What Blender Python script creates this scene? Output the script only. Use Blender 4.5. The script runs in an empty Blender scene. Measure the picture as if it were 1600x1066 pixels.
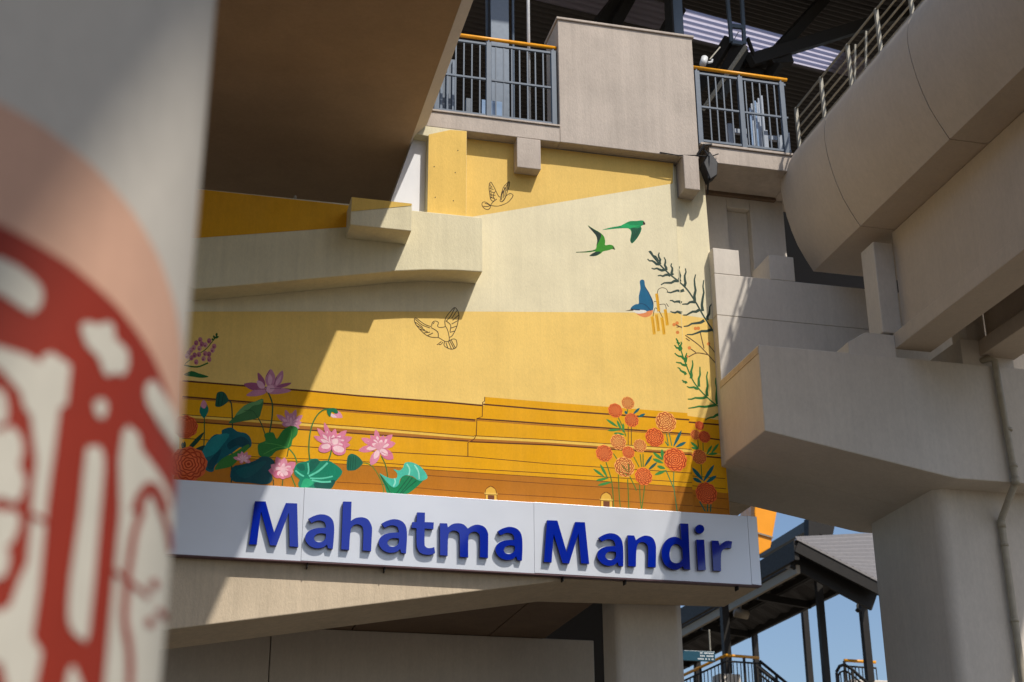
import bpy, bmesh, math, random
from mathutils import Vector, Matrix
from mathutils.geometry import tessellate_polygon
random.seed(7)
R = math.radians
SC = bpy.context.scene
COL = SC.collection

# ------------------------------------------------------------------ camera, sky, sun, exposure
cam = bpy.data.cameras.new('camera')
cam.sensor_width = 36.0
cam.lens = 51.35
cam.clip_end = 2000.0
cam.dof.use_dof = True
cam.dof.focus_distance = 18.2
cam.dof.aperture_fstop = 2.0
cam_o = bpy.data.objects.new('camera', cam)
COL.objects.link(cam_o)
M3 = Matrix([[0.97083, -0.086419, -0.223655], [-0.239717, -0.36961, -0.897733], [-0.005084, 0.92516, -0.379544]])
cam_o.matrix_world = Matrix.Translation((0.0, -16.0, 1.6)) @ M3.to_4x4()
SC.camera = cam_o

SUN = Vector((0.5, -1.0, 1.42)).normalized()          # towards the sun
world = bpy.data.worlds.new('World')
SC.world = world
world.use_nodes = True
wn = world.node_tree
bgd = wn.nodes['Background']
sky = wn.nodes.new('ShaderNodeTexSky')
sky.sky_type = 'NISHITA'
sky.sun_disc = False
sky.sun_elevation = math.asin(SUN.z)
sky.sun_rotation = math.atan2(SUN.x, SUN.y)
sky.altitude = 80
sky.air_density = 1.0
sky.dust_density = 2.0
sky.ozone_density = 3.0
wn.links.new(sky.outputs[0], bgd.inputs[0])
bgd.inputs[1].default_value = 0.132
sun = bpy.data.lights.new('sun', 'SUN')
sun.energy = 4.1
sun.angle = R(0.7)
sun.color = (1.0, 0.945, 0.86)
sun_o = bpy.data.objects.new('sun', sun)
sun_o.rotation_euler = SUN.to_track_quat('Z', 'Y').to_euler()
sun_o.location = (20, -40, 60)
COL.objects.link(sun_o)
SC.view_settings.view_transform = 'Standard'
SC.view_settings.look = 'None'
SC.view_settings.gamma = 1.0
SC.view_settings.use_curve_mapping = False
SC.view_settings.exposure = 0.0
SC.cycles.max_bounces = 8
SC.cycles.diffuse_bounces = 4

# ------------------------------------------------------------------ traced tables (metres / millimetres on their own planes)
MURAL = [
 ('painted_backdrop', None, [
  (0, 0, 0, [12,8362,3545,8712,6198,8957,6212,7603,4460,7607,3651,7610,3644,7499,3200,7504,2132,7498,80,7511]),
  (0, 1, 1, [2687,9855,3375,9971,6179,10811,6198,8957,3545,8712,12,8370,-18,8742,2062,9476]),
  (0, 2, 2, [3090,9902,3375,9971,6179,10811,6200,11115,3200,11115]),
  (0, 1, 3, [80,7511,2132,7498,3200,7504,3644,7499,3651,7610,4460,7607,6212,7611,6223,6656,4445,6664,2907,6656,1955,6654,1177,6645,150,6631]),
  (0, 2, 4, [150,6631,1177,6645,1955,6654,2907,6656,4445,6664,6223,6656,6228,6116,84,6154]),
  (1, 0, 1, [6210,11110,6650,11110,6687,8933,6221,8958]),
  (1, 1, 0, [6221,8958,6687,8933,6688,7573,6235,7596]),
  (1, 2, 3, [6235,7596,6688,7573,6712,6633,6246,6647]),
  (1, 3, 4, [6246,6647,6712,6633,6714,6161,6252,6133]),
 ]),
 ('painted_steps', None, [
  (0, 2, 5, [116,7502,1533,7499,2131,7488,3199,7493,3619,7487,3621,7508,3201,7514,2132,7508,1534,7520,115,7522]),
  (0, 2, 5, [131,7312,2138,7299,3202,7301,3534,7298,3536,7319,3203,7321,2139,7319,130,7332]),
  (0, 3, 6, [132,7296,2139,7284,3202,7285,3535,7283,3536,7296,3203,7298,2139,7296,132,7309]),
  (0, 2, 7, [147,7108,2145,7110,3520,7100,3521,7073,2146,7082,150,7078]),
  (0, 3, 6, [150,7074,2146,7079,3521,7069,3459,7036,2148,7036,153,7032]),
  (0, 3, 5, [147,7104,2145,7114,3520,7100,3521,7108,2145,7122,147,7112]),
  (0, 4, 5, [154,7021,2148,7026,3451,7031,3452,7047,2148,7041,154,7036]),
  (0, 2, 5, [170,6824,2155,6826,3445,6845,3445,6855,2155,6835,169,6833]),
  (0, 3, 5, [183,6653,1176,6668,1953,6696,2876,6692,4446,6708,6221,6713,6222,6717,6222,6721,4446,6716,2877,6700,1953,6704,1176,6675,183,6660]),
  (1, 3, 5, [6245,6736,6246,6740,6245,6740]),
  (0, 2, 5, [3627,7505,4457,7498,6213,7513,6213,7533,4459,7518,3629,7524]),
  (1, 3, 5, [6237,7535,6255,7535,6257,7555,6236,7555]),
  (0, 2, 5, [3548,7317,4455,7319,6215,7329,6215,7349,4456,7339,3549,7336]),
  (1, 3, 5, [6239,7350,6270,7350,6272,7370,6238,7370]),
  (0, 3, 6, [3548,7300,4455,7302,6216,7312,6215,7325,4456,7315,3549,7312]),
  (1, 3, 6, [6239,7334,6269,7334,6271,7346,6239,7346]),
  (0, 4, 7, [3520,7104,4452,7127,6217,7137,6218,7104,4452,7094,3521,7077]),
  (1, 3, 7, [6241,7158,6268,7158,6267,7125,6241,7125]),
  (0, 5, 6, [3521,7073,4452,7094,6218,7104,6218,7080,4451,7070,3474,7037]),
  (1, 4, 6, [6241,7125,6267,7125,6265,7100,6241,7100]),
  (0, 5, 5, [3520,7108,4452,7127,6217,7137,6217,7145,4453,7135,3521,7116]),
  (1, 4, 5, [6241,7158,6268,7158,6269,7166,6241,7166]),
  (0, 6, 5, [3474,7026,4451,7058,6218,7065,6218,7081,4452,7074,3475,7041]),
  (1, 5, 5, [6241,7085,6264,7085,6266,7102,6241,7102]),
  (0, 3, 5, [3444,6846,4447,6825,6221,6834,6221,6843,4448,6833,3445,6854]),
  (1, 3, 5, [6244,6854,6251,6854,6252,6863,6244,6863]),
  (0, 7, 5, [3642,7609,3639,7558,3615,7538,3612,7361,3546,7328,3539,7122,3517,7076,3472,7042,3439,7020,3440,6846,3450,6846,3449,7019,3477,7033,3524,7069,3549,7122,3555,7325,3621,7359,3625,7538,3648,7554,3652,7609]),
  (0, 4, 8, [185,6630,1177,6641,1955,6651,2907,6652,4445,6656,6218,6652,6219,6660,4445,6664,2907,6660,1955,6658,1177,6649,185,6638]),
  (0, 3, 9, [1920,6430,2464,6440,3062,6420,3669,6413,4441,6421,6214,6424,6215,6432,4442,6429,3669,6421,3062,6427,2464,6447,1920,6438]),
  (0, 3, 9, [2608,6588,3059,6581,4444,6579,6223,6584,6223,6590,6223,6593,4444,6587,3060,6589,2609,6597]),
  (1, 4, 9, [6247,6609,6247,6611,6247,6611]),
  (1, 3, 5, [6245,7505,6674,7501,6677,7522,6248,7525]),
  (1, 4, 5, [6268,7327,6678,7304,6682,7322,6272,7345]),
  (1, 5, 7, [6258,7126,6676,7119,6678,7133,6260,7139]),
  (1, 6, 5, [6255,7078,6681,7072,6683,7090,6258,7096]),
  (1, 3, 5, [6258,6818,6681,6814,6683,6822,6259,6826]),
  (1, 3, 5, [6251,6694,6681,6684,6683,6692,6252,6702]),
  (1, 4, 9, [6260,6568,6698,6556,6699,6564,6262,6576]),
  (1, 4, 9, [6261,6440,6698,6427,6699,6435,6263,6448]),
  (0, 4, 10, [3652,6402,3666,6466,3719,6503,3772,6473,3791,6411]),
  (0, 5, 11, [3645,6426,3800,6429,3800,6407,3645,6404]),
  (0, 6, 12, [3657,6402,3791,6404,3791,6303,3657,6301]),
  (0, 7, 13, [3686,6397,3762,6397,3762,6301,3686,6301]),
  (0, 8, 5, [3645,6399,3800,6401,3801,6408,3645,6405]),
  (0, 6, 5, [3655,6412,3657,6423,3659,6439,3663,6455,3669,6469,3679,6480,3692,6491,3706,6499,3719,6503,3732,6501,3746,6495,3759,6486,3769,6476,3777,6462,3783,6444,3787,6427,3790,6415,3796,6417,3793,6429,3789,6446,3783,6465,3774,6480,3763,6491,3749,6501,3734,6507,3719,6509,3704,6505,3689,6496,3675,6485,3664,6472,3657,6457,3653,6439,3651,6423,3649,6412]),
  (0, 9, 5, [3654,6397,3654,6296,3660,6297,3660,6398]),
  (0, 9, 5, [3791,6404,3790,6300,3796,6301,3796,6404]),
  (0, 4, 10, [5056,6420,5073,6485,5129,6523,5182,6492,5200,6429]),
  (0, 5, 11, [5049,6444,5211,6447,5210,6425,5049,6422]),
  (0, 6, 12, [5061,6420,5200,6422,5197,6319,5058,6317]),
  (0, 7, 13, [5090,6415,5170,6415,5167,6317,5088,6317]),
  (0, 8, 5, [5048,6416,5210,6419,5210,6426,5049,6423]),
  (0, 9, 5, [5059,6429,5061,6441,5064,6457,5069,6474,5075,6488,5086,6500,5100,6511,5115,6519,5129,6522,5142,6521,5156,6515,5169,6506,5180,6495,5187,6481,5193,6463,5197,6445,5200,6433,5206,6435,5203,6447,5199,6465,5193,6484,5185,6499,5174,6511,5160,6520,5144,6527,5129,6529,5113,6525,5097,6516,5082,6504,5070,6491,5063,6476,5058,6458,5055,6441,5053,6430]),
  (0, 9, 5, [5058,6415,5055,6312,5060,6312,5064,6416]),
  (0, 9, 5, [5200,6422,5196,6316,5202,6316,5205,6422]),
 ]),
 ('painted_dove', 'outlined dove with raised wings', [
  (0, 3, 14, [4015,10374,4006,10381,3995,10392,3981,10398,3968,10396,3956,10389,3944,10379,3932,10369,3920,10356,3909,10342,3900,10325,3892,10308,3884,10293,3874,10281,3864,10271,3857,10263,3863,10256,3870,10264,3881,10275,3891,10288,3900,10304,3908,10321,3916,10337,3926,10350,3938,10362,3949,10372,3960,10380,3970,10386,3979,10388,3989,10383,4000,10373,4008,10366]),
  (0, 4, 14, [4007,10371,4003,10361,3997,10346,3988,10329,3976,10309,3960,10287,3941,10267,3919,10249,3894,10234,3869,10220,3845,10209,3822,10199,3798,10193,3768,10192,3737,10193,3715,10195,3714,10185,3736,10183,3767,10182,3798,10184,3824,10190,3848,10199,3872,10211,3898,10225,3923,10241,3946,10259,3966,10281,3983,10303,3996,10324,4006,10342,4012,10358,4016,10368]),
  (0, 5, 14, [3717,10194,3702,10205,3680,10220,3661,10231,3645,10235,3631,10235,3620,10231,3610,10223,3604,10212,3600,10199,3600,10186,3603,10172,3609,10159,3619,10146,3631,10135,3644,10127,3657,10122,3671,10120,3685,10122,3697,10130,3707,10141,3715,10154,3718,10167,3719,10181,3719,10190,3710,10189,3710,10180,3709,10168,3706,10157,3700,10147,3692,10138,3682,10132,3672,10130,3660,10132,3649,10136,3637,10144,3626,10154,3617,10165,3612,10176,3609,10188,3609,10199,3612,10208,3616,10217,3623,10222,3632,10225,3643,10225,3656,10222,3675,10211,3697,10196,3712,10186]),
  (0, 6, 14, [3641,10206,3652,10204,3668,10201,3682,10197,3694,10193,3705,10188,3713,10185,3717,10195,3709,10198,3698,10203,3685,10207,3670,10210,3654,10213,3643,10216]),
  (0, 7, 14, [3621,10162,3635,10162,3654,10162,3674,10164,3691,10171,3706,10179,3716,10185,3713,10194,3702,10188,3688,10180,3673,10174,3655,10172,3636,10172,3622,10172]),
  (0, 5, 14, [3795,10295,3782,10283,3764,10267,3749,10258,3739,10260,3729,10269,3721,10284,3715,10305,3712,10333,3709,10361,3705,10388,3702,10414,3700,10439,3701,10463,3704,10486,3708,10503,3712,10513,3716,10518,3718,10518,3724,10511,3732,10498,3742,10481,3754,10459,3767,10433,3779,10408,3790,10384,3799,10361,3809,10342,3819,10329,3830,10320,3837,10315,3842,10323,3836,10329,3826,10337,3816,10349,3807,10367,3798,10389,3787,10413,3775,10439,3762,10465,3750,10487,3740,10504,3732,10518,3723,10527,3713,10527,3705,10518,3700,10505,3695,10487,3692,10463,3691,10438,3693,10412,3696,10385,3700,10358,3703,10330,3706,10302,3712,10279,3722,10262,3735,10251,3750,10248,3769,10258,3788,10275,3801,10287]),
  (0, 6, 14, [3844,10262,3847,10285,3852,10319,3859,10355,3866,10391,3875,10428,3886,10460,3899,10485,3913,10504,3927,10521,3941,10538,3953,10551,3958,10554,3959,10548,3960,10530,3957,10507,3950,10479,3940,10446,3930,10412,3920,10377,3910,10342,3900,10313,3888,10291,3876,10275,3865,10265,3856,10262,3848,10265,3841,10267,3838,10257,3844,10255,3855,10252,3868,10256,3882,10268,3896,10286,3908,10309,3919,10339,3929,10375,3938,10410,3949,10443,3959,10477,3966,10506,3969,10531,3969,10551,3962,10564,3948,10559,3934,10545,3921,10528,3906,10510,3891,10490,3878,10463,3867,10430,3857,10392,3850,10356,3843,10320,3838,10286,3835,10262]),
  (0, 8, 14, [3718,10188,3726,10200,3736,10218,3749,10236,3766,10255,3786,10274,3801,10287,3795,10295,3781,10281,3761,10262,3742,10242,3729,10223,3718,10205,3711,10192]),
  (0, 6, 14, [3711,10472,3734,10443,3741,10450,3718,10479]),
  (0, 6, 14, [3703,10428,3753,10416,3756,10426,3705,10438]),
  (0, 6, 14, [3703,10382,3765,10371,3768,10381,3705,10392]),
  (0, 6, 14, [3708,10337,3779,10336,3780,10346,3709,10347]),
  (0, 9, 14, [3716,10297,3770,10290,3772,10300,3718,10307]),
  (0, 7, 14, [3867,10421,3852,10282,3861,10282,3876,10421]),
  (0, 8, 14, [3894,10471,3875,10312,3884,10312,3903,10471]),
  (0, 9, 14, [3919,10502,3896,10338,3905,10338,3928,10501]),
  (0, 10, 14, [3940,10528,3921,10422,3930,10421,3949,10527]),
  (0, 10, 14, [3784,10414,3772,10394,3755,10366,3745,10338,3749,10312,3759,10289,3767,10274,3775,10279,3767,10294,3758,10316,3754,10338,3763,10362,3779,10389,3791,10409]),
  (0, 7, 14, [3961,10370,3968,10361,3975,10368,3969,10377]),
  (0, 6, 14, [3700,10493,3719,10486,3722,10494,3703,10501]),
  (0, 11, 14, [3955,10550,3936,10529,3941,10524,3960,10545]),
  (0, 7, 14, [3702,10470,3721,10463,3724,10471,3705,10478]),
  (0, 12, 14, [3944,10532,3927,10509,3933,10505,3950,10527]),
  (0, 7, 14, [3704,10447,3723,10441,3726,10449,3707,10455]),
  (0, 13, 14, [3933,10514,3919,10489,3925,10485,3940,10510]),
  (0, 7, 14, [3706,10425,3726,10418,3728,10426,3708,10433]),
  (0, 14, 14, [3923,10496,3910,10470,3916,10466,3929,10493]),
  (0, 7, 14, [3707,10402,3728,10395,3730,10403,3710,10410]),
  (0, 15, 14, [3912,10479,3901,10450,3908,10447,3919,10476]),
  (0, 7, 14, [3709,10379,3730,10373,3733,10381,3712,10387]),
  (0, 16, 14, [3901,10461,3893,10430,3900,10428,3908,10459]),
  (0, 7, 14, [3711,10357,3732,10350,3735,10358,3713,10365]),
  (0, 17, 14, [3891,10443,3884,10410,3892,10409,3898,10442]),
  (0, 7, 14, [3712,10334,3734,10327,3737,10335,3715,10342]),
  (0, 18, 14, [3880,10425,3876,10390,3883,10390,3887,10425]),
  (0, 10, 14, [3714,10311,3736,10305,3739,10313,3717,10319]),
  (0, 19, 14, [3869,10408,3867,10371,3875,10371,3877,10408]),
 ]),
 ('painted_dove', 'outlined dove seen from behind', [
  (0, 2, 14, [3161,8480,3145,8474,3123,8466,3103,8462,3086,8462,3072,8465,3065,8470,3066,8483,3072,8503,3073,8521,3062,8533,3046,8539,3031,8541,3016,8537,3003,8529,2992,8517,2986,8500,2984,8480,2982,8466,2992,8466,2993,8479,2995,8498,3000,8512,3008,8521,3019,8528,3031,8531,3044,8530,3057,8524,3064,8517,3063,8504,3056,8484,3056,8466,3068,8456,3085,8452,3103,8452,3124,8457,3147,8465,3163,8471]),
  (0, 3, 14, [3158,8473,3165,8458,3175,8438,3184,8413,3192,8381,3199,8344,3202,8316,3199,8300,3194,8291,3186,8286,3176,8284,3163,8284,3149,8288,3136,8294,3121,8303,3107,8311,3094,8318,3081,8325,3072,8330,3067,8321,3076,8316,3089,8309,3103,8302,3116,8294,3131,8285,3146,8278,3161,8275,3176,8274,3189,8277,3200,8285,3208,8297,3211,8316,3208,8347,3201,8384,3193,8417,3184,8442,3173,8464,3166,8478]),
  (0, 4, 14, [3148,8285,3143,8271,3137,8250,3137,8231,3145,8216,3159,8205,3175,8196,3194,8188,3215,8183,3236,8181,3255,8185,3272,8194,3286,8204,3297,8217,3303,8232,3307,8250,3306,8272,3301,8298,3293,8317,3279,8326,3262,8328,3245,8324,3227,8314,3209,8300,3197,8289,3202,8281,3215,8292,3232,8306,3248,8315,3262,8318,3276,8317,3286,8310,3292,8294,3296,8271,3297,8250,3295,8235,3289,8222,3280,8212,3268,8202,3253,8195,3236,8191,3218,8193,3197,8198,3179,8205,3164,8213,3152,8223,3146,8234,3147,8249,3152,8268,3157,8282]),
  (0, 5, 14, [3160,8265,3184,8197,3193,8201,3169,8269]),
  (0, 6, 14, [3191,8277,3230,8186,3238,8191,3199,8282]),
  (0, 7, 14, [3224,8305,3274,8210,3283,8215,3232,8311]),
  (0, 8, 14, [3207,8294,3260,8194,3269,8199,3216,8299]),
  (0, 4, 14, [3159,8476,3157,8496,3154,8523,3154,8550,3158,8571,3166,8592,3176,8613,3190,8636,3206,8659,3223,8681,3239,8703,3254,8723,3267,8732,3277,8729,3288,8717,3298,8702,3307,8685,3314,8664,3317,8642,3317,8619,3313,8594,3308,8566,3303,8538,3297,8508,3288,8477,3274,8440,3258,8402,3242,8373,3229,8357,3216,8348,3207,8343,3211,8334,3220,8340,3234,8349,3250,8367,3266,8398,3283,8437,3297,8474,3306,8506,3313,8537,3318,8565,3323,8593,3326,8619,3327,8644,3323,8668,3316,8689,3306,8708,3296,8724,3282,8738,3265,8742,3248,8730,3231,8709,3215,8687,3199,8665,3182,8641,3168,8618,3157,8596,3149,8574,3144,8550,3144,8522,3148,8493,3150,8474]),
  (0, 5, 14, [3262,8729,3250,8700,3233,8659,3216,8623,3197,8594,3178,8569,3165,8552,3172,8546,3185,8563,3205,8588,3224,8618,3242,8655,3259,8696,3271,8725]),
  (0, 6, 14, [3291,8701,3230,8594,3238,8589,3299,8697]),
  (0, 7, 14, [3314,8644,3241,8568,3247,8561,3320,8637]),
  (0, 8, 14, [3311,8575,3230,8519,3235,8511,3315,8567]),
  (0, 5, 14, [3295,8500,3224,8466,3228,8457,3299,8491]),
  (0, 5, 14, [3273,8433,3211,8409,3214,8400,3275,8423]),
  (0, 9, 14, [3158,8547,3176,8534,3201,8517,3217,8497,3218,8469,3213,8436,3208,8413,3217,8411,3222,8435,3228,8469,3225,8501,3207,8525,3182,8543,3164,8555]),
  (0, 4, 14, [2986,8463,2967,8466,2941,8471,2916,8479,2892,8491,2867,8507,2845,8522,2824,8537,2804,8551,2788,8558,2774,8548,2769,8531,2769,8512,2775,8493,2785,8472,2800,8450,2819,8427,2842,8402,2865,8380,2885,8362,2905,8346,2926,8333,2949,8323,2974,8317,2998,8314,3025,8314,3051,8316,3069,8318,3069,8328,3051,8326,3025,8324,2999,8324,2976,8327,2952,8333,2930,8342,2910,8354,2891,8370,2872,8388,2849,8410,2826,8434,2807,8457,2794,8478,2784,8498,2779,8515,2778,8530,2782,8543,2787,8548,2800,8542,2818,8528,2840,8513,2862,8498,2887,8482,2912,8469,2939,8461,2965,8456,2984,8453]),
  (0, 5, 14, [2782,8533,2803,8514,2832,8488,2864,8465,2901,8451,2938,8441,2965,8434,2968,8444,2941,8450,2904,8460,2869,8474,2838,8496,2809,8522,2789,8541]),
  (0, 6, 14, [2784,8493,2876,8431,2882,8440,2789,8501]),
  (0, 7, 14, [2806,8449,2901,8403,2905,8412,2810,8458]),
  (0, 8, 14, [2843,8407,2937,8381,2940,8391,2846,8417]),
  (0, 9, 14, [2893,8362,2968,8379,2966,8389,2891,8371]),
  (0, 10, 14, [2942,8332,3007,8373,3003,8382,2937,8340]),
  (0, 11, 14, [2978,8441,3002,8429,3034,8413,3057,8394,3065,8372,3065,8347,3065,8328,3074,8328,3075,8347,3074,8375,3065,8401,3039,8421,3006,8438,2982,8450]),
  (0, 4, 14, [3107,8280,3100,8273,3089,8263,3079,8253,3069,8244,3059,8236,3052,8231,3057,8223,3064,8228,3075,8237,3085,8246,3096,8256,3106,8266,3113,8273]),
  (0, 5, 14, [3126,8272,3118,8262,3108,8249,3099,8240,3092,8238,3084,8238,3078,8239,3077,8229,3083,8228,3093,8228,3104,8232,3115,8243,3125,8256,3133,8266]),
  (0, 5, 14, [3015,8522,2999,8495,3007,8490,3023,8517]),
 ]),
 ('painted_parrot', 'parrot with wings stretched down', [
  (0, 3, 15, [5188,10015,5205,10025,5256,10046,5308,10065,5353,10079,5399,10092,5438,10106,5465,10121,5485,10136,5505,10150,5526,10164,5547,10176,5571,10186,5599,10192,5630,10195,5658,10198,5683,10205,5706,10212,5724,10215,5738,10214,5748,10210,5757,10203,5764,10191,5769,10177,5770,10165,5765,10158,5754,10153,5743,10148,5731,10141,5718,10134,5710,10126,5711,10118,5717,10108,5720,10095,5714,10074,5706,10048,5695,10023,5682,9998,5668,9973,5653,9949,5636,9926,5618,9903,5603,9886,5592,9875,5584,9868,5576,9867,5568,9874,5560,9888,5556,9904,5558,9921,5562,9941,5567,9962,5572,9986,5576,10010,5576,10032,5570,10050,5560,10065,5545,10074,5528,10077,5506,10075,5480,10072,5450,10068,5415,10062,5372,10054,5305,10039,5230,10022]),
  (0, 4, 16, [5578,10092,5600,10097,5631,10094,5659,10092,5680,10101,5698,10112,5709,10112,5711,10093,5704,10064,5695,10034,5684,10008,5670,9981,5653,9954,5629,9922,5602,9891,5581,9872,5569,9872,5562,9884,5560,9904,5565,9935,5575,9973,5582,10010,5579,10042,5574,10072]),
  (0, 5, 17, [5438,10097,5451,10113,5477,10132,5505,10143,5531,10141,5559,10132,5590,10126,5634,10130,5679,10138,5700,10138,5675,10125,5625,10104,5578,10087,5542,10080,5508,10076,5480,10076,5458,10080,5442,10087]),
  (0, 4, 18, [5741,10194,5747,10198,5755,10196,5763,10192,5768,10184,5772,10172,5772,10163,5765,10156,5753,10152,5744,10153,5740,10164,5739,10182]),
  (0, 5, 19, [5597,10058,5574,9906,5581,9906,5604,10058]),
  (0, 6, 19, [5624,10061,5597,9936,5604,9936,5630,10061]),
  (0, 7, 19, [5650,10065,5620,9967,5627,9966,5656,10063]),
  (0, 8, 19, [5676,10068,5643,9998,5649,9995,5682,10066]),
 ]),
 ('painted_parrot', 'parrot with one wing raised', [
  (0, 4, 20, [4824,9656,4847,9662,4901,9672,4955,9684,5002,9696,5049,9709,5084,9726,5098,9747,5101,9772,5103,9796,5108,9816,5111,9834,5113,9854,5111,9876,5107,9899,5100,9920,5089,9938,5075,9953,5059,9972,5033,10003,5005,10036,4992,10056,5008,10052,5039,10033,5070,10015,5099,10001,5129,9987,5155,9972,5176,9956,5193,9940,5207,9921,5214,9899,5218,9876,5220,9854,5218,9833,5214,9814,5218,9802,5234,9802,5257,9810,5278,9815,5296,9815,5312,9812,5325,9805,5337,9788,5346,9766,5349,9751,5341,9749,5325,9754,5308,9755,5292,9749,5274,9740,5254,9731,5232,9724,5209,9718,5190,9710,5177,9701,5169,9689,5157,9677,5138,9663,5117,9648,5092,9636,5058,9628,5021,9623,5000,9624,5011,9637,5038,9657,5061,9674,5076,9686,5087,9695,5083,9698,5059,9693,5020,9681,4976,9671,4918,9663,4855,9657]),
  (0, 5, 21, [4997,10050,5017,10042,5055,10020,5091,9999,5121,9985,5149,9972,5167,9955,5170,9933,5163,9908,5152,9881,5136,9844,5116,9805,5102,9784,5103,9795,5111,9824,5115,9854,5112,9879,5106,9904,5098,9927,5087,9943,5074,9956,5059,9972,5034,10001,5006,10032]),
  (0, 5, 22, [5005,9627,5021,9623,5056,9626,5090,9636,5119,9655,5148,9681,5159,9698,5145,9702,5114,9699,5083,9689,5051,9670,5019,9644]),
  (0, 6, 23, [4828,9651,4860,9657,4907,9664,4957,9673,4998,9681,5029,9690,5055,9700,5075,9708,5089,9714,5086,9724,5072,9718,5052,9710,5027,9701,4997,9692,4957,9684,4907,9675,4860,9667,4828,9662]),
  (0, 5, 24, [5316,9797,5341,9772,5347,9746,5323,9757]),
 ]),
 ('painted_bluebird', 'blue bird with orange belly', [
  (0, 2, 25, [5664,9340,5673,9357,5687,9366,5700,9369,5711,9368,5720,9362,5727,9349,5729,9331,5729,9307,5735,9279,5751,9246,5773,9209,5793,9171,5810,9135,5825,9098,5835,9062,5836,9026,5832,8992,5825,8963,5818,8941,5808,8926,5790,8917,5761,8919,5725,8928,5688,8935,5650,8935,5612,8932,5580,8930,5555,8930,5537,8931,5526,8936,5525,8947,5533,8962,5544,8977,5559,8991,5579,9005,5597,9016,5613,9020,5627,9021,5638,9031,5641,9057,5640,9091,5642,9128,5650,9165,5661,9206,5668,9244,5667,9280,5663,9313]),
  (0, 3, 26, [5600,8890,5627,8903,5679,8916,5728,8928,5768,8941,5803,8953,5824,8954,5824,8936,5810,8906,5789,8881,5763,8863,5731,8851,5698,8846,5657,8855,5616,8873]),
  (0, 4, 27, [5547,8930,5589,8938,5658,8945,5710,8946,5732,8939,5739,8928,5731,8917,5702,8905,5658,8893,5619,8889,5583,8898,5552,8915]),
  (0, 5, 28, [5450,8909,5540,8940,5571,8924]),
  (0, 6, 29, [5533,8939,5542,8938,5554,8936,5569,8934,5585,8933,5602,8933,5621,8934,5638,8935,5650,8936,5651,8949,5639,8948,5622,8947,5603,8945,5586,8945,5572,8946,5557,8948,5545,8950,5536,8951]),
  (0, 3, 30, [5725,9269,5736,9251,5753,9224,5770,9193,5785,9163,5797,9129,5808,9091,5817,9056,5823,9031,5833,9035,5827,9060,5818,9095,5807,9133,5795,9168,5780,9200,5762,9231,5745,9257,5734,9276]),
  (0, 7, 30, [5643,9025,5656,9025,5675,9026,5697,9025,5716,9018,5737,9003,5759,8980,5780,8958,5794,8943,5800,8949,5786,8965,5766,8987,5743,9010,5721,9027,5699,9034,5677,9035,5657,9034,5644,9033]),
 ]),
 ('painted_catkins', None, [
  (0, 2, 14, [5893,9181,5896,9194,5900,9214,5905,9234,5912,9249,5922,9260,5935,9268,5949,9275,5962,9278,5976,9278,5990,9276,6003,9271,6013,9265,6020,9256,6026,9243,6029,9231,6032,9223,6040,9227,6038,9235,6034,9248,6028,9261,6019,9272,6007,9279,5993,9285,5977,9287,5962,9287,5947,9283,5932,9276,5917,9266,5905,9254,5897,9236,5891,9215,5888,9195,5885,9181]),
  (0, 2, 14, [5841,9073,5912,9080,5912,9089,5841,9082]),
  (0, 2, 14, [5910,9037,5926,9041,5948,9047,5970,9051,5984,9048,5992,9036,5995,9016,5997,8994,5998,8979,6007,8981,6006,8996,6004,9018,6000,9040,5990,9056,5971,9060,5947,9056,5925,9050,5910,9046]),
  (0, 4, 14, [5825,8872,5830,8897,5838,8934,5847,8969,5856,8988,5864,8987,5879,8976,5894,8958,5907,8940,5919,8920,5930,8896,5940,8874,5947,8858,5955,8862,5948,8878,5938,8901,5927,8925,5915,8946,5901,8965,5885,8983,5868,8996,5851,8994,5839,8971,5829,8935,5822,8898,5817,8873]),
  (0, 3, 14, [6003,9066,6031,9023,6039,9029,6011,9071]),
  (0, 5, 31, [5862,9187,5864,9164,5867,9133,5871,9097,5874,9064,5876,9030,5878,8995,5879,8963,5880,8941,5920,8949,5919,8971,5917,9003,5915,9039,5913,9073,5910,9107,5907,9143,5903,9175,5901,9197]),
  (0, 6, 32, [5887,9169,5905,8967,5914,8969,5896,9171]),
  (0, 5, 31, [5788,8863,5790,8841,5793,8810,5797,8775,5800,8742,5802,8709,5804,8674,5806,8643,5807,8621,5846,8629,5845,8650,5843,8682,5841,8717,5839,8751,5836,8785,5832,8820,5829,8851,5827,8873]),
  (0, 6, 32, [5813,8846,5831,8647,5840,8649,5821,8848]),
  (0, 6, 31, [5846,8897,5848,8876,5852,8847,5856,8815,5859,8784,5861,8753,5863,8721,5864,8691,5866,8671,5905,8679,5904,8699,5902,8729,5900,8762,5898,8793,5895,8825,5891,8858,5888,8887,5885,8907]),
  (0, 7, 32, [5871,8880,5890,8697,5899,8699,5880,8882]),
  (0, 5, 31, [5918,8862,5920,8841,5924,8812,5927,8779,5930,8748,5932,8717,5934,8684,5936,8654,5937,8633,5976,8641,5975,8662,5974,8691,5972,8725,5969,8757,5966,8788,5963,8822,5959,8852,5957,8872]),
  (0, 6, 32, [5943,8845,5961,8659,5970,8661,5952,8847]),
  (0, 7, 31, [5967,8979,5969,8959,5973,8931,5976,8899,5979,8870,5982,8840,5984,8809,5985,8780,5986,8761,6026,8769,6025,8788,6023,8817,6021,8849,6019,8879,6016,8910,6012,8942,6009,8970,6006,8990]),
  (0, 8, 32, [5992,8962,6011,8787,6020,8789,6001,8964]),
 ]),
 ('painted_fern', 'dark grey-green fern frond', [
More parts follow.
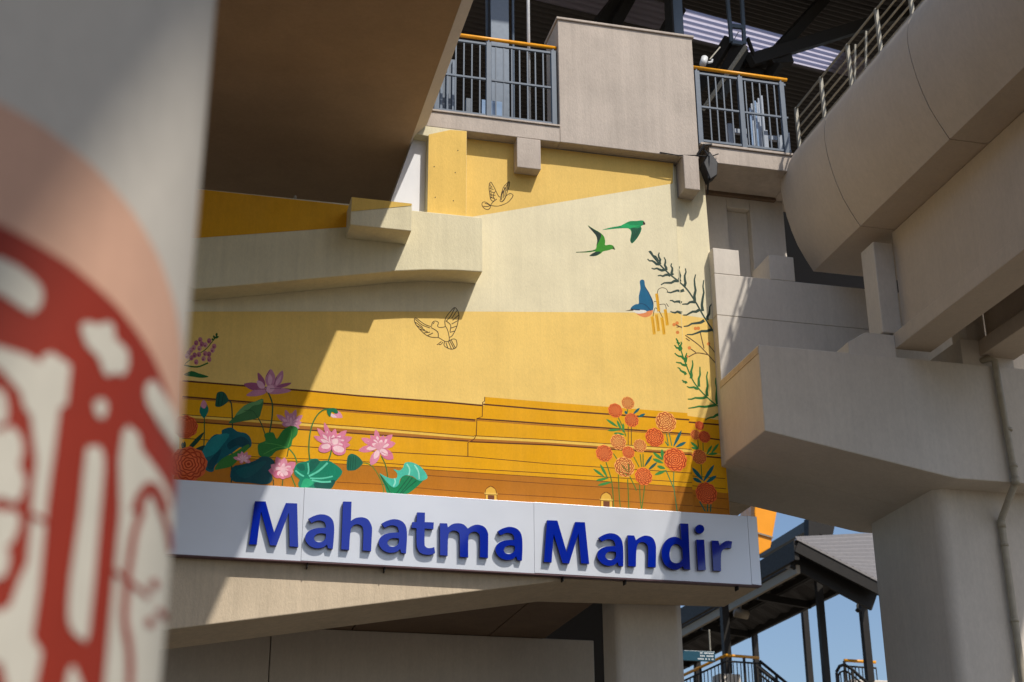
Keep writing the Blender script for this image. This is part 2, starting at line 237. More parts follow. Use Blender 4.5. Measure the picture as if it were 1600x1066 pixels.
  (0, 2, 33, [5797,9774,5821,9743,5854,9699,5892,9651,5928,9608,5961,9572,5994,9538,6028,9507,6061,9477,6095,9449,6130,9424,6163,9400,6193,9376,6193,9406,6177,9419,6143,9443,6109,9468,6075,9495,6043,9524,6010,9555,5977,9589,5944,9624,5909,9667,5871,9715,5838,9759,5814,9789]),
  (1, 2, 33, [6217,9406,6217,9405,6246,9381,6272,9357,6296,9332,6322,9302,6347,9267,6372,9228,6398,9185,6423,9142,6447,9097,6471,9051,6496,9002,6523,8952,6557,8896,6595,8834,6630,8778,6654,8739,6673,8752,6648,8791,6613,8847,6575,8909,6542,8965,6515,9015,6490,9063,6466,9110,6442,9155,6416,9199,6391,9241,6365,9281,6339,9318,6313,9348,6287,9374,6260,9398,6232,9423,6216,9435]),
  (0, 3, 33, [5819,9783,5834,9753,5846,9715,5879,9698,5891,9672,5900,9638,5939,9659,5924,9693,5900,9725,5865,9735,5852,9765,5831,9793]),
  (0, 4, 33, [5938,9779,5923,9741,5925,9703,5938,9676,5924,9642,5925,9605,5966,9617,5960,9644,5969,9683,5949,9715,5943,9742,5952,9776]),
  (0, 3, 33, [6000,9711,6014,9678,6009,9644,5996,9601,6011,9564,6006,9531,6047,9536,6046,9578,6026,9609,6034,9644,6033,9686,6013,9720]),
  (0, 3, 33, [6099,9642,6085,9602,6100,9569,6094,9541,6080,9500,6097,9461,6134,9488,6117,9509,6124,9539,6125,9579,6105,9607,6113,9639]),
  (0, 3, 33, [6191,9574,6187,9562,6192,9524,6193,9462,6180,9432,6187,9383,6193,9386]),
  (1, 3, 33, [6229,9641,6215,9604,6215,9554,6216,9546,6222,9507,6216,9492,6217,9415,6251,9428,6240,9464,6253,9510,6241,9555,6230,9593,6243,9637]),
  (1, 3, 33, [6306,9618,6310,9568,6287,9516,6283,9459,6287,9410,6265,9363,6303,9352,6323,9411,6314,9466,6312,9514,6330,9569,6321,9623]),
  (1, 3, 33, [6443,9549,6419,9470,6417,9392,6422,9320,6399,9244,6396,9166,6438,9173,6435,9245,6453,9322,6443,9398,6440,9471,6457,9547]),
  (1, 3, 33, [6551,9478,6532,9388,6536,9300,6512,9213,6494,9122,6497,9032,6539,9042,6530,9126,6543,9211,6561,9302,6552,9390,6566,9478]),
  (1, 4, 33, [6643,9158,6609,9111,6602,9059,6592,9015,6560,8970,6552,8916,6594,8919,6594,8962,6621,9007,6627,9060,6628,9106,6655,9150]),
  (0, 5, 33, [5774,9661,5802,9634,5841,9635,5864,9617,5893,9589,5938,9590,5940,9633,5907,9626,5884,9644,5849,9661,5810,9654,5785,9674]),
  (0, 4, 33, [5828,9535,5863,9523,5900,9535,5928,9519,5967,9507,6010,9520,6002,9561,5969,9545,5941,9550,5904,9562,5865,9544,5833,9550]),
  (0, 4, 33, [5910,9436,5942,9443,5978,9432,6016,9450,6044,9456,6074,9445,6090,9487,6049,9494,6008,9480,5978,9458,5944,9464,5908,9451]),
  (0, 4, 33, [5950,9314,5993,9342,6038,9345,6090,9348,6136,9376,6180,9379,6180,9422,6127,9411,6084,9378,6039,9372,5988,9361,5943,9327]),
  (0, 3, 33, [6020,9221,6070,9213,6119,9232,6162,9248,6195,9242,6194,9278,6162,9279,6112,9256,6070,9234,6023,9236]),
  (1, 3, 33, [6218,9271,6234,9269,6286,9288,6274,9328,6233,9306,6218,9307]),
  (0, 2, 33, [6055,9106,6085,9105,6114,9085,6152,9094,6177,9093,6197,9077,6196,9127,6190,9130,6151,9125,6120,9111,6092,9126,6057,9121]),
  (1, 3, 33, [6220,9106,6223,9103,6248,9141,6219,9155]),
  (1, 4, 33, [6243,9098,6279,9102,6321,9104,6354,9131,6386,9134,6423,9134,6425,9178,6386,9171,6344,9159,6313,9128,6280,9123,6242,9113]),
  (0, 2, 33, [6054,8954,6084,8942,6119,8937,6151,8953,6175,8941,6198,8938,6198,8978,6187,8978,6150,8985,6117,8962,6090,8962,6059,8968]),
  (1, 3, 33, [6221,8965,6231,8964,6240,9007,6221,9006]),
  (1, 3, 33, [6245,8948,6296,8950,6342,8979,6382,9001,6432,9003,6481,9033,6461,9068,6425,9039,6376,9031,6331,9000,6292,8970,6246,8963]),
  (1, 3, 33, [6248,8791,6309,8802,6364,8836,6420,8845,6484,8857,6543,8893,6523,8928,6474,8891,6419,8876,6357,8860,6304,8821,6247,8806]),
  (1, 4, 33, [6283,8683,6355,8686,6425,8713,6489,8741,6560,8745,6631,8772,6620,8811,6556,8781,6485,8772,6417,8736,6353,8706,6284,8697]),
 ]),
 ('painted_berries', None, [
  (1, 5, 34, [6652,8343,6631,8367,6600,8401,6567,8438,6536,8472,6510,8499,6487,8524,6462,8548,6431,8574,6391,8604,6343,8636,6298,8665,6267,8685,6260,8674,6290,8654,6335,8625,6383,8593,6423,8564,6453,8539,6478,8514,6501,8490,6526,8462,6557,8429,6591,8392,6621,8358,6642,8334]),
  (1, 6, 34, [6513,8523,6509,8542,6503,8571,6497,8603,6492,8632,6487,8661,6482,8690,6478,8716,6476,8734,6464,8731,6466,8712,6470,8686,6475,8657,6480,8628,6485,8599,6491,8567,6497,8538,6501,8518]),
  (1, 6, 34, [6553,8447,6526,8450,6488,8456,6445,8459,6406,8456,6372,8443,6339,8424,6311,8405,6291,8392,6297,8382,6316,8395,6344,8414,6376,8432,6407,8444,6443,8447,6485,8443,6523,8438,6550,8435]),
  (1, 7, 34, [6397,8460,6323,8509,6316,8498,6390,8449]),
  (1, 6, 34, [6663,8474,6583,8573,6573,8565,6653,8466]),
  (0, 2, 34, [6200,8748,6200,8758,6194,8761,6178,8769,6161,8777,6145,8784,6133,8787,6121,8789,6111,8790,6104,8791,6101,8779,6108,8778,6117,8777,6128,8775,6140,8772,6154,8766,6171,8758,6187,8750,6198,8744]),
  (1, 3, 34, [6223,8774,6228,8782,6223,8785]),
  (1, 6, 34, [6263,8632,6316,8601,6323,8612,6270,8643]),
  (0, 3, 34, [6128,8748,6197,8760,6197,8772,6128,8760]),
  (0, 3, 35, [6121,8787,6114,8770,6100,8761,6084,8762,6074,8774,6075,8791,6086,8805,6102,8809,6116,8802]),
  (0, 4, 35, [6163,8813,6157,8797,6142,8787,6126,8788,6116,8800,6117,8817,6128,8831,6144,8836,6158,8829]),
  (0, 2, 35, [6162,8685,6156,8668,6141,8658,6125,8660,6115,8672,6116,8689,6127,8702,6143,8707,6157,8700]),
  (1, 5, 35, [6431,8788,6424,8771,6409,8762,6393,8763,6383,8775,6384,8792,6395,8806,6412,8810,6426,8803]),
  (1, 6, 35, [6470,8794,6463,8778,6448,8768,6432,8769,6422,8781,6423,8798,6434,8813,6451,8817,6465,8810]),
  (1, 8, 35, [6333,8513,6327,8497,6312,8487,6296,8488,6286,8500,6287,8517,6298,8531,6315,8535,6328,8528]),
  (1, 7, 35, [6294,8390,6287,8374,6273,8364,6257,8366,6247,8377,6248,8394,6259,8408,6275,8412,6289,8405]),
  (1, 7, 35, [6596,8593,6589,8577,6574,8567,6558,8568,6548,8580,6549,8597,6561,8611,6577,8615,6591,8608]),
 ]),
 ('painted_fern', 'bright green fern frond', [
  (0, 2, 36, [6107,8595,6116,8570,6129,8533,6144,8491,6159,8448,6172,8405,6185,8360,6199,8312,6205,8295,6204,8357,6201,8367,6188,8412,6175,8456,6160,8499,6145,8541,6132,8578,6123,8603]),
  (1, 8, 36, [6228,8320,6240,8285,6260,8228,6282,8165,6307,8103,6336,8046,6371,7995,6410,7948,6450,7905,6490,7866,6531,7830,6573,7796,6611,7768,6638,7748,6649,7762,6623,7782,6585,7810,6543,7844,6502,7880,6463,7918,6423,7961,6385,8007,6351,8056,6323,8112,6298,8173,6276,8236,6256,8293,6239,8344,6228,8382]),
  (0, 3, 36, [6169,8555,6176,8535,6161,8516,6153,8487,6160,8468,6147,8455,6180,8438,6194,8470,6182,8495,6183,8510,6195,8537,6182,8562]),
  (0, 4, 36, [6112,8576,6124,8568,6122,8561,6116,8536,6133,8524,6129,8517,6168,8529,6159,8550,6143,8552,6146,8563,6139,8583,6118,8589]),
  (0, 3, 36, [6205,8299,6201,8291,6205,8290]),
  (1, 9, 36, [6264,8439,6253,8414,6239,8385,6247,8359,6237,8341,6228,8324,6228,8315,6261,8306,6268,8332,6276,8364,6263,8388,6270,8410,6277,8436]),
  (1, 9, 36, [6332,8343,6334,8294,6321,8247,6300,8196,6302,8145,6289,8098,6327,8095,6336,8147,6329,8196,6344,8243,6353,8296,6346,8347]),
  (1, 9, 36, [6429,8265,6424,8210,6421,8158,6396,8104,6391,8047,6387,7993,6426,7998,6426,8051,6425,8102,6444,8156,6443,8212,6443,8266]),
  (1, 9, 36, [6529,8211,6509,8142,6510,8075,6510,8011,6490,7944,6491,7876,6530,7883,6524,7945,6539,8012,6534,8079,6528,8143,6543,8209]),
  (1, 9, 36, [6635,8136,6625,8063,6634,7993,6622,7922,6613,7848,6622,7776,6661,7788,6647,7854,6651,7923,6658,7997,6644,8066,6649,8137]),
  (0, 4, 36, [6081,8498,6094,8484,6106,8459,6131,8456,6139,8445,6147,8425,6182,8449,6167,8469,6144,8485,6119,8481,6109,8497,6090,8509]),
  (0, 3, 36, [6081,8390,6104,8366,6134,8347,6167,8344,6186,8321,6205,8309,6204,8353,6180,8372,6142,8370,6116,8382,6091,8401]),
  (1, 10, 36, [6228,8334,6238,8327,6260,8363,6232,8375,6228,8379]),
  (0, 1, 36, [6094,8268,6124,8260,6153,8259,6173,8236,6206,8228,6205,8262,6189,8263,6163,8282,6128,8279,6099,8282]),
  (1, 9, 36, [6229,8253,6230,8252,6264,8250,6268,8290,6237,8287,6229,8287]),
  (0, 1, 36, [6110,8198,6133,8187,6144,8158,6171,8141,6193,8131,6201,8106,6207,8110,6206,8161,6185,8168,6162,8176,6147,8202,6116,8211]),
  (1, 9, 36, [6230,8134,6260,8152,6241,8182,6230,8186]),
  (0, 1, 36, [6160,8033,6169,8030,6174,8008,6197,8007,6199,8006,6199,7993,6208,7997,6208,8035,6201,8036,6189,8029,6184,8043,6165,8046]),
  (1, 9, 36, [6231,8020,6260,8033,6249,8055,6231,8059]),
  (1, 10, 36, [6245,7981,6274,7963,6308,7965,6336,7969,6362,7952,6399,7953,6399,7992,6373,7986,6343,7998,6308,7988,6280,7982,6253,7993]),
  (1, 10, 36, [6249,7810,6301,7811,6351,7831,6399,7829,6453,7831,6506,7852,6495,7888,6449,7864,6402,7858,6349,7854,6299,7830,6250,7824]),
  (1, 10, 36, [6250,7690,6323,7703,6396,7722,6469,7719,6545,7733,6620,7752,6614,7790,6541,7766,6470,7748,6395,7746,6321,7721,6249,7703]),
  (1, 3, 36, [6468,7551,6503,7576,6540,7588,6585,7594,6622,7621,6659,7632,6651,7669,6608,7650,6575,7620,6537,7611,6495,7592,6460,7561]),
 ]),
 ('painted_foxglove', None, [
  (0, 1, 37, [132,7717,151,7737,179,7766,211,7798,240,7826,267,7848,294,7868,320,7888,344,7910,363,7933,380,7958,395,7983,411,8008,427,8036,445,8065,460,8092,470,8111,462,8116,451,8098,437,8071,420,8041,403,8013,388,7989,373,7964,356,7940,337,7917,314,7896,288,7877,261,7856,234,7834,204,7805,173,7773,145,7744,125,7724]),
  (0, 2, 38, [302,8035,297,8010,279,7998,260,8006,250,8030,256,8056,274,8068,293,8059]),
  (0, 3, 39, [283,8023,278,8012,267,8011,260,8021,265,8033,277,8034]),
  (0, 4, 40, [260,7991,254,7966,237,7954,217,7962,208,7986,214,8011,231,8023,250,8015]),
  (0, 5, 39, [241,7979,236,7967,224,7966,218,7977,223,7988,234,7989]),
  (0, 6, 41, [237,7930,231,7905,214,7893,195,7902,185,7926,191,7951,208,7963,227,7954]),
  (0, 7, 39, [218,7918,213,7907,201,7906,195,7916,200,7928,211,7929]),
  (0, 8, 38, [207,7895,201,7870,183,7858,164,7867,155,7891,161,7916,178,7928,197,7919]),
  (0, 9, 39, [188,7884,183,7872,171,7871,165,7881,170,7893,181,7894]),
  (0, 10, 40, [184,7857,178,7832,161,7820,142,7829,132,7852,138,7878,155,7889,175,7881]),
  (0, 11, 39, [165,7845,160,7834,149,7833,142,7843,147,7855,158,7856]),
  (0, 5, 41, [301,7928,295,7903,278,7891,259,7900,249,7923,255,7949,273,7961,292,7952]),
  (0, 6, 39, [282,7916,277,7905,266,7904,259,7914,264,7926,275,7927]),
  (0, 2, 38, [301,7852,296,7827,278,7815,259,7823,250,7847,255,7872,273,7884,292,7876]),
  (0, 3, 39, [282,7840,277,7829,266,7828,259,7838,264,7849,276,7850]),
  (0, 9, 40, [253,7839,247,7814,230,7802,211,7811,201,7835,207,7860,224,7872,243,7863]),
  (0, 10, 39, [234,7828,229,7816,217,7815,211,7826,216,7837,227,7838]),
  (0, 3, 41, [356,7805,350,7779,333,7768,314,7776,304,7800,310,7825,328,7837,347,7828]),
  (0, 4, 39, [337,7793,332,7781,321,7780,314,7791,319,7802,330,7803]),
  (0, 2, 38, [420,7802,415,7777,397,7765,378,7774,369,7798,374,7823,392,7835,411,7826]),
  (0, 3, 39, [401,7791,396,7779,385,7778,378,7789,383,7800,395,7801]),
  (0, 3, 40, [414,7866,408,7841,391,7829,371,7837,362,7861,368,7887,385,7898,405,7890]),
  (0, 4, 39, [395,7854,390,7843,378,7842,372,7852,377,7864,388,7865]),
  (0, 4, 41, [449,7920,443,7894,425,7882,406,7891,397,7915,403,7940,420,7952,439,7943]),
  (0, 5, 39, [430,7908,425,7896,413,7895,406,7906,411,7917,423,7918]),
  (0, 5, 38, [465,7970,460,7944,442,7932,423,7941,413,7965,419,7990,437,8002,456,7994]),
  (0, 6, 39, [446,7958,441,7946,430,7945,423,7956,428,7967,440,7968]),
  (0, 2, 40, [404,8031,398,8005,380,7993,361,8002,352,8026,358,8051,375,8063,395,8055]),
  (0, 3, 39, [385,8019,380,8007,368,8006,362,8017,367,8028,378,8029]),
  (0, 4, 41, [366,7976,360,7951,342,7939,323,7948,314,7972,319,7997,337,8009,356,8000]),
  (0, 5, 39, [346,7965,341,7953,330,7952,323,7962,328,7974,340,7975]),
  (0, 2, 38, [277,7757,272,7732,254,7721,235,7729,226,7753,231,7778,249,7790,268,7781]),
  (0, 3, 39, [258,7746,253,7734,242,7733,235,7744,240,7755,252,7756]),
  (0, 12, 40, [219,7802,213,7777,196,7765,177,7774,168,7798,173,7823,191,7834,210,7826]),
  (0, 13, 39, [200,7791,195,7779,184,7778,177,7788,182,7800,194,7801]),
  (0, 13, 41, [169,7820,163,7795,146,7783,127,7791,117,7815,123,7840,140,7852,159,7843]),
  (0, 14, 39, [150,7808,145,7797,133,7796,127,7806,132,7817,143,7818]),
  (0, 5, 38, [370,7870,364,7845,346,7833,327,7841,318,7865,324,7891,341,7902,360,7894]),
  (0, 6, 39, [350,7858,346,7847,334,7846,327,7856,332,7868,344,7869]),
  (0, 6, 40, [325,7983,319,7957,301,7946,282,7954,273,7978,279,8003,296,8015,315,8007]),
  (0, 7, 39, [305,7971,301,7959,289,7958,282,7969,287,7980,299,7981]),
  (0, 2, 42, [447,8056,446,8072,442,8086,434,8097,426,8101,419,8103,417,8095,416,8085,421,8072,430,8061,442,8053]),
  (0, 3, 42, [456,8092,464,8102,468,8113,468,8124,464,8132,459,8137,453,8134,447,8128,443,8116,445,8105,450,8092]),
  (0, 4, 42, [451,8063,463,8066,473,8072,479,8082,481,8091,480,8099,473,8100,465,8098,456,8092,450,8081,447,8068]),
  (0, 3, 42, [434,8040,431,8052,425,8060,417,8064,409,8063,403,8061,403,8054,404,8046,411,8038,420,8035,431,8035]),
  (0, 13, 43, [118,7695,145,7692,184,7687,227,7684,267,7686,303,7698,338,7717,368,7735,389,7747,381,7763,360,7750,330,7732,297,7714,264,7703,227,7701,185,7704,147,7709,120,7712]),
  (0, 2, 44, [125,7585,137,7603,171,7625,206,7640,232,7639,259,7629,289,7619,332,7610,379,7599,404,7589,394,7580,363,7572,329,7567,301,7566,271,7568,238,7571,195,7573,149,7577]),
 ]),
 ('painted_lotus', 'open mauve lotus on a tall stem', [
  (0, 5, 45, [1082,7445,1093,7422,1109,7389,1125,7351,1136,7313,1141,7273,1142,7229,1142,7184,1140,7138,1137,7088,1131,7034,1125,6985,1122,6952,1137,6950,1141,6983,1147,7032,1153,7087,1156,7137,1158,7184,1158,7230,1157,7274,1151,7317,1140,7357,1124,7397,1108,7430,1097,7453]),
  (0, 3, 46, [1101,7744,1118,7731,1137,7703,1151,7674,1158,7651,1160,7628,1159,7605,1153,7577,1144,7548,1131,7528,1114,7521,1093,7522,1076,7531,1061,7551,1050,7578,1043,7605,1044,7629,1049,7653,1058,7676,1070,7704,1085,7732]),
  (0, 4, 47, [955,7687,974,7679,1001,7652,1024,7623,1039,7595,1049,7565,1051,7541,1040,7526,1020,7516,1002,7517,989,7533,976,7559,967,7588,958,7625,952,7665]),
  (0, 5, 47, [807,7535,837,7548,887,7559,935,7559,979,7543,1020,7517,1041,7495,1028,7478,995,7465,960,7458,928,7460,895,7468,866,7480,837,7497,812,7517]),
  (0, 4, 46, [1235,7738,1246,7722,1250,7688,1249,7653,1243,7620,1231,7588,1217,7560,1199,7537,1177,7519,1160,7511,1149,7516,1141,7531,1139,7553,1145,7583,1156,7621,1171,7656,1192,7691,1216,7724]),
  (0, 5, 47, [1346,7595,1342,7582,1320,7561,1289,7542,1244,7524,1191,7509,1161,7505,1168,7520,1197,7546,1232,7569,1273,7583,1319,7593]),
  (0, 6, 46, [840,7396,858,7419,898,7451,940,7476,983,7490,1028,7496,1059,7494,1070,7480,1068,7457,1053,7436,1025,7420,985,7405,945,7395,902,7390,860,7389]),
  (0, 6, 46, [1351,7499,1338,7485,1300,7468,1256,7455,1206,7444,1149,7437,1109,7439,1091,7458,1089,7487,1101,7510,1129,7520,1171,7524,1215,7523,1267,7519,1322,7510]),
  (0, 7, 48, [948,7585,964,7590,989,7585,1012,7574,1029,7553,1043,7525,1046,7505,1030,7496,1002,7495,979,7503,963,7528,950,7561]),
  (0, 7, 48, [1063,7522,1083,7534,1110,7543,1132,7544,1147,7533,1157,7514,1157,7495,1144,7475,1122,7456,1101,7446,1084,7452,1068,7467,1058,7482,1054,7496,1055,7510]),
  (0, 4, 48, [1095,7679,1106,7669,1119,7646,1126,7622,1125,7596,1119,7568,1112,7551,1102,7548,1091,7556,1083,7568,1078,7585,1075,7607,1076,7627,1080,7649,1087,7670]),
  (0, 6, 48, [1225,7681,1228,7665,1223,7631,1215,7599,1203,7576,1188,7555,1177,7546,1170,7554,1167,7573,1170,7596,1187,7627,1210,7663]),
  (0, 8, 49, [1064,7523,1062,7513,1059,7497,1057,7480,1058,7466,1063,7455,1071,7447,1079,7441,1085,7436,1088,7441,1083,7446,1075,7452,1068,7459,1064,7467,1063,7480,1065,7496,1068,7511,1070,7522]),
  (0, 5, 49, [1089,7731,1048,7647,1053,7644,1095,7728]),
  (0, 7, 49, [1168,7652,1146,7550,1152,7549,1174,7651]),
  (0, 9, 49, [940,7473,1060,7487,1059,7493,940,7479]),
  (0, 8, 49, [1105,7497,1235,7508,1234,7514,1105,7503]),
 ]),
 ('painted_seedhead', None, [
  (0, 4, 50, [514,7401,534,7415,561,7420,586,7415,608,7396,627,7367,640,7342,648,7328,650,7317,643,7303,624,7281,597,7257,571,7239,547,7230,523,7229,506,7235,500,7251,501,7274,503,7302,504,7335,506,7373]),
  (0, 5, 51, [641,7312,648,7309,657,7306,666,7298,674,7275,682,7233,689,7176,695,7112,701,7044,706,6974,710,6900,714,6821,718,6737,722,6636,727,6523,732,6420,735,6348,749,6349,746,6420,741,6523,736,6637,732,6737,728,6822,724,6901,720,6975,715,7045,709,7113,703,7178,696,7235,688,7279,678,7306,665,7319,653,7323,647,7326]),
  (0, 5, 52, [539,7394,531,7246,537,7245,545,7393]),
  (0, 5, 52, [584,7407,571,7249,577,7248,590,7407]),
 ]),
 ('painted_lotus_bud', 'upright bud with pink tip', [
  (0, 5, 53, [385,7101,388,7069,391,7024,395,6973,398,6924,401,6873,403,6817,405,6768,407,6733,418,6733,417,6768,415,6818,412,6873,410,6925,406,6974,403,7025,399,7070,397,7102]),
  (0, 6, 54, [368,7291,382,7284,398,7266,411,7245,422,7225,430,7203,432,7179,425,7149,413,7117,400,7094,392,7085,383,7085,374,7092,360,7107,345,7128,335,7151,332,7177,335,7204,340,7230,347,7255,357,7279]),
  (0, 7, 55, [367,7302,382,7294,398,7273,407,7251,405,7230,395,7209,384,7198,368,7201,350,7213,340,7230,343,7255,354,7286]),
  (0, 6, 56, [399,6918,399,6901,385,6864,366,6825,341,6787,311,6747,285,6720,265,6712,249,6716,245,6730,259,6758,285,6795,312,6831,344,6868,378,6903]),
  (0, 7, 57, [313,6707,337,6727,375,6749,407,6761,426,6761,439,6751,445,6736,441,6710,430,6678,415,6657,392,6654,365,6661,342,6671,325,6681,312,6693]),
 ]),
 ('painted_leaf', 'folded green lotus leaf', [
  (0, 6, 58, [981,7145,990,7128,1005,7103,1020,7075,1034,7048,1046,7019,1058,6987,1069,6959,1077,6939,1088,6944,1081,6964,1070,6992,1057,7024,1045,7054,1031,7082,1015,7110,1001,7135,991,7152]),
  (0, 7, 59, [1039,7365,1042,7323,1032,7260,1021,7206,1016,7174,1009,7151,989,7131,947,7113,893,7098,836,7084,772,7065,707,7046,666,7041,669,7060,697,7092,724,7124,740,7151,755,7178,774,7206,799,7236,829,7266,860,7291,889,7309,919,7321,949,7332,983,7351,1017,7369]),
  (0, 8, 60, [1041,7366,1021,7363,987,7349,949,7332,909,7316,865,7296,824,7269,783,7223,745,7170,732,7140,762,7150,817,7182,865,7213,889,7237,906,7259,925,7277,952,7287,981,7293,1006,7303,1026,7325,1040,7351]),
  (0, 9, 61, [991,7141,979,7157,962,7181,942,7205,920,7221,896,7225,869,7222,844,7217,828,7214,829,7207,846,7210,870,7215,896,7218,918,7214,937,7200,957,7176,974,7153,986,7137]),
 ]),
 ('painted_lotus', 'small mauve lotus above a green leaf', [
  (0, 4, 46, [1373,7087,1338,7128,1298,7162,1253,7186,1221,7191,1197,7191,1207,7168,1227,7141,1268,7109,1314,7088,1365,7074]),
  (0, 5, 48, [1371,7084,1349,7110,1325,7131,1297,7146,1277,7149,1262,7149,1269,7135,1281,7118,1306,7098,1335,7085,1367,7076]),
  (0, 6, 46, [1375,7084,1371,7135,1359,7182,1336,7224,1314,7246,1295,7258,1290,7234,1291,7202,1305,7156,1330,7115,1363,7077]),
  (0, 7, 48, [1373,7082,1370,7114,1363,7143,1348,7170,1335,7183,1323,7190,1320,7176,1321,7156,1329,7127,1345,7102,1365,7078]),
  (0, 8, 46, [1376,7079,1402,7123,1420,7168,1427,7217,1423,7249,1415,7271,1398,7255,1379,7229,1363,7183,1359,7133,1362,7082]),
  (0, 9, 48, [1373,7079,1389,7107,1401,7135,1405,7165,1402,7185,1397,7199,1387,7189,1375,7173,1366,7144,1363,7113,1365,7081]),
  (0, 10, 46, [1374,7075,1416,7095,1452,7122,1481,7158,1492,7186,1496,7209,1474,7206,1447,7195,1412,7167,1385,7129,1364,7086]),
  (0, 11, 48, [1372,7077,1398,7090,1421,7106,1438,7128,1445,7146,1448,7160,1434,7158,1418,7151,1396,7134,1379,7111,1366,7084]),
  (0, 12, 46, [1371,7073,1405,7068,1437,7071,1466,7086,1481,7104,1489,7121,1473,7130,1452,7136,1421,7130,1393,7113,1367,7087]),
  (0, 13, 48, [1370,7076,1391,7073,1411,7075,1429,7084,1438,7095,1443,7106,1434,7111,1420,7115,1401,7111,1384,7101,1368,7085]),
  (0, 14, 46, [1369,7088,1343,7105,1317,7113,1290,7109,1273,7097,1262,7084,1272,7070,1287,7057,1314,7051,1341,7058,1369,7073]),
  (0, 15, 48, [1369,7085,1353,7096,1336,7101,1320,7098,1309,7091,1302,7083,1309,7074,1318,7066,1335,7062,1352,7066,1369,7076]),
  (0, 16, 46, [1367,7073,1387,7050,1409,7035,1435,7032,1453,7039,1467,7049,1461,7065,1450,7082,1427,7094,1400,7095,1371,7088]),
  (0, 17, 48, [1368,7076,1380,7062,1394,7052,1410,7050,1421,7055,1430,7061,1426,7071,1419,7081,1405,7089,1388,7089,1370,7085]),
  (0, 18, 46, [1376,7081,1389,7118,1394,7154,1388,7190,1375,7210,1361,7224,1349,7208,1339,7186,1336,7150,1345,7114,1362,7080]),
  (0, 19, 48, [1373,7081,1382,7104,1385,7126,1381,7148,1373,7161,1364,7169,1357,7160,1350,7146,1349,7123,1354,7101,1365,7080]),
 ]),
 ('painted_leaf', 'bright green scalloped leaf', [
  (0, 4, 62, [1351,6797,1349,6784,1346,6763,1344,6742,1342,6725,1340,6714,1339,6705,1338,6699,1338,6694,1349,6693,1349,6697,1350,6704,1351,6713,1352,6724,1355,6741,1357,6762,1360,6782,1362,6796]),
  (0, 5, 63, [1351,6791,1364,6778,1383,6759,1402,6738,1418,6716,1430,6693,1441,6666,1449,6641,1455,6624,1469,6630,1463,6647,1454,6672,1443,6699,1430,6725,1413,6748,1393,6770,1374,6789,1361,6802]),
  (0, 18, 64, [1073,6946,1099,6963,1139,6974,1172,6973,1190,6949,1202,6914,1217,6899,1236,6923,1257,6968,1281,7007,1309,7033,1340,7055,1370,7067,1399,7068,1426,7061,1445,7047,1452,7023,1450,6993,1443,6965,1430,6943,1411,6924,1397,6903,1391,6876,1389,6847,1382,6824,1369,6810,1352,6801,1329,6791,1296,6780,1256,6769,1221,6754,1197,6729,1177,6699,1152,6678,1116,6670,1075,6670,1043,6680,1025,6700,1016,6730,1011,6758,1008,6782,1008,6805,1016,6826,1039,6841,1070,6854,1090,6870,1087,6895,1073,6923]),
  (0, 19, 65, [1348,6806,1324,6812,1291,6820,1253,6829,1217,6836,1182,6840,1145,6842,1112,6844,1088,6845,1088,6836,1111,6835,1144,6833,1181,6831,1216,6827,1251,6820,1289,6811,1322,6803,1346,6797]),
  (0, 20, 65, [1350,6810,1357,6834,1366,6869,1375,6906,1381,6940,1382,6969,1380,6997,1377,7021,1376,7038,1367,7037,1369,7020,1371,6996,1373,6969,1372,6941,1366,6908,1357,6871,1348,6837,1342,6813]),
  (0, 20, 65, [1329,6805,1310,6806,1282,6807,1251,6805,1217,6797,1180,6778,1139,6752,1102,6726,1076,6709,1080,6701,1106,6719,1144,6744,1185,6770,1220,6788,1252,6796,1282,6797,1309,6796,1328,6796]),
 ]),
 ('painted_leaf', 'large dark teal leaf with green underside', [
  (0, 8, 66, [600,6959,626,6975,662,6991,696,6997,723,6987,746,6968,772,6953,803,6948,835,6946,864,6940,887,6926,907,6908,921,6886,932,6859,938,6828,938,6801,928,6780,911,6763,894,6749,876,6736,857,6725,841,6723,834,6738,831,6762,820,6773,796,6757,765,6728,734,6699,706,6679,678,6660,649,6636,614,6604,579,6567,552,6534,543,6506,542,6481,536,6465,516,6457,490,6457,464,6467,436,6492,408,6526,386,6560,374,6593,368,6625,369,6654,379,6676,395,6694,410,6714,420,6738,428,6764,440,6793,461,6828,487,6866,514,6894,543,6905,572,6905,594,6910,598,6924,594,6942]),
  (0, 9, 67, [441,6789,469,6829,503,6865,541,6892,593,6912,650,6923,684,6917,679,6885,651,6835,620,6787,593,6743,563,6700,530,6666,491,6642,450,6626,417,6619,398,6622,389,6633,388,6655,398,6694,417,6743]),
  (0, 10, 68, [673,6810,709,6843,763,6878,812,6897,850,6892,883,6871,906,6847,919,6819,922,6789,911,6770,876,6772,827,6785,783,6789,748,6772,719,6746,696,6735,678,6750,666,6779]),
  (0, 10, 69, [460,6528,477,6569,508,6622,539,6666,567,6701,593,6727,606,6728,601,6690,582,6628,564,6573,549,6533,533,6501,516,6484,493,6485,469,6501]),
  (0, 11, 70, [548,6492,557,6524,582,6571,614,6614,656,6646,706,6673,752,6701,791,6731,826,6761,855,6785,877,6801,893,6810,904,6812,914,6804,918,6790,914,6770,898,6748,872,6721,843,6688,813,6642,780,6590,745,6548,704,6524,660,6510,622,6501,589,6490,560,6484]),
 ]),
 ('painted_leaf', 'flat dark teal leaf behind the lotus', [
  (0, 19, 71, [742,6528,775,6552,822,6563,869,6575,912,6592,955,6609,992,6626,1018,6645,1039,6664,1061,6677,1091,6682,1124,6681,1153,6672,1180,6653,1204,6627,1215,6600,1204,6574,1180,6548,1165,6520,1173,6489,1191,6457,1198,6427,1189,6398,1169,6372,1135,6354,1078,6350,1007,6355,936,6360,864,6359,793,6358,744,6373,724,6418,726,6479]),
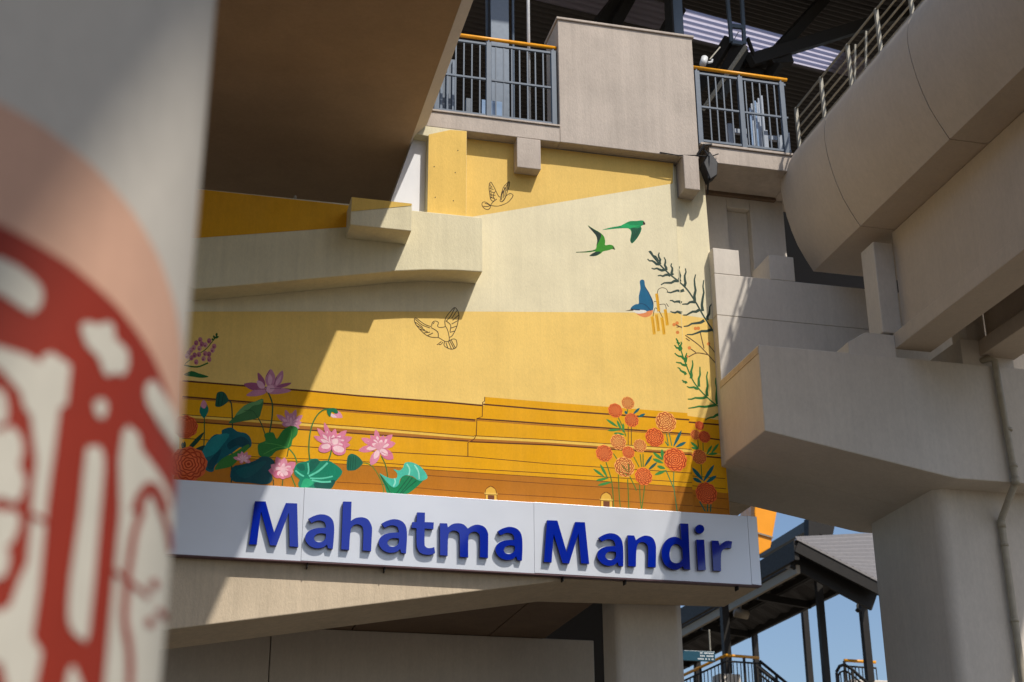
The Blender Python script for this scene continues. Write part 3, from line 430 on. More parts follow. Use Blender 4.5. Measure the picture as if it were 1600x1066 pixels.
  (0, 20, 72, [784,6493,823,6521,892,6548,959,6572,1023,6601,1085,6627,1119,6631,1106,6597,1064,6541,1018,6491,973,6452,924,6419,880,6405,835,6422,794,6458]),
 ]),
 ('painted_lotus', 'tiny pink lotus between two leaves', [
  (0, 21, 73, [857,6629,831,6646,803,6656,775,6657,756,6651,744,6643,753,6631,769,6619,797,6611,826,6612,856,6619]),
  (0, 22, 74, [857,6627,841,6637,824,6644,806,6644,794,6641,786,6636,793,6628,802,6621,819,6616,837,6616,856,6621]),
  (0, 23, 73, [860,6628,851,6654,838,6675,818,6690,802,6694,789,6694,789,6680,793,6663,808,6643,828,6629,853,6620]),
  (0, 24, 74, [859,6626,853,6643,845,6656,833,6665,823,6667,815,6667,815,6659,817,6648,826,6636,839,6627,854,6622]),
  (0, 25, 73, [861,6625,866,6653,865,6679,856,6702,844,6715,832,6722,826,6710,821,6693,824,6667,835,6644,852,6623]),
  (0, 26, 74, [860,6625,862,6642,862,6658,856,6672,849,6680,841,6685,837,6677,834,6666,836,6651,843,6636,853,6623]),
  (0, 27, 73, [861,6622,881,6641,896,6663,902,6689,900,6707,896,6721,883,6715,869,6704,856,6681,851,6655,852,6626]),
  (0, 28, 74, [859,6623,872,6635,881,6648,885,6664,884,6676,881,6684,873,6680,864,6674,856,6659,853,6643,854,6625]),
  (0, 29, 73, [859,6619,887,6623,911,6633,931,6650,940,6666,943,6680,930,6683,912,6682,889,6671,870,6653,854,6629]),
  (0, 30, 74, [858,6621,875,6624,890,6629,903,6640,908,6650,910,6659,902,6661,891,6660,877,6653,865,6642,855,6627]),
  (0, 31, 73, [855,6619,873,6601,892,6590,914,6587,928,6592,939,6599,934,6611,924,6624,904,6633,882,6634,858,6629]),
  (0, 32, 74, [856,6621,867,6610,879,6603,892,6601,901,6604,908,6609,904,6616,898,6624,886,6630,872,6630,857,6627]),
  (0, 33, 73, [853,6628,836,6624,823,6617,818,6604,819,6592,823,6582,834,6580,845,6580,856,6588,861,6602,860,6621]),
  (0, 34, 74, [854,6626,844,6624,836,6620,832,6612,833,6604,836,6598,842,6596,850,6597,856,6602,859,6611,859,6622]),
 ]),
 ('painted_lotus', 'half-open pink lotus by the sign', [
  (0, 20, 75, [1198,6417,1205,6347,1217,6349,1209,6418]),
  (0, 3, 76, [1305,6435,1302,6349,1315,6349,1318,6434]),
  (0, 3, 77, [1394,6476,1401,6460,1411,6437,1422,6412,1431,6392,1438,6377,1444,6364,1448,6354,1451,6346,1465,6353,1461,6360,1457,6370,1451,6384,1444,6399,1435,6419,1424,6443,1414,6466,1407,6482]),
  (0, 20, 78, [1317,6515,1316,6570,1305,6619,1278,6660,1250,6678,1225,6687,1216,6660,1213,6626,1227,6578,1257,6539,1298,6506]),
  (0, 21, 79, [1313,6514,1313,6547,1306,6578,1289,6603,1272,6614,1256,6620,1251,6603,1249,6582,1258,6553,1276,6528,1302,6508]),
  (0, 22, 80, [1318,6510,1342,6552,1355,6595,1350,6639,1334,6666,1316,6684,1296,6667,1278,6642,1269,6599,1277,6555,1297,6511]),
  (0, 23, 79, [1314,6510,1329,6536,1337,6563,1334,6590,1324,6607,1313,6618,1301,6608,1289,6592,1283,6565,1289,6538,1301,6511]),
  (0, 24, 78, [1315,6501,1366,6511,1408,6533,1437,6570,1444,6605,1443,6635,1415,6640,1382,6637,1342,6612,1316,6572,1300,6520]),
  (0, 25, 79, [1312,6505,1344,6511,1370,6524,1388,6548,1392,6569,1392,6588,1374,6591,1353,6589,1329,6574,1313,6548,1303,6516]),
  (0, 26, 81, [1308,6522,1268,6550,1228,6563,1186,6557,1161,6539,1143,6518,1159,6496,1182,6475,1223,6466,1264,6475,1307,6499]),
  (0, 27, 79, [1308,6518,1283,6535,1258,6543,1232,6540,1216,6528,1206,6515,1215,6502,1230,6489,1255,6483,1281,6489,1307,6503]),
  (0, 28, 82, [1309,6498,1342,6475,1373,6467,1401,6480,1416,6504,1425,6528,1410,6550,1390,6568,1360,6572,1332,6555,1306,6523]),
  (0, 29, 79, [1308,6503,1329,6489,1348,6484,1366,6492,1375,6506,1380,6522,1371,6535,1359,6546,1340,6548,1322,6538,1306,6518]),
  (0, 30, 83, [1313,6521,1289,6563,1259,6592,1220,6604,1190,6598,1167,6587,1171,6560,1184,6531,1215,6505,1256,6497,1302,6500]),
  (0, 31, 79, [1311,6517,1296,6543,1277,6561,1253,6569,1235,6565,1220,6558,1223,6541,1231,6523,1250,6507,1275,6502,1304,6504]),
  (0, 32, 84, [1303,6521,1265,6530,1234,6527,1211,6506,1203,6480,1201,6456,1221,6442,1245,6433,1275,6439,1296,6464,1312,6500]),
  (0, 33, 79, [1304,6517,1281,6523,1262,6521,1247,6508,1243,6492,1242,6476,1254,6468,1269,6462,1287,6466,1301,6481,1310,6504]),
  (0, 34, 85, [1295,6510,1270,6487,1260,6464,1269,6444,1290,6432,1312,6425,1334,6435,1353,6449,1360,6471,1347,6492,1319,6511]),
  (0, 35, 79, [1300,6510,1285,6496,1278,6482,1283,6469,1296,6462,1310,6458,1324,6464,1336,6473,1340,6486,1332,6499,1315,6511]),
  (0, 36, 86, [1303,6501,1318,6469,1337,6448,1363,6445,1384,6455,1401,6469,1399,6492,1392,6515,1371,6532,1344,6532,1312,6521]),
  (0, 37, 79, [1305,6504,1314,6485,1326,6472,1342,6470,1355,6476,1365,6485,1364,6499,1360,6513,1347,6524,1330,6524,1310,6517]),
  (0, 38, 87, [1318,6511,1339,6532,1348,6552,1341,6570,1323,6581,1303,6587,1285,6578,1268,6565,1262,6546,1274,6527,1297,6510]),
  (0, 39, 79, [1314,6511,1327,6524,1333,6536,1328,6548,1317,6554,1305,6558,1293,6552,1283,6544,1279,6532,1287,6521,1301,6510]),
 ]),
 ('painted_leaf', 'sea-green leaf with pale veins', [
  (0, 25, 88, [1434,6570,1442,6592,1456,6613,1474,6629,1500,6640,1532,6646,1560,6654,1583,6665,1604,6678,1624,6688,1647,6693,1671,6696,1690,6695,1699,6688,1703,6678,1715,6672,1739,6674,1770,6681,1800,6683,1825,6679,1850,6670,1878,6654,1917,6630,1958,6598,1981,6564,1971,6527,1943,6488,1919,6457,1907,6442,1898,6434,1888,6421,1880,6395,1872,6365,1847,6342,1795,6335,1727,6336,1662,6338,1605,6336,1550,6335,1511,6339,1492,6354,1487,6375,1486,6394,1490,6409,1497,6423,1497,6438,1480,6454,1456,6471,1438,6490,1431,6515,1430,6544]),
  (0, 26, 89, [1625,6682,1654,6688,1691,6684,1715,6674,1716,6656,1705,6632,1688,6607,1665,6575,1637,6543,1615,6528,1603,6542,1596,6574,1595,6606,1599,6635,1608,6663]),
  (0, 26, 90, [1670,6409,1703,6422,1752,6430,1799,6438,1842,6449,1881,6458,1903,6454,1900,6423,1879,6378,1847,6345,1799,6334,1740,6335,1695,6344,1671,6362,1662,6387]),
  (0, 27, 91, [1549,6444,1568,6454,1592,6453,1614,6448,1635,6438,1654,6423,1659,6406,1643,6384,1614,6361,1586,6344,1560,6337,1536,6336,1521,6346,1522,6375,1533,6414]),
  (0, 26, 92, [1454,6596,1472,6611,1503,6623,1529,6624,1544,6607,1553,6579,1554,6557,1542,6546,1521,6540,1500,6542,1480,6556,1461,6577]),
  (0, 27, 93, [1607,6471,1627,6484,1657,6502,1690,6523,1720,6546,1747,6572,1775,6602,1798,6629,1815,6647,1799,6663,1782,6644,1759,6617,1732,6588,1706,6564,1678,6542,1646,6521,1616,6503,1596,6491]),
  (0, 28, 93, [1598,6502,1599,6511,1602,6524,1604,6541,1604,6559,1602,6580,1598,6604,1594,6626,1591,6641,1574,6637,1577,6622,1581,6600,1585,6577,1587,6557,1586,6542,1585,6527,1582,6514,1581,6504]),
  (0, 27, 93, [1550,6487,1543,6489,1534,6493,1523,6497,1511,6504,1496,6513,1479,6526,1463,6538,1452,6547,1441,6531,1452,6522,1468,6510,1486,6497,1501,6487,1515,6479,1527,6474,1537,6471,1544,6468]),
  (0, 28, 93, [1613,6451,1639,6452,1675,6452,1716,6454,1753,6458,1788,6466,1824,6476,1854,6485,1876,6492,1871,6508,1850,6501,1820,6492,1785,6482,1751,6475,1715,6471,1675,6469,1639,6468,1613,6468]),
  (0, 29, 93, [1635,6428,1656,6425,1687,6421,1722,6416,1754,6414,1783,6416,1813,6419,1838,6423,1855,6426,1853,6446,1835,6443,1810,6439,1782,6435,1754,6434,1724,6436,1690,6440,1659,6445,1637,6448]),
 ]),
 ('painted_lotus_bud', 'drooping pink bud on a curved stem', [
  (0, 27, 94, [1610,6672,1607,6697,1601,6732,1596,6772,1593,6812,1592,6851,1592,6893,1593,6934,1596,6973,1600,7010,1606,7046,1614,7081,1622,7113,1633,7143,1645,7172,1658,7198,1671,7220,1686,7240,1702,7257,1718,7271,1733,7282,1746,7289,1759,7293,1771,7295,1780,7297,1778,7312,1769,7311,1757,7308,1741,7304,1726,7295,1710,7283,1693,7268,1675,7250,1660,7229,1645,7205,1631,7178,1619,7149,1608,7118,1599,7084,1592,7049,1586,7012,1582,6974,1579,6934,1577,6893,1577,6851,1578,6811,1582,6770,1587,6730,1592,6694,1596,6669]),
  (0, 4, 95, [1806,7265,1817,7262,1835,7250,1854,7246,1870,7261,1888,7284,1905,7293,1927,7275,1949,7243,1957,7217,1943,7208,1916,7205,1889,7205,1866,7204,1844,7205,1827,7212,1815,7229,1806,7251]),
  (0, 5, 96, [1814,7254,1827,7254,1848,7247,1865,7238,1878,7228,1888,7217,1889,7210,1874,7207,1851,7207,1833,7212,1821,7225,1814,7243]),
  (0, 28, 97, [1773,7302,1784,7311,1800,7316,1817,7319,1836,7322,1856,7323,1873,7319,1887,7306,1898,7288,1903,7273,1899,7265,1888,7259,1875,7258,1860,7264,1842,7274,1828,7275,1821,7257,1818,7230,1813,7213,1802,7216,1790,7229,1780,7246,1774,7264,1771,7285]),
 ]),
 ('painted_lotus', 'pink lotus on the sea-green leaf', [
  (0, 26, 98, [1837,6809,1835,6796,1831,6777,1827,6757,1823,6739,1819,6723,1814,6707,1809,6693,1806,6683,1820,6678,1823,6688,1828,6702,1833,6719,1838,6736,1842,6754,1846,6775,1849,6793,1851,6806]),
  (0, 28, 99, [1848,6879,1839,6951,1822,7020,1794,7084,1769,7118,1747,7140,1744,7108,1747,7064,1767,6996,1797,6933,1835,6874]),
  (0, 29, 100, [1845,6878,1840,6923,1829,6965,1812,7005,1796,7026,1783,7039,1781,7020,1783,6993,1795,6951,1814,6912,1837,6875]),
  (0, 30, 99, [1847,6883,1816,6942,1778,6995,1731,7037,1695,7056,1667,7063,1674,7034,1691,6996,1730,6945,1780,6905,1835,6871]),
  (0, 31, 100, [1845,6880,1826,6917,1802,6950,1773,6976,1751,6987,1733,6992,1738,6974,1748,6951,1773,6919,1803,6894,1838,6873]),
  (0, 32, 99, [1844,6884,1799,6923,1750,6952,1696,6969,1660,6969,1633,6963,1649,6940,1675,6914,1724,6888,1779,6874,1838,6869]),
  (0, 33, 100, [1843,6881,1815,6905,1785,6923,1751,6934,1729,6934,1712,6930,1722,6916,1738,6900,1769,6883,1803,6875,1839,6872]),
  (0, 34, 99, [1850,6879,1860,6926,1860,6971,1845,7013,1826,7035,1806,7048,1794,7027,1785,6998,1788,6953,1805,6913,1833,6874]),
  (0, 35, 100, [1847,6878,1853,6907,1853,6935,1844,6961,1832,6975,1820,6983,1812,6970,1806,6952,1808,6924,1819,6899,1836,6875]),
  (0, 36, 99, [1850,6875,1878,6920,1895,6967,1899,7017,1890,7049,1877,7071,1858,7055,1838,7028,1823,6980,1823,6930,1833,6878]),
  (0, 37, 100, [1847,6876,1864,6904,1875,6933,1877,6964,1871,6983,1864,6997,1852,6987,1839,6970,1830,6941,1830,6910,1836,6878]),
  (0, 38, 99, [1848,6870,1905,6901,1955,6940,1993,6991,2007,7030,2011,7062,1982,7056,1944,7040,1897,6998,1862,6945,1834,6884]),
  (0, 39, 100, [1845,6872,1881,6891,1912,6916,1935,6947,1944,6972,1946,6991,1928,6988,1905,6978,1876,6952,1854,6919,1837,6881]),
  (0, 40, 99, [1845,6866,1912,6870,1975,6886,2032,6919,2061,6952,2078,6982,2047,6990,2005,6991,1943,6972,1888,6935,1837,6887]),
  (0, 41, 100, [1844,6870,1885,6873,1924,6883,1959,6903,1977,6923,1988,6942,1969,6947,1943,6948,1904,6935,1870,6913,1839,6883]),
  (0, 42, 99, [1841,6866,1896,6844,1950,6835,2003,6845,2036,6865,2057,6887,2035,6906,2002,6923,1948,6928,1894,6914,1841,6888]),
  (0, 43, 100, [1841,6870,1875,6856,1908,6851,1942,6857,1962,6870,1975,6883,1961,6895,1941,6905,1907,6908,1874,6900,1841,6883]),
  (0, 44, 99, [1695,6814,1700,6833,1710,6856,1725,6874,1749,6886,1777,6895,1802,6897,1821,6889,1836,6875,1845,6860,1847,6842,1843,6823,1833,6807,1817,6793,1796,6781,1774,6773,1752,6772,1730,6775,1713,6781,1702,6789,1696,6800]),
  (0, 45, 100, [1732,6857,1749,6869,1775,6880,1797,6885,1813,6880,1825,6870,1831,6858,1828,6846,1819,6832,1805,6822,1784,6818,1758,6819,1739,6823,1729,6832,1727,6845]),
  (0, 45, 99, [1845,6854,1860,6869,1885,6879,1913,6882,1945,6878,1979,6868,2003,6854,2011,6832,2008,6806,2000,6784,1984,6769,1963,6759,1940,6754,1917,6755,1893,6762,1873,6775,1857,6799,1846,6829]),
  (0, 46, 100, [1859,6843,1872,6856,1895,6867,1919,6871,1944,6866,1970,6854,1986,6841,1990,6825,1984,6807,1972,6794,1949,6788,1919,6788,1894,6794,1876,6807,1862,6827]),
  (0, 47, 101, [1833,6946,1845,6958,1865,6964,1887,6967,1913,6969,1939,6968,1956,6961,1956,6944,1947,6921,1934,6901,1922,6885,1907,6871,1892,6863,1876,6860,1860,6862,1847,6871,1837,6893,1831,6922]),
  (0, 48, 102, [1850,6935,1867,6944,1892,6949,1910,6946,1917,6931,1918,6910,1912,6893,1898,6883,1879,6877,1863,6878,1853,6894,1847,6917]),
  (0, 49, 103, [1834,6942,1844,6946,1857,6951,1872,6957,1888,6960,1905,6960,1924,6959,1941,6957,1954,6956,1955,6963,1942,6965,1925,6967,1905,6968,1887,6968,1871,6964,1855,6959,1841,6953,1832,6949]),
  (0, 48, 104, [1842,6860,1840,6807,1848,6807,1849,6860]),
 ]),
 ('painted_seedhead', None, [
  (0, 5, 105, [2200,6678,2213,6678,2233,6678,2254,6676,2274,6672,2290,6663,2307,6652,2323,6638,2340,6620,2358,6597,2377,6568,2394,6538,2409,6511,2421,6487,2431,6465,2438,6444,2445,6423,2451,6400,2455,6376,2458,6354,2461,6339,2471,6341,2468,6356,2465,6378,2461,6402,2455,6426,2448,6448,2440,6470,2431,6492,2419,6516,2403,6544,2385,6574,2366,6603,2348,6627,2330,6646,2313,6661,2296,6673,2277,6682,2256,6687,2234,6689,2214,6688,2200,6688]),
  (0, 6, 106, [2039,6759,2051,6772,2065,6782,2083,6785,2104,6782,2128,6774,2150,6760,2174,6741,2196,6716,2210,6695,2214,6682,2209,6671,2198,6657,2182,6637,2159,6614,2134,6595,2104,6585,2071,6580,2046,6580,2034,6585,2029,6596,2026,6613,2025,6641,2025,6675,2027,6705,2029,6727,2033,6745]),
  (0, 7, 107, [2048,6753,2043,6592,2049,6592,2054,6753]),
  (0, 7, 107, [2070,6755,2065,6593,2071,6593,2076,6755]),
  (0, 7, 107, [2098,6757,2092,6595,2098,6595,2103,6757]),
  (0, 7, 107, [2125,6759,2120,6597,2126,6597,2131,6759]),
 ]),
 ('painted_lotus', 'pink lotus nearest the rolled leaf', [
  (0, 6, 108, [2417,6776,2427,6757,2442,6729,2458,6697,2470,6665,2480,6630,2488,6590,2494,6553,2498,6528,2512,6531,2507,6556,2501,6593,2493,6634,2483,6670,2470,6703,2454,6736,2439,6764,2429,6783]),
  (0, 5, 99, [2399,6896,2405,6953,2402,7007,2386,7057,2366,7085,2347,7102,2337,7077,2331,7042,2337,6989,2356,6939,2384,6892]),
  (0, 6, 100, [2396,6895,2400,6930,2398,6964,2388,6995,2376,7012,2364,7023,2358,7007,2354,6986,2358,6953,2369,6922,2387,6893]),
  (0, 7, 99, [2398,6900,2385,6945,2365,6983,2335,7013,2309,7023,2287,7027,2286,7003,2291,6974,2313,6937,2345,6910,2385,6889]),
  (0, 8, 100, [2395,6897,2388,6925,2375,6949,2356,6968,2340,6974,2327,6976,2326,6962,2329,6944,2343,6921,2363,6904,2388,6891]),
  (0, 9, 99, [2395,6903,2350,6943,2301,6974,2247,6990,2209,6988,2182,6981,2196,6957,2222,6929,2272,6901,2328,6888,2388,6885]),
  (0, 10, 100, [2394,6899,2366,6925,2336,6944,2302,6953,2278,6953,2261,6948,2270,6933,2286,6916,2317,6899,2352,6890,2389,6889]),
  (0, 11, 99, [2389,6904,2325,6909,2263,6902,2205,6879,2173,6852,2154,6828,2181,6816,2221,6810,2281,6820,2339,6846,2394,6884]),
  (0, 12, 100, [2390,6900,2350,6903,2312,6899,2276,6885,2256,6868,2244,6853,2261,6846,2285,6842,2323,6848,2359,6864,2393,6888]),
  (0, 13, 99, [2394,6883,2447,6874,2498,6877,2544,6897,2569,6924,2584,6949,2560,6964,2527,6973,2477,6967,2432,6942,2389,6905]),
  (0, 14, 100, [2393,6887,2426,6881,2457,6883,2486,6896,2501,6912,2510,6928,2496,6937,2475,6943,2445,6939,2416,6924,2390,6901]),
  (0, 15, 99, [2398,6887,2450,6913,2495,6945,2529,6989,2543,7024,2547,7052,2520,7048,2487,7036,2444,7000,2411,6954,2385,6901]),
  (0, 16, 100, [2395,6890,2428,6906,2455,6926,2477,6953,2485,6975,2488,6992,2471,6990,2450,6982,2424,6960,2404,6931,2388,6898]),
  (0, 17, 99, [2400,6891,2431,6919,2452,6950,2460,6987,2454,7013,2444,7033,2423,7024,2401,7009,2383,6976,2378,6938,2383,6897]),
  (0, 18, 100, [2397,6892,2416,6909,2429,6929,2434,6952,2430,6968,2424,6980,2411,6975,2398,6965,2386,6945,2383,6922,2386,6896]),
  (0, 19, 99, [2395,6903,2368,6934,2338,6954,2302,6960,2277,6952,2258,6940,2266,6919,2281,6898,2312,6880,2348,6877,2388,6885]),
  (0, 20, 100, [2394,6900,2377,6919,2358,6931,2336,6935,2321,6930,2309,6923,2313,6910,2323,6896,2342,6885,2365,6884,2390,6889]),
  (0, 13, 109, [2388,6870,2341,6830,2307,6783,2291,6729,2294,6691,2304,6661,2332,6673,2364,6695,2394,6743,2407,6799,2408,6860]),
  (0, 14, 100, [2392,6868,2363,6843,2342,6815,2331,6781,2333,6757,2339,6739,2357,6746,2377,6760,2396,6789,2404,6824,2405,6862]),
  (0, 20, 110, [2391,6853,2416,6800,2449,6761,2496,6741,2533,6744,2564,6755,2561,6788,2549,6824,2513,6860,2463,6875,2406,6877]),
  (0, 21, 100, [2393,6858,2409,6825,2430,6801,2459,6788,2482,6790,2501,6797,2499,6817,2492,6840,2469,6862,2439,6872,2403,6873]),
  (0, 22, 111, [2335,6902,2346,6917,2367,6931,2390,6941,2415,6947,2441,6950,2457,6946,2458,6930,2449,6907,2437,6886,2421,6868,2401,6852,2382,6847,2362,6859,2343,6881]),
  (0, 22, 112, [2420,6829,2432,6824,2449,6816,2467,6809,2483,6804,2498,6806,2511,6811,2522,6816,2529,6820,2527,6825,2520,6822,2509,6816,2497,6812,2484,6811,2469,6814,2451,6822,2434,6830,2423,6835]),
 ]),
 ('painted_leaf', 'rolled turquoise leaf with a wavy rim', [
  (0, 7, 113, [2405,6564,2414,6560,2437,6535,2459,6511,2474,6494,2488,6478,2505,6463,2526,6446,2550,6429,2573,6421,2595,6425,2616,6437,2633,6454,2644,6478,2650,6506,2659,6530,2671,6547,2685,6559,2703,6566,2727,6568,2754,6566,2782,6560,2809,6547,2836,6530,2862,6519,2890,6523,2916,6532,2923,6528,2901,6498,2860,6454,2819,6415,2785,6384,2751,6357,2708,6339,2646,6328,2575,6325,2519,6333,2494,6355,2484,6388,2472,6426,2447,6476,2419,6530]),
  (0, 14, 114, [2407,6573,2419,6569,2444,6555,2469,6543,2491,6534,2514,6527,2536,6522,2561,6520,2585,6520,2603,6527,2613,6542,2616,6564,2613,6585,2598,6604,2576,6622,2567,6634,2582,6632,2610,6624,2635,6621,2652,6629,2666,6643,2679,6659,2685,6679,2689,6701,2700,6718,2721,6728,2749,6732,2778,6731,2809,6723,2841,6710,2869,6695,2892,6680,2910,6662,2927,6641,2946,6616,2963,6587,2970,6563,2961,6546,2941,6532,2920,6523,2902,6517,2882,6515,2862,6519,2840,6531,2818,6549,2793,6563,2763,6569,2731,6572,2703,6568,2681,6557,2663,6540,2648,6520,2641,6497,2638,6470,2630,6448,2614,6431,2594,6418,2573,6414,2550,6424,2526,6443,2505,6463,2488,6480,2473,6498,2458,6517,2437,6539,2416,6561]),
  (0, 15, 115, [2756,6563,2742,6544,2722,6515,2700,6484,2680,6454,2659,6425,2637,6394,2618,6366,2604,6346,2612,6341,2625,6360,2645,6388,2667,6419,2687,6449,2708,6478,2730,6510,2750,6538,2763,6558]),
  (0, 16, 115, [2836,6517,2817,6500,2791,6476,2762,6448,2737,6424,2716,6403,2698,6382,2682,6364,2671,6351,2678,6345,2689,6357,2705,6375,2723,6396,2743,6417,2768,6441,2797,6468,2824,6493,2842,6510]),
  (0, 17, 115, [2789,6554,2777,6534,2758,6506,2738,6474,2719,6445,2700,6418,2679,6391,2661,6366,2649,6349,2656,6344,2669,6361,2687,6385,2707,6413,2727,6440,2746,6469,2767,6500,2785,6529,2797,6548]),
  (0, 15, 115, [2426,6535,2438,6515,2455,6485,2474,6453,2490,6425,2504,6399,2518,6374,2529,6352,2537,6337,2546,6342,2538,6357,2526,6379,2513,6404,2499,6430,2482,6459,2463,6491,2446,6520,2434,6541]),
  (0, 15, 116, [2715,6704,2723,6691,2734,6674,2744,6656,2750,6639,2750,6622,2747,6603,2743,6585,2740,6573,2756,6570,2759,6582,2763,6601,2766,6622,2766,6643,2759,6664,2748,6684,2737,6701,2729,6713]),
  (0, 15, 116, [2806,6698,2815,6684,2828,6665,2842,6643,2852,6622,2857,6599,2861,6573,2863,6549,2864,6532,2881,6535,2879,6551,2877,6576,2874,6603,2867,6628,2856,6652,2842,6675,2829,6694,2820,6708]),
  (0, 16, 116, [2573,6522,2576,6514,2581,6503,2584,6491,2585,6480,2582,6468,2576,6454,2570,6440,2565,6430,2580,6424,2584,6433,2591,6447,2598,6464,2601,6480,2600,6495,2596,6509,2592,6521,2589,6528]),
 ]),
 ('painted_marigolds', 'orange marigold clump of smaller flowers', [
  (0, 6, 117, [5432,7371,5423,7135,5432,7135,5441,7372]),
  (0, 6, 117, [5472,7374,5463,7137,5472,7138,5481,7375]),
  (0, 4, 118, [5308,7476,5319,7453,5335,7419,5351,7382,5365,7349,5375,7319,5384,7288,5392,7261,5397,7243,5409,7247,5404,7266,5396,7293,5387,7324,5376,7355,5362,7388,5346,7426,5330,7459,5320,7483]),
  (0, 10, 118, [5133,6898,5146,6858,5164,6800,5183,6732,5197,6662,5205,6580,5209,6487,5211,6401,5212,6342,5224,6344,5223,6403,5221,6489,5217,6582,5209,6664,5195,6736,5176,6804,5158,6862,5145,6903]),
  (0, 5, 118, [5283,6753,5283,6712,5284,6652,5284,6586,5285,6527,5287,6472,5290,6418,5293,6372,5294,6339,5306,6341,5305,6373,5302,6420,5299,6474,5297,6528,5296,6587,5296,6653,5295,6713,5295,6755]),
  (0, 5, 118, [5399,6704,5399,6674,5399,6631,5400,6582,5400,6534,5400,6483,5400,6428,5400,6378,5400,6343,5412,6344,5412,6379,5412,6429,5412,6485,5412,6536,5412,6584,5411,6633,5411,6676,5411,6706]),
  (0, 7, 118, [5570,7032,5581,6871,5593,6873,5582,7034]),
  (0, 7, 118, [5607,7035,5601,6873,5614,6874,5619,7036]),
  (0, 5, 118, [5547,6643,5547,6612,5547,6566,5547,6517,5548,6473,5550,6435,5553,6398,5556,6366,5558,6344,5570,6346,5568,6368,5565,6400,5562,6437,5560,6475,5559,6518,5559,6567,5559,6613,5560,6645]),
  (0, 6, 118, [5612,6641,5607,6611,5599,6567,5591,6519,5584,6477,5577,6438,5571,6401,5565,6368,5561,6346,5573,6345,5577,6368,5583,6400,5589,6438,5596,6476,5603,6518,5611,6566,5619,6610,5624,6641]),
  (0, 3, 118, [5432,7600,5422,7533,5434,7533,5444,7600]),
  (0, 5, 118, [5427,6739,5437,6717,5453,6684,5470,6650,5482,6622,5490,6603,5496,6588,5500,6576,5503,6568,5515,6572,5512,6581,5508,6593,5502,6609,5494,6628,5481,6656,5464,6690,5449,6723,5438,6746]),
  (0, 2, 118, [5489,6988,5550,6867,5561,6873,5500,6994]),
  (0, 2, 118, [5231,7012,5273,6947,5284,6954,5241,7019]),
  (0, 2, 119, [5303,7362,5273,7392,5239,7419,5201,7439,5175,7447,5156,7449,5166,7434,5184,7414,5218,7389,5257,7370,5299,7355]),
  (0, 5, 119, [5329,7331,5289,7334,5249,7333,5210,7324,5186,7314,5170,7304,5186,7299,5210,7296,5250,7299,5290,7308,5329,7323]),
  (0, 5, 119, [5386,7272,5352,7283,5318,7289,5283,7288,5261,7282,5246,7275,5259,7267,5279,7259,5313,7255,5348,7257,5384,7264]),
  (0, 6, 119, [5350,7326,5346,7360,5337,7393,5321,7422,5307,7437,5295,7446,5293,7430,5295,7408,5305,7377,5321,7348,5342,7322]),
  (0, 6, 119, [5375,7291,5385,7323,5389,7354,5387,7384,5380,7402,5373,7414,5365,7401,5358,7381,5355,7350,5359,7320,5367,7290]),
  (0, 4, 119, [5110,6721,5083,6751,5053,6776,5018,6796,4994,6804,4977,6806,4985,6791,5001,6772,5032,6748,5067,6729,5105,6714]),
  (0, 11, 119, [5154,6716,5140,6760,5122,6801,5098,6839,5079,6859,5064,6871,5066,6851,5073,6824,5092,6783,5118,6746,5147,6711]),
  (0, 12, 119, [5164,6710,5123,6707,5082,6699,5043,6686,5021,6673,5007,6661,5024,6658,5049,6659,5089,6667,5127,6682,5165,6702]),
  (0, 13, 119, [5199,6661,5153,6656,5109,6646,5066,6630,5041,6615,5025,6603,5044,6601,5072,6603,5116,6614,5159,6631,5201,6653]),
  (0, 2, 120, [5512,7539,5539,7554,5563,7572,5582,7595,5591,7612,5594,7626,5581,7623,5563,7615,5540,7596,5522,7572,5506,7545]),
  (0, 3, 120, [5571,7502,5598,7507,5623,7516,5646,7532,5657,7546,5664,7557,5651,7559,5634,7557,5609,7547,5587,7530,5567,7509]),
  (0, 4, 120, [5425,7534,5429,7549,5429,7561,5422,7571,5414,7574,5405,7575,5399,7567,5395,7558,5397,7546,5404,7537,5417,7530]),
  (0, 8, 121, [5629,6878,5662,6913,5692,6949,5716,6989,5726,7016,5731,7035,5714,7023,5692,7003,5664,6966,5641,6925,5622,6882]),
  (0, 9, 121, [5675,6838,5710,6857,5741,6880,5768,6908,5781,6928,5788,6944,5772,6939,5750,6928,5719,6904,5693,6876,5670,6844]),
  (-1, 4, 122, [5444, 7679, 84, 123]),
  (-1, 7, 124, [5279, 7568, 93, 123]),
  (-1, 7, 124, [5484, 7461, 91, 123]),
  (-1, 7, 122, [5303, 7168, 100, 123]),
  (-1, 10, 124, [5427, 7044, 78, 123]),
  (-1, 11, 124, [5121, 7010, 106, 123]),
  (-1, 13, 122, [5578, 7139, 84, 123]),
  (-1, 13, 122, [5370, 6857, 128, 123]),
  (-1, 16, 124, [5608, 6755, 111, 123]),
  (0, 16, 125, [5425,6755,5394,6774,5361,6791,5327,6803,5304,6806,5288,6807,5299,6796,5317,6784,5350,6768,5386,6757,5423,6749]),
  (0, 17, 125, [5427,6761,5432,6801,5434,6841,5431,6880,5426,6903,5420,6918,5415,6901,5411,6877,5410,6837,5414,6799,5421,6760]),
  (0, 18, 125, [5413,6796,5398,6823,5381,6848,5359,6870,5343,6880,5331,6886,5335,6873,5343,6856,5361,6831,5384,6810,5409,6792]),
 ]),
 ('painted_marigolds', 'orange marigold clump with the largest flower', [
  (0, 4, 126, [5919,7320,5936,7166,5949,7169,5931,7323]),
  (0, 4, 126, [5956,7330,5981,7166,5993,7169,5968,7333]),
  (0, 5, 126, [5900,7213,5934,7157,5945,7165,5911,7221]),
  (0, 5, 126, [5890,6850,5975,6638,5987,6644,5901,6856]),
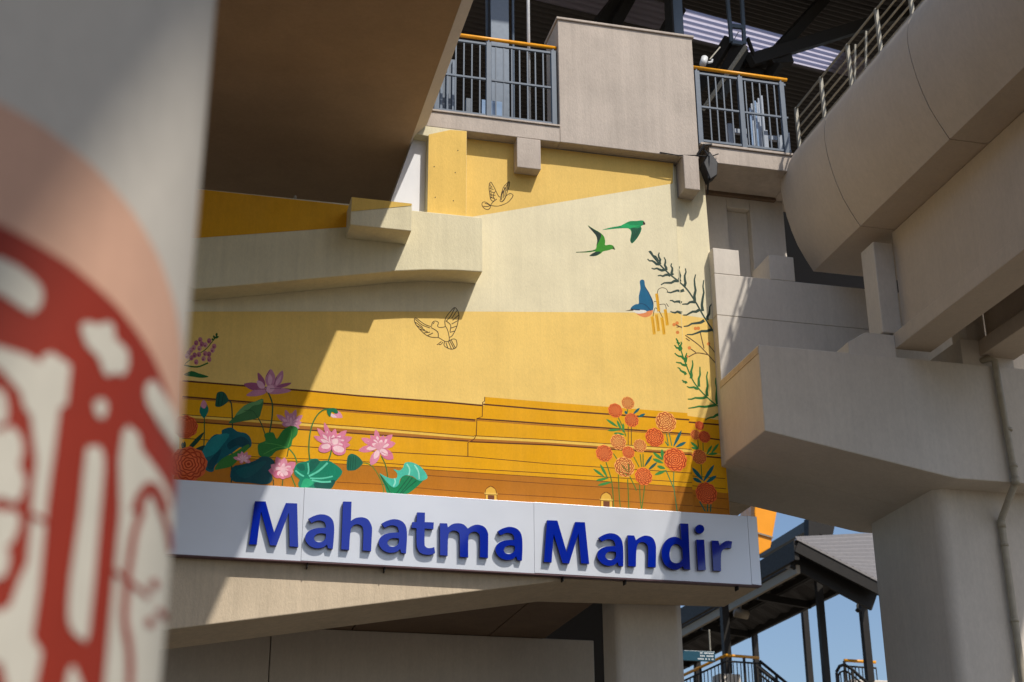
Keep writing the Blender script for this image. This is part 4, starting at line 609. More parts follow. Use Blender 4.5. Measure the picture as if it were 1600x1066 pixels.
  (0, 6, 126, [5991,6838,5988,6806,5984,6760,5981,6705,5981,6643,5986,6568,5995,6480,6003,6398,6009,6341,6022,6344,6016,6400,6007,6482,5998,6570,5993,6645,5993,6706,5996,6761,6000,6806,6003,6839]),
  (0, 4, 120, [6014,7161,6052,7212,6085,7264,6111,7319,6121,7355,6124,7381,6105,7362,6080,7333,6049,7279,6025,7223,6006,7165]),
  (0, 5, 120, [6041,7152,6079,7162,6116,7176,6148,7198,6166,7216,6176,7231,6159,7232,6135,7228,6099,7212,6067,7189,6037,7161]),
  (0, 7, 119, [5865,6982,5842,7013,5816,7039,5783,7059,5760,7065,5742,7067,5748,7050,5761,7030,5789,7005,5822,6987,5859,6974]),
  (0, 10, 119, [5868,6945,5839,6967,5807,6983,5771,6991,5747,6990,5730,6986,5740,6973,5757,6958,5790,6944,5826,6937,5864,6936]),
  (0, 10, 119, [5888,6878,5867,6894,5843,6905,5817,6908,5799,6904,5786,6898,5793,6886,5805,6875,5829,6865,5856,6864,5885,6868]),
  (0, 10, 119, [5892,6852,5853,6845,5815,6833,5779,6814,5760,6797,5749,6783,5766,6781,5790,6784,5828,6797,5863,6817,5896,6843]),
  (0, 11, 119, [5865,6990,5875,7023,5879,7056,5875,7088,5866,7106,5857,7117,5848,7103,5840,7083,5838,7050,5844,7019,5855,6989]),
  (-1, 5, 122, [5925, 7473, 135, 123]),
  (-1, 16, 127, [5771, 7261, 121, 123]),
  (-1, 19, 127, [6022, 6995, 150, 123]),
 ]),
 ('painted_marigolds', 'orange marigold clump on the wall edge', [
  (1, 3, 118, [6347,7284,6351,7192,6362,7194,6359,7286]),
  (1, 3, 118, [6413,7259,6409,7153,6421,7154,6424,7260]),
  (1, 4, 118, [6371,6977,6374,6781,6386,6783,6383,6979]),
  (1, 5, 128, [6323,6501,6391,6381,6406,6390,6338,6510]),
  (1, 5, 128, [6423,6475,6418,6384,6434,6385,6440,6476]),
  (1, 5, 128, [6468,6479,6455,6384,6471,6384,6484,6479]),
  (1, 4, 119, [6361,7182,6342,7210,6319,7233,6292,7251,6271,7258,6256,7260,6261,7245,6271,7227,6295,7205,6324,7188,6356,7175]),
  (1, 5, 119, [6359,7180,6337,7192,6314,7198,6289,7198,6272,7193,6261,7186,6269,7178,6282,7169,6305,7164,6331,7165,6357,7172]),
  (1, 6, 119, [6463,7111,6489,7138,6512,7167,6528,7199,6534,7220,6535,7236,6521,7227,6504,7211,6482,7182,6467,7149,6455,7114]),
  (1, 7, 119, [6523,7129,6557,7158,6587,7189,6611,7225,6622,7249,6627,7267,6610,7257,6589,7241,6560,7209,6536,7173,6517,7134]),
  (1, 8, 119, [6474,7110,6507,7107,6540,7109,6572,7117,6591,7128,6604,7138,6590,7143,6571,7146,6538,7143,6506,7133,6474,7118]),
  (1, 5, 120, [6391,6782,6369,6829,6341,6872,6305,6907,6278,6924,6256,6931,6260,6908,6272,6879,6301,6837,6338,6803,6381,6774]),
  (1, 6, 120, [6402,6761,6450,6811,6493,6863,6528,6921,6543,6959,6550,6987,6525,6970,6494,6941,6453,6887,6420,6829,6392,6767]),
  (1, 7, 120, [6436,6747,6477,6761,6515,6781,6547,6808,6563,6830,6571,6848,6552,6847,6526,6841,6489,6820,6458,6791,6430,6757]),
  (1, 6, 120, [6373,6753,6352,6777,6328,6795,6298,6804,6277,6803,6260,6798,6266,6783,6277,6767,6302,6751,6332,6743,6366,6742]),
  (-2, 4, 129, [6386, 7480, 60, 123]),
  (-2, 7, 130, [6327, 7357, 66, 123]),
  (-2, 10, 129, [6442, 7339, 78, 123]),
  (-2, 7, 130, [6359, 7074, 95, 123]),
  (-2, 8, 129, [6425, 6615, 139, 123]),
 ]),
 ('painted_marigolds', 'two dark orange marigolds at the wall end', [
  (0, 4, 131, [191,6698,197,6721,198,6743,191,6764,183,6775,174,6782,167,6773,162,6759,163,6737,171,6717,183,6697]),
  (0, 5, 131, [202,6698,211,6722,215,6746,212,6770,205,6784,198,6794,190,6784,183,6770,180,6746,185,6722,194,6698]),
  (-1, 7, 132, [191, 6966, 138, 123]),
  (-1, 11, 132, [260, 6532, 202, 123]),
 ]),
]
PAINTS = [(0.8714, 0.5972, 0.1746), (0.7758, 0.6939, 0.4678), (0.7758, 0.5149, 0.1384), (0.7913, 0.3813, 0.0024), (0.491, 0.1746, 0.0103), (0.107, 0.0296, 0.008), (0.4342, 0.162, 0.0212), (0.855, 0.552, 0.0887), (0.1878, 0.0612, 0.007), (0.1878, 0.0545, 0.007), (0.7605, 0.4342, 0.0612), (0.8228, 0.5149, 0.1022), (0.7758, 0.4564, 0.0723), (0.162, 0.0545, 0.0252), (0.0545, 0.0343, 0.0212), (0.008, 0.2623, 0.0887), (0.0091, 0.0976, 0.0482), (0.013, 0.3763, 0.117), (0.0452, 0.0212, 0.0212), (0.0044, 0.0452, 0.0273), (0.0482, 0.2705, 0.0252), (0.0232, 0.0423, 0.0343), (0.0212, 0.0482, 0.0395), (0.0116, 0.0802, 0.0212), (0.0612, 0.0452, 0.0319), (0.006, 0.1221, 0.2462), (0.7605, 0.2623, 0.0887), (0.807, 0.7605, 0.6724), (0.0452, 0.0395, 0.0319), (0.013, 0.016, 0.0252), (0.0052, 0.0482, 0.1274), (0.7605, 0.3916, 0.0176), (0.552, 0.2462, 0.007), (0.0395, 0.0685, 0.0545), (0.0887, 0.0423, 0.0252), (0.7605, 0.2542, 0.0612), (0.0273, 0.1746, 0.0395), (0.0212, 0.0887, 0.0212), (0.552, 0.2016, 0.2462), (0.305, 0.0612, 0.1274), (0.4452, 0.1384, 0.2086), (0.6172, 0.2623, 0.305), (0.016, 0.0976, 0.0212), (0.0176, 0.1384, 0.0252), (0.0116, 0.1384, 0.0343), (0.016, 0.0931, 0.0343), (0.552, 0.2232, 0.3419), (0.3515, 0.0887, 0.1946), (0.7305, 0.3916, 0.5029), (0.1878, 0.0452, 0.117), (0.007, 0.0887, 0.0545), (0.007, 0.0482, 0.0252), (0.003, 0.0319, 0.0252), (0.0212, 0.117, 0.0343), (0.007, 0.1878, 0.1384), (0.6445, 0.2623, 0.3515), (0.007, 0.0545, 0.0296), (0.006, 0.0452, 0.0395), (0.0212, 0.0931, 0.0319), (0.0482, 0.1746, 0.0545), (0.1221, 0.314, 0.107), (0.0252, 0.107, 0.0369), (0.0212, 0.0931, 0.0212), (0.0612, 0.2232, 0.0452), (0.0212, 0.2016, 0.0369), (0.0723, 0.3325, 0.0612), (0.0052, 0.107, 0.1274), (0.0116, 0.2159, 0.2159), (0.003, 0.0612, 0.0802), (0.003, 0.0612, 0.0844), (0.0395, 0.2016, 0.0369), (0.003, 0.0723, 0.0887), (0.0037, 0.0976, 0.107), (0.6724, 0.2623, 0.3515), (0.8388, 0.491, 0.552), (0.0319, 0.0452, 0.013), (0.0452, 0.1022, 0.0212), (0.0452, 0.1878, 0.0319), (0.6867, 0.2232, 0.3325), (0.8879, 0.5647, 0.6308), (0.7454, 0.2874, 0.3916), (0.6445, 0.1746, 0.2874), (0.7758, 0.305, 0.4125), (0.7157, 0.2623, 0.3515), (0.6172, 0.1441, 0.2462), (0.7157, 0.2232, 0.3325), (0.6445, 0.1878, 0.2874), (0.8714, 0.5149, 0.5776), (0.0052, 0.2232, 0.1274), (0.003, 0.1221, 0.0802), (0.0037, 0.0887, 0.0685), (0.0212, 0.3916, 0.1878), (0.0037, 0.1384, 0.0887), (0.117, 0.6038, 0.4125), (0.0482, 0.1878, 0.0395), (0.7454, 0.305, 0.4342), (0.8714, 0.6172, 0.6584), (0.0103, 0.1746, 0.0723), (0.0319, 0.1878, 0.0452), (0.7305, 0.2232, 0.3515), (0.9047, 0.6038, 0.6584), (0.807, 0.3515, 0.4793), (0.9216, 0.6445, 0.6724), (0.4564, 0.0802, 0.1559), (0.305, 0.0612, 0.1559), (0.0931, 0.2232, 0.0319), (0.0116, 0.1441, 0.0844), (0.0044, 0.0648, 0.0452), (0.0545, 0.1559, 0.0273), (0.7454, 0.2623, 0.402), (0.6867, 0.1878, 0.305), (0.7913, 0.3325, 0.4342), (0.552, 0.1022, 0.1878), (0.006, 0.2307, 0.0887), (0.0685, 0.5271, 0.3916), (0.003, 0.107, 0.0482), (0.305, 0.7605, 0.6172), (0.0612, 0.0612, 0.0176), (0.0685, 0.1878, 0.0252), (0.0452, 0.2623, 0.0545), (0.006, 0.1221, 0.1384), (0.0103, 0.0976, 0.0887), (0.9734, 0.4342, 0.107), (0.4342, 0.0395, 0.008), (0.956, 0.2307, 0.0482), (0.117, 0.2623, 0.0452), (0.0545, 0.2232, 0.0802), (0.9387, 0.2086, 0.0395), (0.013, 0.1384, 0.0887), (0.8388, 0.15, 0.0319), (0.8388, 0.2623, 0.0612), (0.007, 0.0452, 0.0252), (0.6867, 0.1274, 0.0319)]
LETTERS = [('M', [[(1.005, 6.104),(1.122, 6.108),(1.236, 5.762),(1.344, 6.104),(1.47, 6.108),(1.507, 5.614),(1.413, 5.617),(1.384, 5.996),(1.269, 5.617),(1.199, 5.618),(1.079, 5.994),(1.056, 5.616),(0.971, 5.615)]]),('a', [[(1.887, 5.614),(1.834, 5.619),(1.821, 5.66),(1.814, 5.654),(1.804, 5.644),(1.792, 5.633),(1.778, 5.625),(1.761, 5.619),(1.742, 5.615),(1.722, 5.612),(1.702, 5.612),(1.682, 5.615),(1.662, 5.621),(1.643, 5.629),(1.627, 5.639),(1.612, 5.652),(1.599, 5.667),(1.588, 5.684),(1.581, 5.7),(1.577, 5.716),(1.577, 5.734),(1.58, 5.751),(1.586, 5.766),(1.594, 5.78),(1.605, 5.793),(1.619, 5.805),(1.633, 5.815),(1.649, 5.823),(1.665, 5.829),(1.684, 5.835),(1.704, 5.839),(1.728, 5.843),(1.756, 5.846),(1.782, 5.848),(1.8, 5.85),(1.8, 5.855),(1.8, 5.862),(1.8, 5.87),(1.798, 5.878),(1.795, 5.887),(1.792, 5.896),(1.788, 5.905),(1.781, 5.913),(1.772, 5.919),(1.761, 5.923),(1.749, 5.926),(1.737, 5.928),(1.725, 5.928),(1.713, 5.927),(1.7, 5.924),(1.688, 5.92),(1.674, 5.914),(1.66, 5.907),(1.648, 5.899),(1.639, 5.894),(1.602, 5.939),(1.612, 5.946),(1.627, 5.955),(1.643, 5.966),(1.66, 5.975),(1.678, 5.982),(1.696, 5.989),(1.715, 5.995),(1.734, 5.999),(1.754, 6.0),(1.774, 5.999),(1.794, 5.996),(1.812, 5.99),(1.828, 5.983),(1.844, 5.973),(1.857, 5.96),(1.869, 5.946),(1.877, 5.931),(1.884, 5.914),(1.888, 5.894),(1.892, 5.871),(1.894, 5.843),(1.895, 5.81),(1.895, 5.777),(1.894, 5.743),(1.893, 5.708),(1.891, 5.67),(1.889, 5.637)], [(1.803, 5.781),(1.792, 5.782),(1.777, 5.783),(1.759, 5.784),(1.744, 5.783),(1.73, 5.78),(1.717, 5.776),(1.705, 5.77),(1.695, 5.764),(1.687, 5.755),(1.681, 5.745),(1.676, 5.734),(1.674, 5.724),(1.676, 5.715),(1.679, 5.706),(1.685, 5.698),(1.692, 5.691),(1.701, 5.686),(1.712, 5.683),(1.724, 5.681),(1.736, 5.681),(1.748, 5.683),(1.762, 5.688),(1.774, 5.694),(1.784, 5.701),(1.792, 5.71),(1.798, 5.72),(1.802, 5.73),(1.805, 5.741),(1.806, 5.752),(1.805, 5.763),(1.804, 5.774)]]),('h', [[(1.98, 6.163),(2.076, 6.166),(2.077, 5.944),(2.084, 5.95),(2.095, 5.959),(2.109, 5.969),(2.123, 5.977),(2.14, 5.984),(2.159, 5.989),(2.179, 5.993),(2.198, 5.994),(2.217, 5.992),(2.236, 5.988),(2.253, 5.981),(2.269, 5.971),(2.283, 5.956),(2.295, 5.937),(2.305, 5.916),(2.313, 5.896),(2.317, 5.88),(2.318, 5.866),(2.318, 5.848),(2.318, 5.819),(2.317, 5.771),(2.316, 5.71),(2.315, 5.652),(2.314, 5.612),(2.221, 5.616),(2.221, 5.66),(2.221, 5.724),(2.221, 5.79),(2.219, 5.839),(2.216, 5.865),(2.213, 5.878),(2.209, 5.885),(2.202, 5.892),(2.192, 5.9),(2.178, 5.906),(2.164, 5.91),(2.151, 5.911),(2.138, 5.909),(2.125, 5.905),(2.112, 5.898),(2.101, 5.888),(2.093, 5.879),(2.086, 5.868),(2.081, 5.852),(2.076, 5.824),(2.073, 5.777),(2.071, 5.715),(2.07, 5.655),(2.069, 5.613),(1.981, 5.615)]]),('a', [[(2.707, 5.608),(2.654, 5.613),(2.641, 5.654),(2.634, 5.648),(2.624, 5.638),(2.612, 5.627),(2.598, 5.619),(2.581, 5.613),(2.562, 5.609),(2.542, 5.606),(2.522, 5.606),(2.502, 5.609),(2.482, 5.615),(2.463, 5.623),(2.447, 5.633),(2.432, 5.646),(2.419, 5.661),(2.408, 5.678),(2.401, 5.694),(2.397, 5.71),(2.397, 5.728),(2.4, 5.745),(2.406, 5.76),(2.414, 5.774),(2.425, 5.787),(2.439, 5.799),(2.453, 5.809),(2.469, 5.817),(2.485, 5.823),(2.504, 5.829),(2.524, 5.833),(2.548, 5.837),(2.576, 5.84),(2.602, 5.842),(2.62, 5.844),(2.62, 5.849),(2.62, 5.856),(2.62, 5.864),(2.618, 5.872),(2.615, 5.881),(2.612, 5.89),(2.608, 5.899),(2.601, 5.907),(2.592, 5.913),(2.581, 5.917),(2.569, 5.92),(2.557, 5.922),(2.545, 5.922),(2.533, 5.921),(2.52, 5.918),(2.508, 5.914),(2.494, 5.908),(2.48, 5.901),(2.468, 5.893),(2.459, 5.888),(2.422, 5.933),(2.432, 5.94),(2.447, 5.949),(2.463, 5.96),(2.48, 5.969),(2.498, 5.976),(2.516, 5.983),(2.535, 5.989),(2.554, 5.993),(2.574, 5.994),(2.594, 5.993),(2.614, 5.99),(2.632, 5.984),(2.648, 5.977),(2.664, 5.967),(2.677, 5.954),(2.689, 5.94),(2.697, 5.925),(2.704, 5.908),(2.708, 5.888),(2.712, 5.865),(2.714, 5.837),(2.715, 5.804),(2.715, 5.771),(2.714, 5.737),(2.713, 5.702),(2.711, 5.664),(2.709, 5.631)], [(2.623, 5.775),(2.612, 5.776),(2.597, 5.777),(2.579, 5.778),(2.564, 5.777),(2.55, 5.774),(2.537, 5.77),(2.525, 5.764),(2.515, 5.758),(2.507, 5.749),(2.501, 5.739),(2.496, 5.728),(2.494, 5.718),(2.496, 5.709),(2.499, 5.7),(2.505, 5.692),(2.512, 5.685),(2.521, 5.68),(2.532, 5.677),(2.544, 5.675),(2.556, 5.675),(2.568, 5.677),(2.582, 5.682),(2.594, 5.688),(2.604, 5.695),(2.612, 5.704),(2.618, 5.714),(2.622, 5.724),(2.625, 5.735),(2.626, 5.746),(2.625, 5.757),(2.624, 5.768)]]),('t', [[(2.825, 6.089),(2.915, 6.092),(2.915, 5.981),(3.019, 5.984),(3.015, 5.905),(2.914, 5.907),(2.914, 5.873),(2.915, 5.823),(2.915, 5.772),(2.917, 5.735),(2.918, 5.716),(2.919, 5.708),(2.921, 5.705),(2.925, 5.701),(2.931, 5.695),(2.937, 5.69),(2.945, 5.687),(2.953, 5.684),(2.962, 5.683),(2.971, 5.683),(2.98, 5.684),(2.989, 5.685),(3.0, 5.688),(3.011, 5.692),(3.021, 5.696),(3.028, 5.699),(3.039, 5.633),(3.03, 5.628),(3.019, 5.622),(3.005, 5.615),(2.99, 5.611),(2.976, 5.608),(2.959, 5.606),(2.943, 5.606),(2.927, 5.607),(2.91, 5.61),(2.894, 5.615),(2.878, 5.621),(2.865, 5.629),(2.854, 5.641),(2.846, 5.655),(2.839, 5.67),(2.833, 5.685),(2.829, 5.699),(2.827, 5.711),(2.826, 5.727),(2.824, 5.749),(2.823, 5.785),(2.822, 5.83),(2.822, 5.874),(2.821, 5.904),(2.765, 5.907),(2.772, 5.973),(2.82, 5.975)]]),('m', [[(3.09, 5.979),(3.172, 5.982),(3.182, 5.936),(3.19, 5.943),(3.202, 5.954),(3.216, 5.965),(3.23, 5.974),(3.245, 5.98),(3.262, 5.986),(3.278, 5.989),(3.295, 5.991),(3.312, 5.991),(3.33, 5.99),(3.347, 5.986),(3.363, 5.981),(3.378, 5.971),(3.392, 5.958),(3.404, 5.945),(3.413, 5.936),(3.422, 5.943),(3.435, 5.953),(3.45, 5.963),(3.465, 5.971),(3.48, 5.977),(3.496, 5.983),(3.513, 5.987),(3.53, 5.988),(3.549, 5.986),(3.57, 5.982),(3.589, 5.976),(3.606, 5.966),(3.62, 5.953),(3.631, 5.937),(3.64, 5.919),(3.647, 5.901),(3.651, 5.885),(3.652, 5.871),(3.651, 5.852),(3.651, 5.822),(3.651, 5.773),(3.65, 5.71),(3.649, 5.649),(3.649, 5.608),(3.555, 5.612),(3.555, 5.656),(3.556, 5.721),(3.556, 5.787),(3.554, 5.836),(3.552, 5.862),(3.548, 5.875),(3.544, 5.881),(3.537, 5.888),(3.528, 5.895),(3.517, 5.9),(3.506, 5.904),(3.494, 5.905),(3.482, 5.903),(3.469, 5.9),(3.456, 5.894),(3.446, 5.886),(3.437, 5.878),(3.43, 5.87),(3.424, 5.856),(3.42, 5.829),(3.418, 5.778),(3.418, 5.711),(3.419, 5.646),(3.419, 5.602),(3.325, 5.603),(3.324, 5.649),(3.323, 5.716),(3.322, 5.785),(3.32, 5.836),(3.317, 5.862),(3.314, 5.875),(3.309, 5.881),(3.303, 5.887),(3.294, 5.894),(3.283, 5.9),(3.271, 5.903),(3.26, 5.904),(3.248, 5.903),(3.235, 5.901),(3.223, 5.896),(3.213, 5.888),(3.205, 5.88),(3.197, 5.871),(3.191, 5.855),(3.187, 5.828),(3.184, 5.779),(3.183, 5.714),(3.183, 5.651),(3.183, 5.608),(3.096, 5.61)]]),('a', [[(4.045, 5.599),(3.992, 5.604),(3.979, 5.645),(3.972, 5.639),(3.962, 5.629),(3.95, 5.618),(3.936, 5.61),(3.919, 5.604),(3.9, 5.6),(3.88, 5.597),(3.86, 5.597),(3.84, 5.6),(3.82, 5.606),(3.801, 5.614),(3.785, 5.624),(3.77, 5.637),(3.757, 5.652),(3.746, 5.669),(3.739, 5.685),(3.735, 5.701),(3.735, 5.719),(3.738, 5.736),(3.744, 5.751),(3.752, 5.765),(3.763, 5.778),(3.777, 5.79),(3.791, 5.8),(3.807, 5.808),(3.823, 5.814),(3.842, 5.82),(3.862, 5.824),(3.886, 5.828),(3.914, 5.831),(3.94, 5.833),(3.958, 5.835),(3.958, 5.84),(3.958, 5.847),(3.958, 5.855),(3.956, 5.863),(3.953, 5.872),(3.95, 5.881),(3.946, 5.89),(3.939, 5.898),(3.93, 5.904),(3.919, 5.908),(3.907, 5.911),(3.895, 5.913),(3.883, 5.913),(3.871, 5.912),(3.858, 5.909),(3.846, 5.905),(3.832, 5.899),(3.818, 5.892),(3.806, 5.884),(3.797, 5.879),(3.76, 5.924),(3.77, 5.931),(3.785, 5.94),(3.801, 5.951),(3.818, 5.96),(3.836, 5.967),(3.854, 5.974),(3.873, 5.98),(3.892, 5.984),(3.912, 5.985),(3.932, 5.984),(3.952, 5.981),(3.97, 5.975),(3.986, 5.968),(4.002, 5.958),(4.015, 5.945),(4.027, 5.931),(4.035, 5.916),(4.042, 5.899),(4.046, 5.879),(4.05, 5.856),(4.052, 5.828),(4.053, 5.795),(4.053, 5.762),(4.052, 5.728),(4.051, 5.693),(4.049, 5.655),(4.047, 5.622)], [(3.961, 5.766),(3.95, 5.767),(3.935, 5.768),(3.917, 5.769),(3.902, 5.768),(3.888, 5.765),(3.875, 5.761),(3.863, 5.755),(3.853, 5.749),(3.845, 5.74),(3.839, 5.73),(3.834, 5.719),(3.832, 5.709),(3.834, 5.7),(3.837, 5.691),(3.843, 5.683),(3.85, 5.676),(3.859, 5.671),(3.87, 5.668),(3.882, 5.666),(3.894, 5.666),(3.906, 5.668),(3.92, 5.673),(3.932, 5.679),(3.942, 5.686),(3.95, 5.695),(3.956, 5.705),(3.96, 5.715),(3.963, 5.726),(3.964, 5.737),(3.963, 5.748),(3.962, 5.759)]]),('M', [[(4.349, 6.09),(4.473, 6.093),(4.576, 5.73),(4.689, 6.09),(4.805, 6.093),(4.844, 5.604),(4.748, 5.606),(4.724, 5.957),(4.604, 5.594),(4.526, 5.597),(4.426, 5.933),(4.395, 5.596),(4.305, 5.598)]]),('a', [[(5.254, 5.595),(5.201, 5.6),(5.188, 5.641),(5.181, 5.635),(5.171, 5.625),(5.159, 5.614),(5.145, 5.606),(5.128, 5.6),(5.109, 5.596),(5.089, 5.593),(5.069, 5.593),(5.049, 5.596),(5.029, 5.602),(5.01, 5.61),(4.994, 5.62),(4.979, 5.633),(4.966, 5.648),(4.955, 5.665),(4.948, 5.681),(4.944, 5.697),(4.944, 5.715),(4.947, 5.732),(4.953, 5.747),(4.961, 5.761),(4.972, 5.774),(4.986, 5.786),(5.0, 5.796),(5.016, 5.804),(5.032, 5.81),(5.051, 5.816),(5.071, 5.82),(5.095, 5.824),(5.123, 5.827),(5.149, 5.829),(5.167, 5.831),(5.167, 5.836),(5.167, 5.843),(5.167, 5.851),(5.165, 5.859),(5.162, 5.868),(5.159, 5.877),(5.155, 5.886),(5.148, 5.894),(5.139, 5.9),(5.128, 5.904),(5.116, 5.907),(5.104, 5.909),(5.092, 5.909),(5.08, 5.908),(5.067, 5.905),(5.055, 5.901),(5.041, 5.895),(5.027, 5.888),(5.015, 5.88),(5.006, 5.875),(4.969, 5.92),(4.979, 5.927),(4.994, 5.936),(5.01, 5.947),(5.027, 5.956),(5.045, 5.963),(5.063, 5.97),(5.082, 5.976),(5.101, 5.98),(5.121, 5.981),(5.141, 5.98),(5.161, 5.977),(5.179, 5.971),(5.195, 5.964),(5.211, 5.954),(5.224, 5.941),(5.236, 5.927),(5.244, 5.912),(5.251, 5.895),(5.255, 5.875),(5.259, 5.852),(5.261, 5.824),(5.262, 5.791),(5.262, 5.758),(5.261, 5.724),(5.26, 5.689),(5.258, 5.651),(5.256, 5.618)], [(5.17, 5.762),(5.159, 5.763),(5.144, 5.764),(5.126, 5.765),(5.111, 5.764),(5.097, 5.761),(5.084, 5.757),(5.072, 5.751),(5.062, 5.745),(5.054, 5.736),(5.048, 5.726),(5.043, 5.715),(5.041, 5.705),(5.043, 5.696),(5.046, 5.687),(5.052, 5.679),(5.059, 5.672),(5.068, 5.667),(5.079, 5.664),(5.091, 5.662),(5.103, 5.662),(5.115, 5.664),(5.129, 5.669),(5.141, 5.675),(5.151, 5.682),(5.159, 5.691),(5.165, 5.701),(5.169, 5.711),(5.172, 5.722),(5.173, 5.733),(5.172, 5.744),(5.171, 5.755)]]),('n', [[(5.322, 5.969),(5.402, 5.97),(5.421, 5.914),(5.432, 5.923),(5.448, 5.935),(5.466, 5.948),(5.484, 5.958),(5.501, 5.966),(5.519, 5.973),(5.536, 5.977),(5.554, 5.978),(5.573, 5.976),(5.594, 5.972),(5.613, 5.964),(5.629, 5.953),(5.641, 5.938),(5.651, 5.918),(5.658, 5.896),(5.663, 5.874),(5.665, 5.854),(5.666, 5.834),(5.664, 5.81),(5.663, 5.781),(5.661, 5.738),(5.657, 5.687),(5.654, 5.638),(5.652, 5.605),(5.555, 5.605),(5.558, 5.646),(5.562, 5.706),(5.566, 5.769),(5.568, 5.816),(5.567, 5.842),(5.564, 5.857),(5.559, 5.866),(5.553, 5.875),(5.543, 5.884),(5.531, 5.891),(5.518, 5.896),(5.505, 5.898),(5.491, 5.897),(5.476, 5.893),(5.461, 5.886),(5.449, 5.876),(5.44, 5.864),(5.434, 5.85),(5.428, 5.83),(5.423, 5.801),(5.418, 5.755),(5.414, 5.696),(5.411, 5.64),(5.408, 5.601),(5.317, 5.603)]]),('d', [[(5.982, 6.15),(6.082, 6.153),(6.076, 5.6),(6.0, 5.602),(5.989, 5.638),(5.978, 5.63),(5.961, 5.617),(5.942, 5.604),(5.923, 5.595),(5.904, 5.591),(5.882, 5.59),(5.861, 5.592),(5.84, 5.597),(5.82, 5.606),(5.799, 5.617),(5.779, 5.632),(5.763, 5.65),(5.751, 5.673),(5.741, 5.701),(5.734, 5.73),(5.731, 5.758),(5.731, 5.785),(5.734, 5.814),(5.741, 5.841),(5.75, 5.866),(5.761, 5.889),(5.776, 5.911),(5.792, 5.931),(5.809, 5.947),(5.827, 5.96),(5.848, 5.97),(5.868, 5.977),(5.887, 5.981),(5.905, 5.983),(5.923, 5.982),(5.94, 5.979),(5.954, 5.974),(5.965, 5.968),(5.974, 5.959),(5.981, 5.95),(5.986, 5.944)], [(5.992, 5.846),(5.986, 5.854),(5.977, 5.867),(5.966, 5.879),(5.955, 5.888),(5.942, 5.894),(5.927, 5.897),(5.911, 5.898),(5.897, 5.894),(5.883, 5.887),(5.869, 5.875),(5.857, 5.861),(5.847, 5.845),(5.839, 5.826),(5.833, 5.805),(5.829, 5.784),(5.828, 5.763),(5.829, 5.743),(5.832, 5.723),(5.837, 5.705),(5.845, 5.691),(5.856, 5.68),(5.87, 5.673),(5.885, 5.669),(5.899, 5.667),(5.913, 5.668),(5.928, 5.671),(5.942, 5.676),(5.955, 5.683),(5.967, 5.694),(5.978, 5.709),(5.987, 5.723),(5.994, 5.732)]]),('i', [[(6.173, 5.964),(6.271, 5.97),(6.271, 5.607),(6.176, 5.598)]]),('dot', [[(6.28, 6.099),(6.277, 6.082),(6.268, 6.067),(6.254, 6.054),(6.238, 6.045),(6.221, 6.041),(6.203, 6.043),(6.188, 6.05),(6.176, 6.061),(6.169, 6.076),(6.167, 6.093),(6.171, 6.11),(6.18, 6.126),(6.193, 6.138),(6.209, 6.147),(6.227, 6.151),(6.244, 6.149),(6.26, 6.142),(6.271, 6.131),(6.279, 6.116)]]),('r', [[(6.365, 5.966),(6.45, 5.966),(6.465, 5.906),(6.474, 5.916),(6.487, 5.93),(6.503, 5.944),(6.517, 5.955),(6.532, 5.963),(6.547, 5.968),(6.561, 5.971),(6.575, 5.974),(6.589, 5.973),(6.603, 5.971),(6.616, 5.969),(6.624, 5.967),(6.605, 5.884),(6.596, 5.885),(6.584, 5.887),(6.569, 5.888),(6.555, 5.887),(6.541, 5.883),(6.526, 5.878),(6.512, 5.87),(6.5, 5.859),(6.491, 5.848),(6.484, 5.836),(6.478, 5.818),(6.473, 5.792),(6.468, 5.749),(6.465, 5.693),(6.462, 5.64),(6.46, 5.603),(6.366, 5.605)]])]
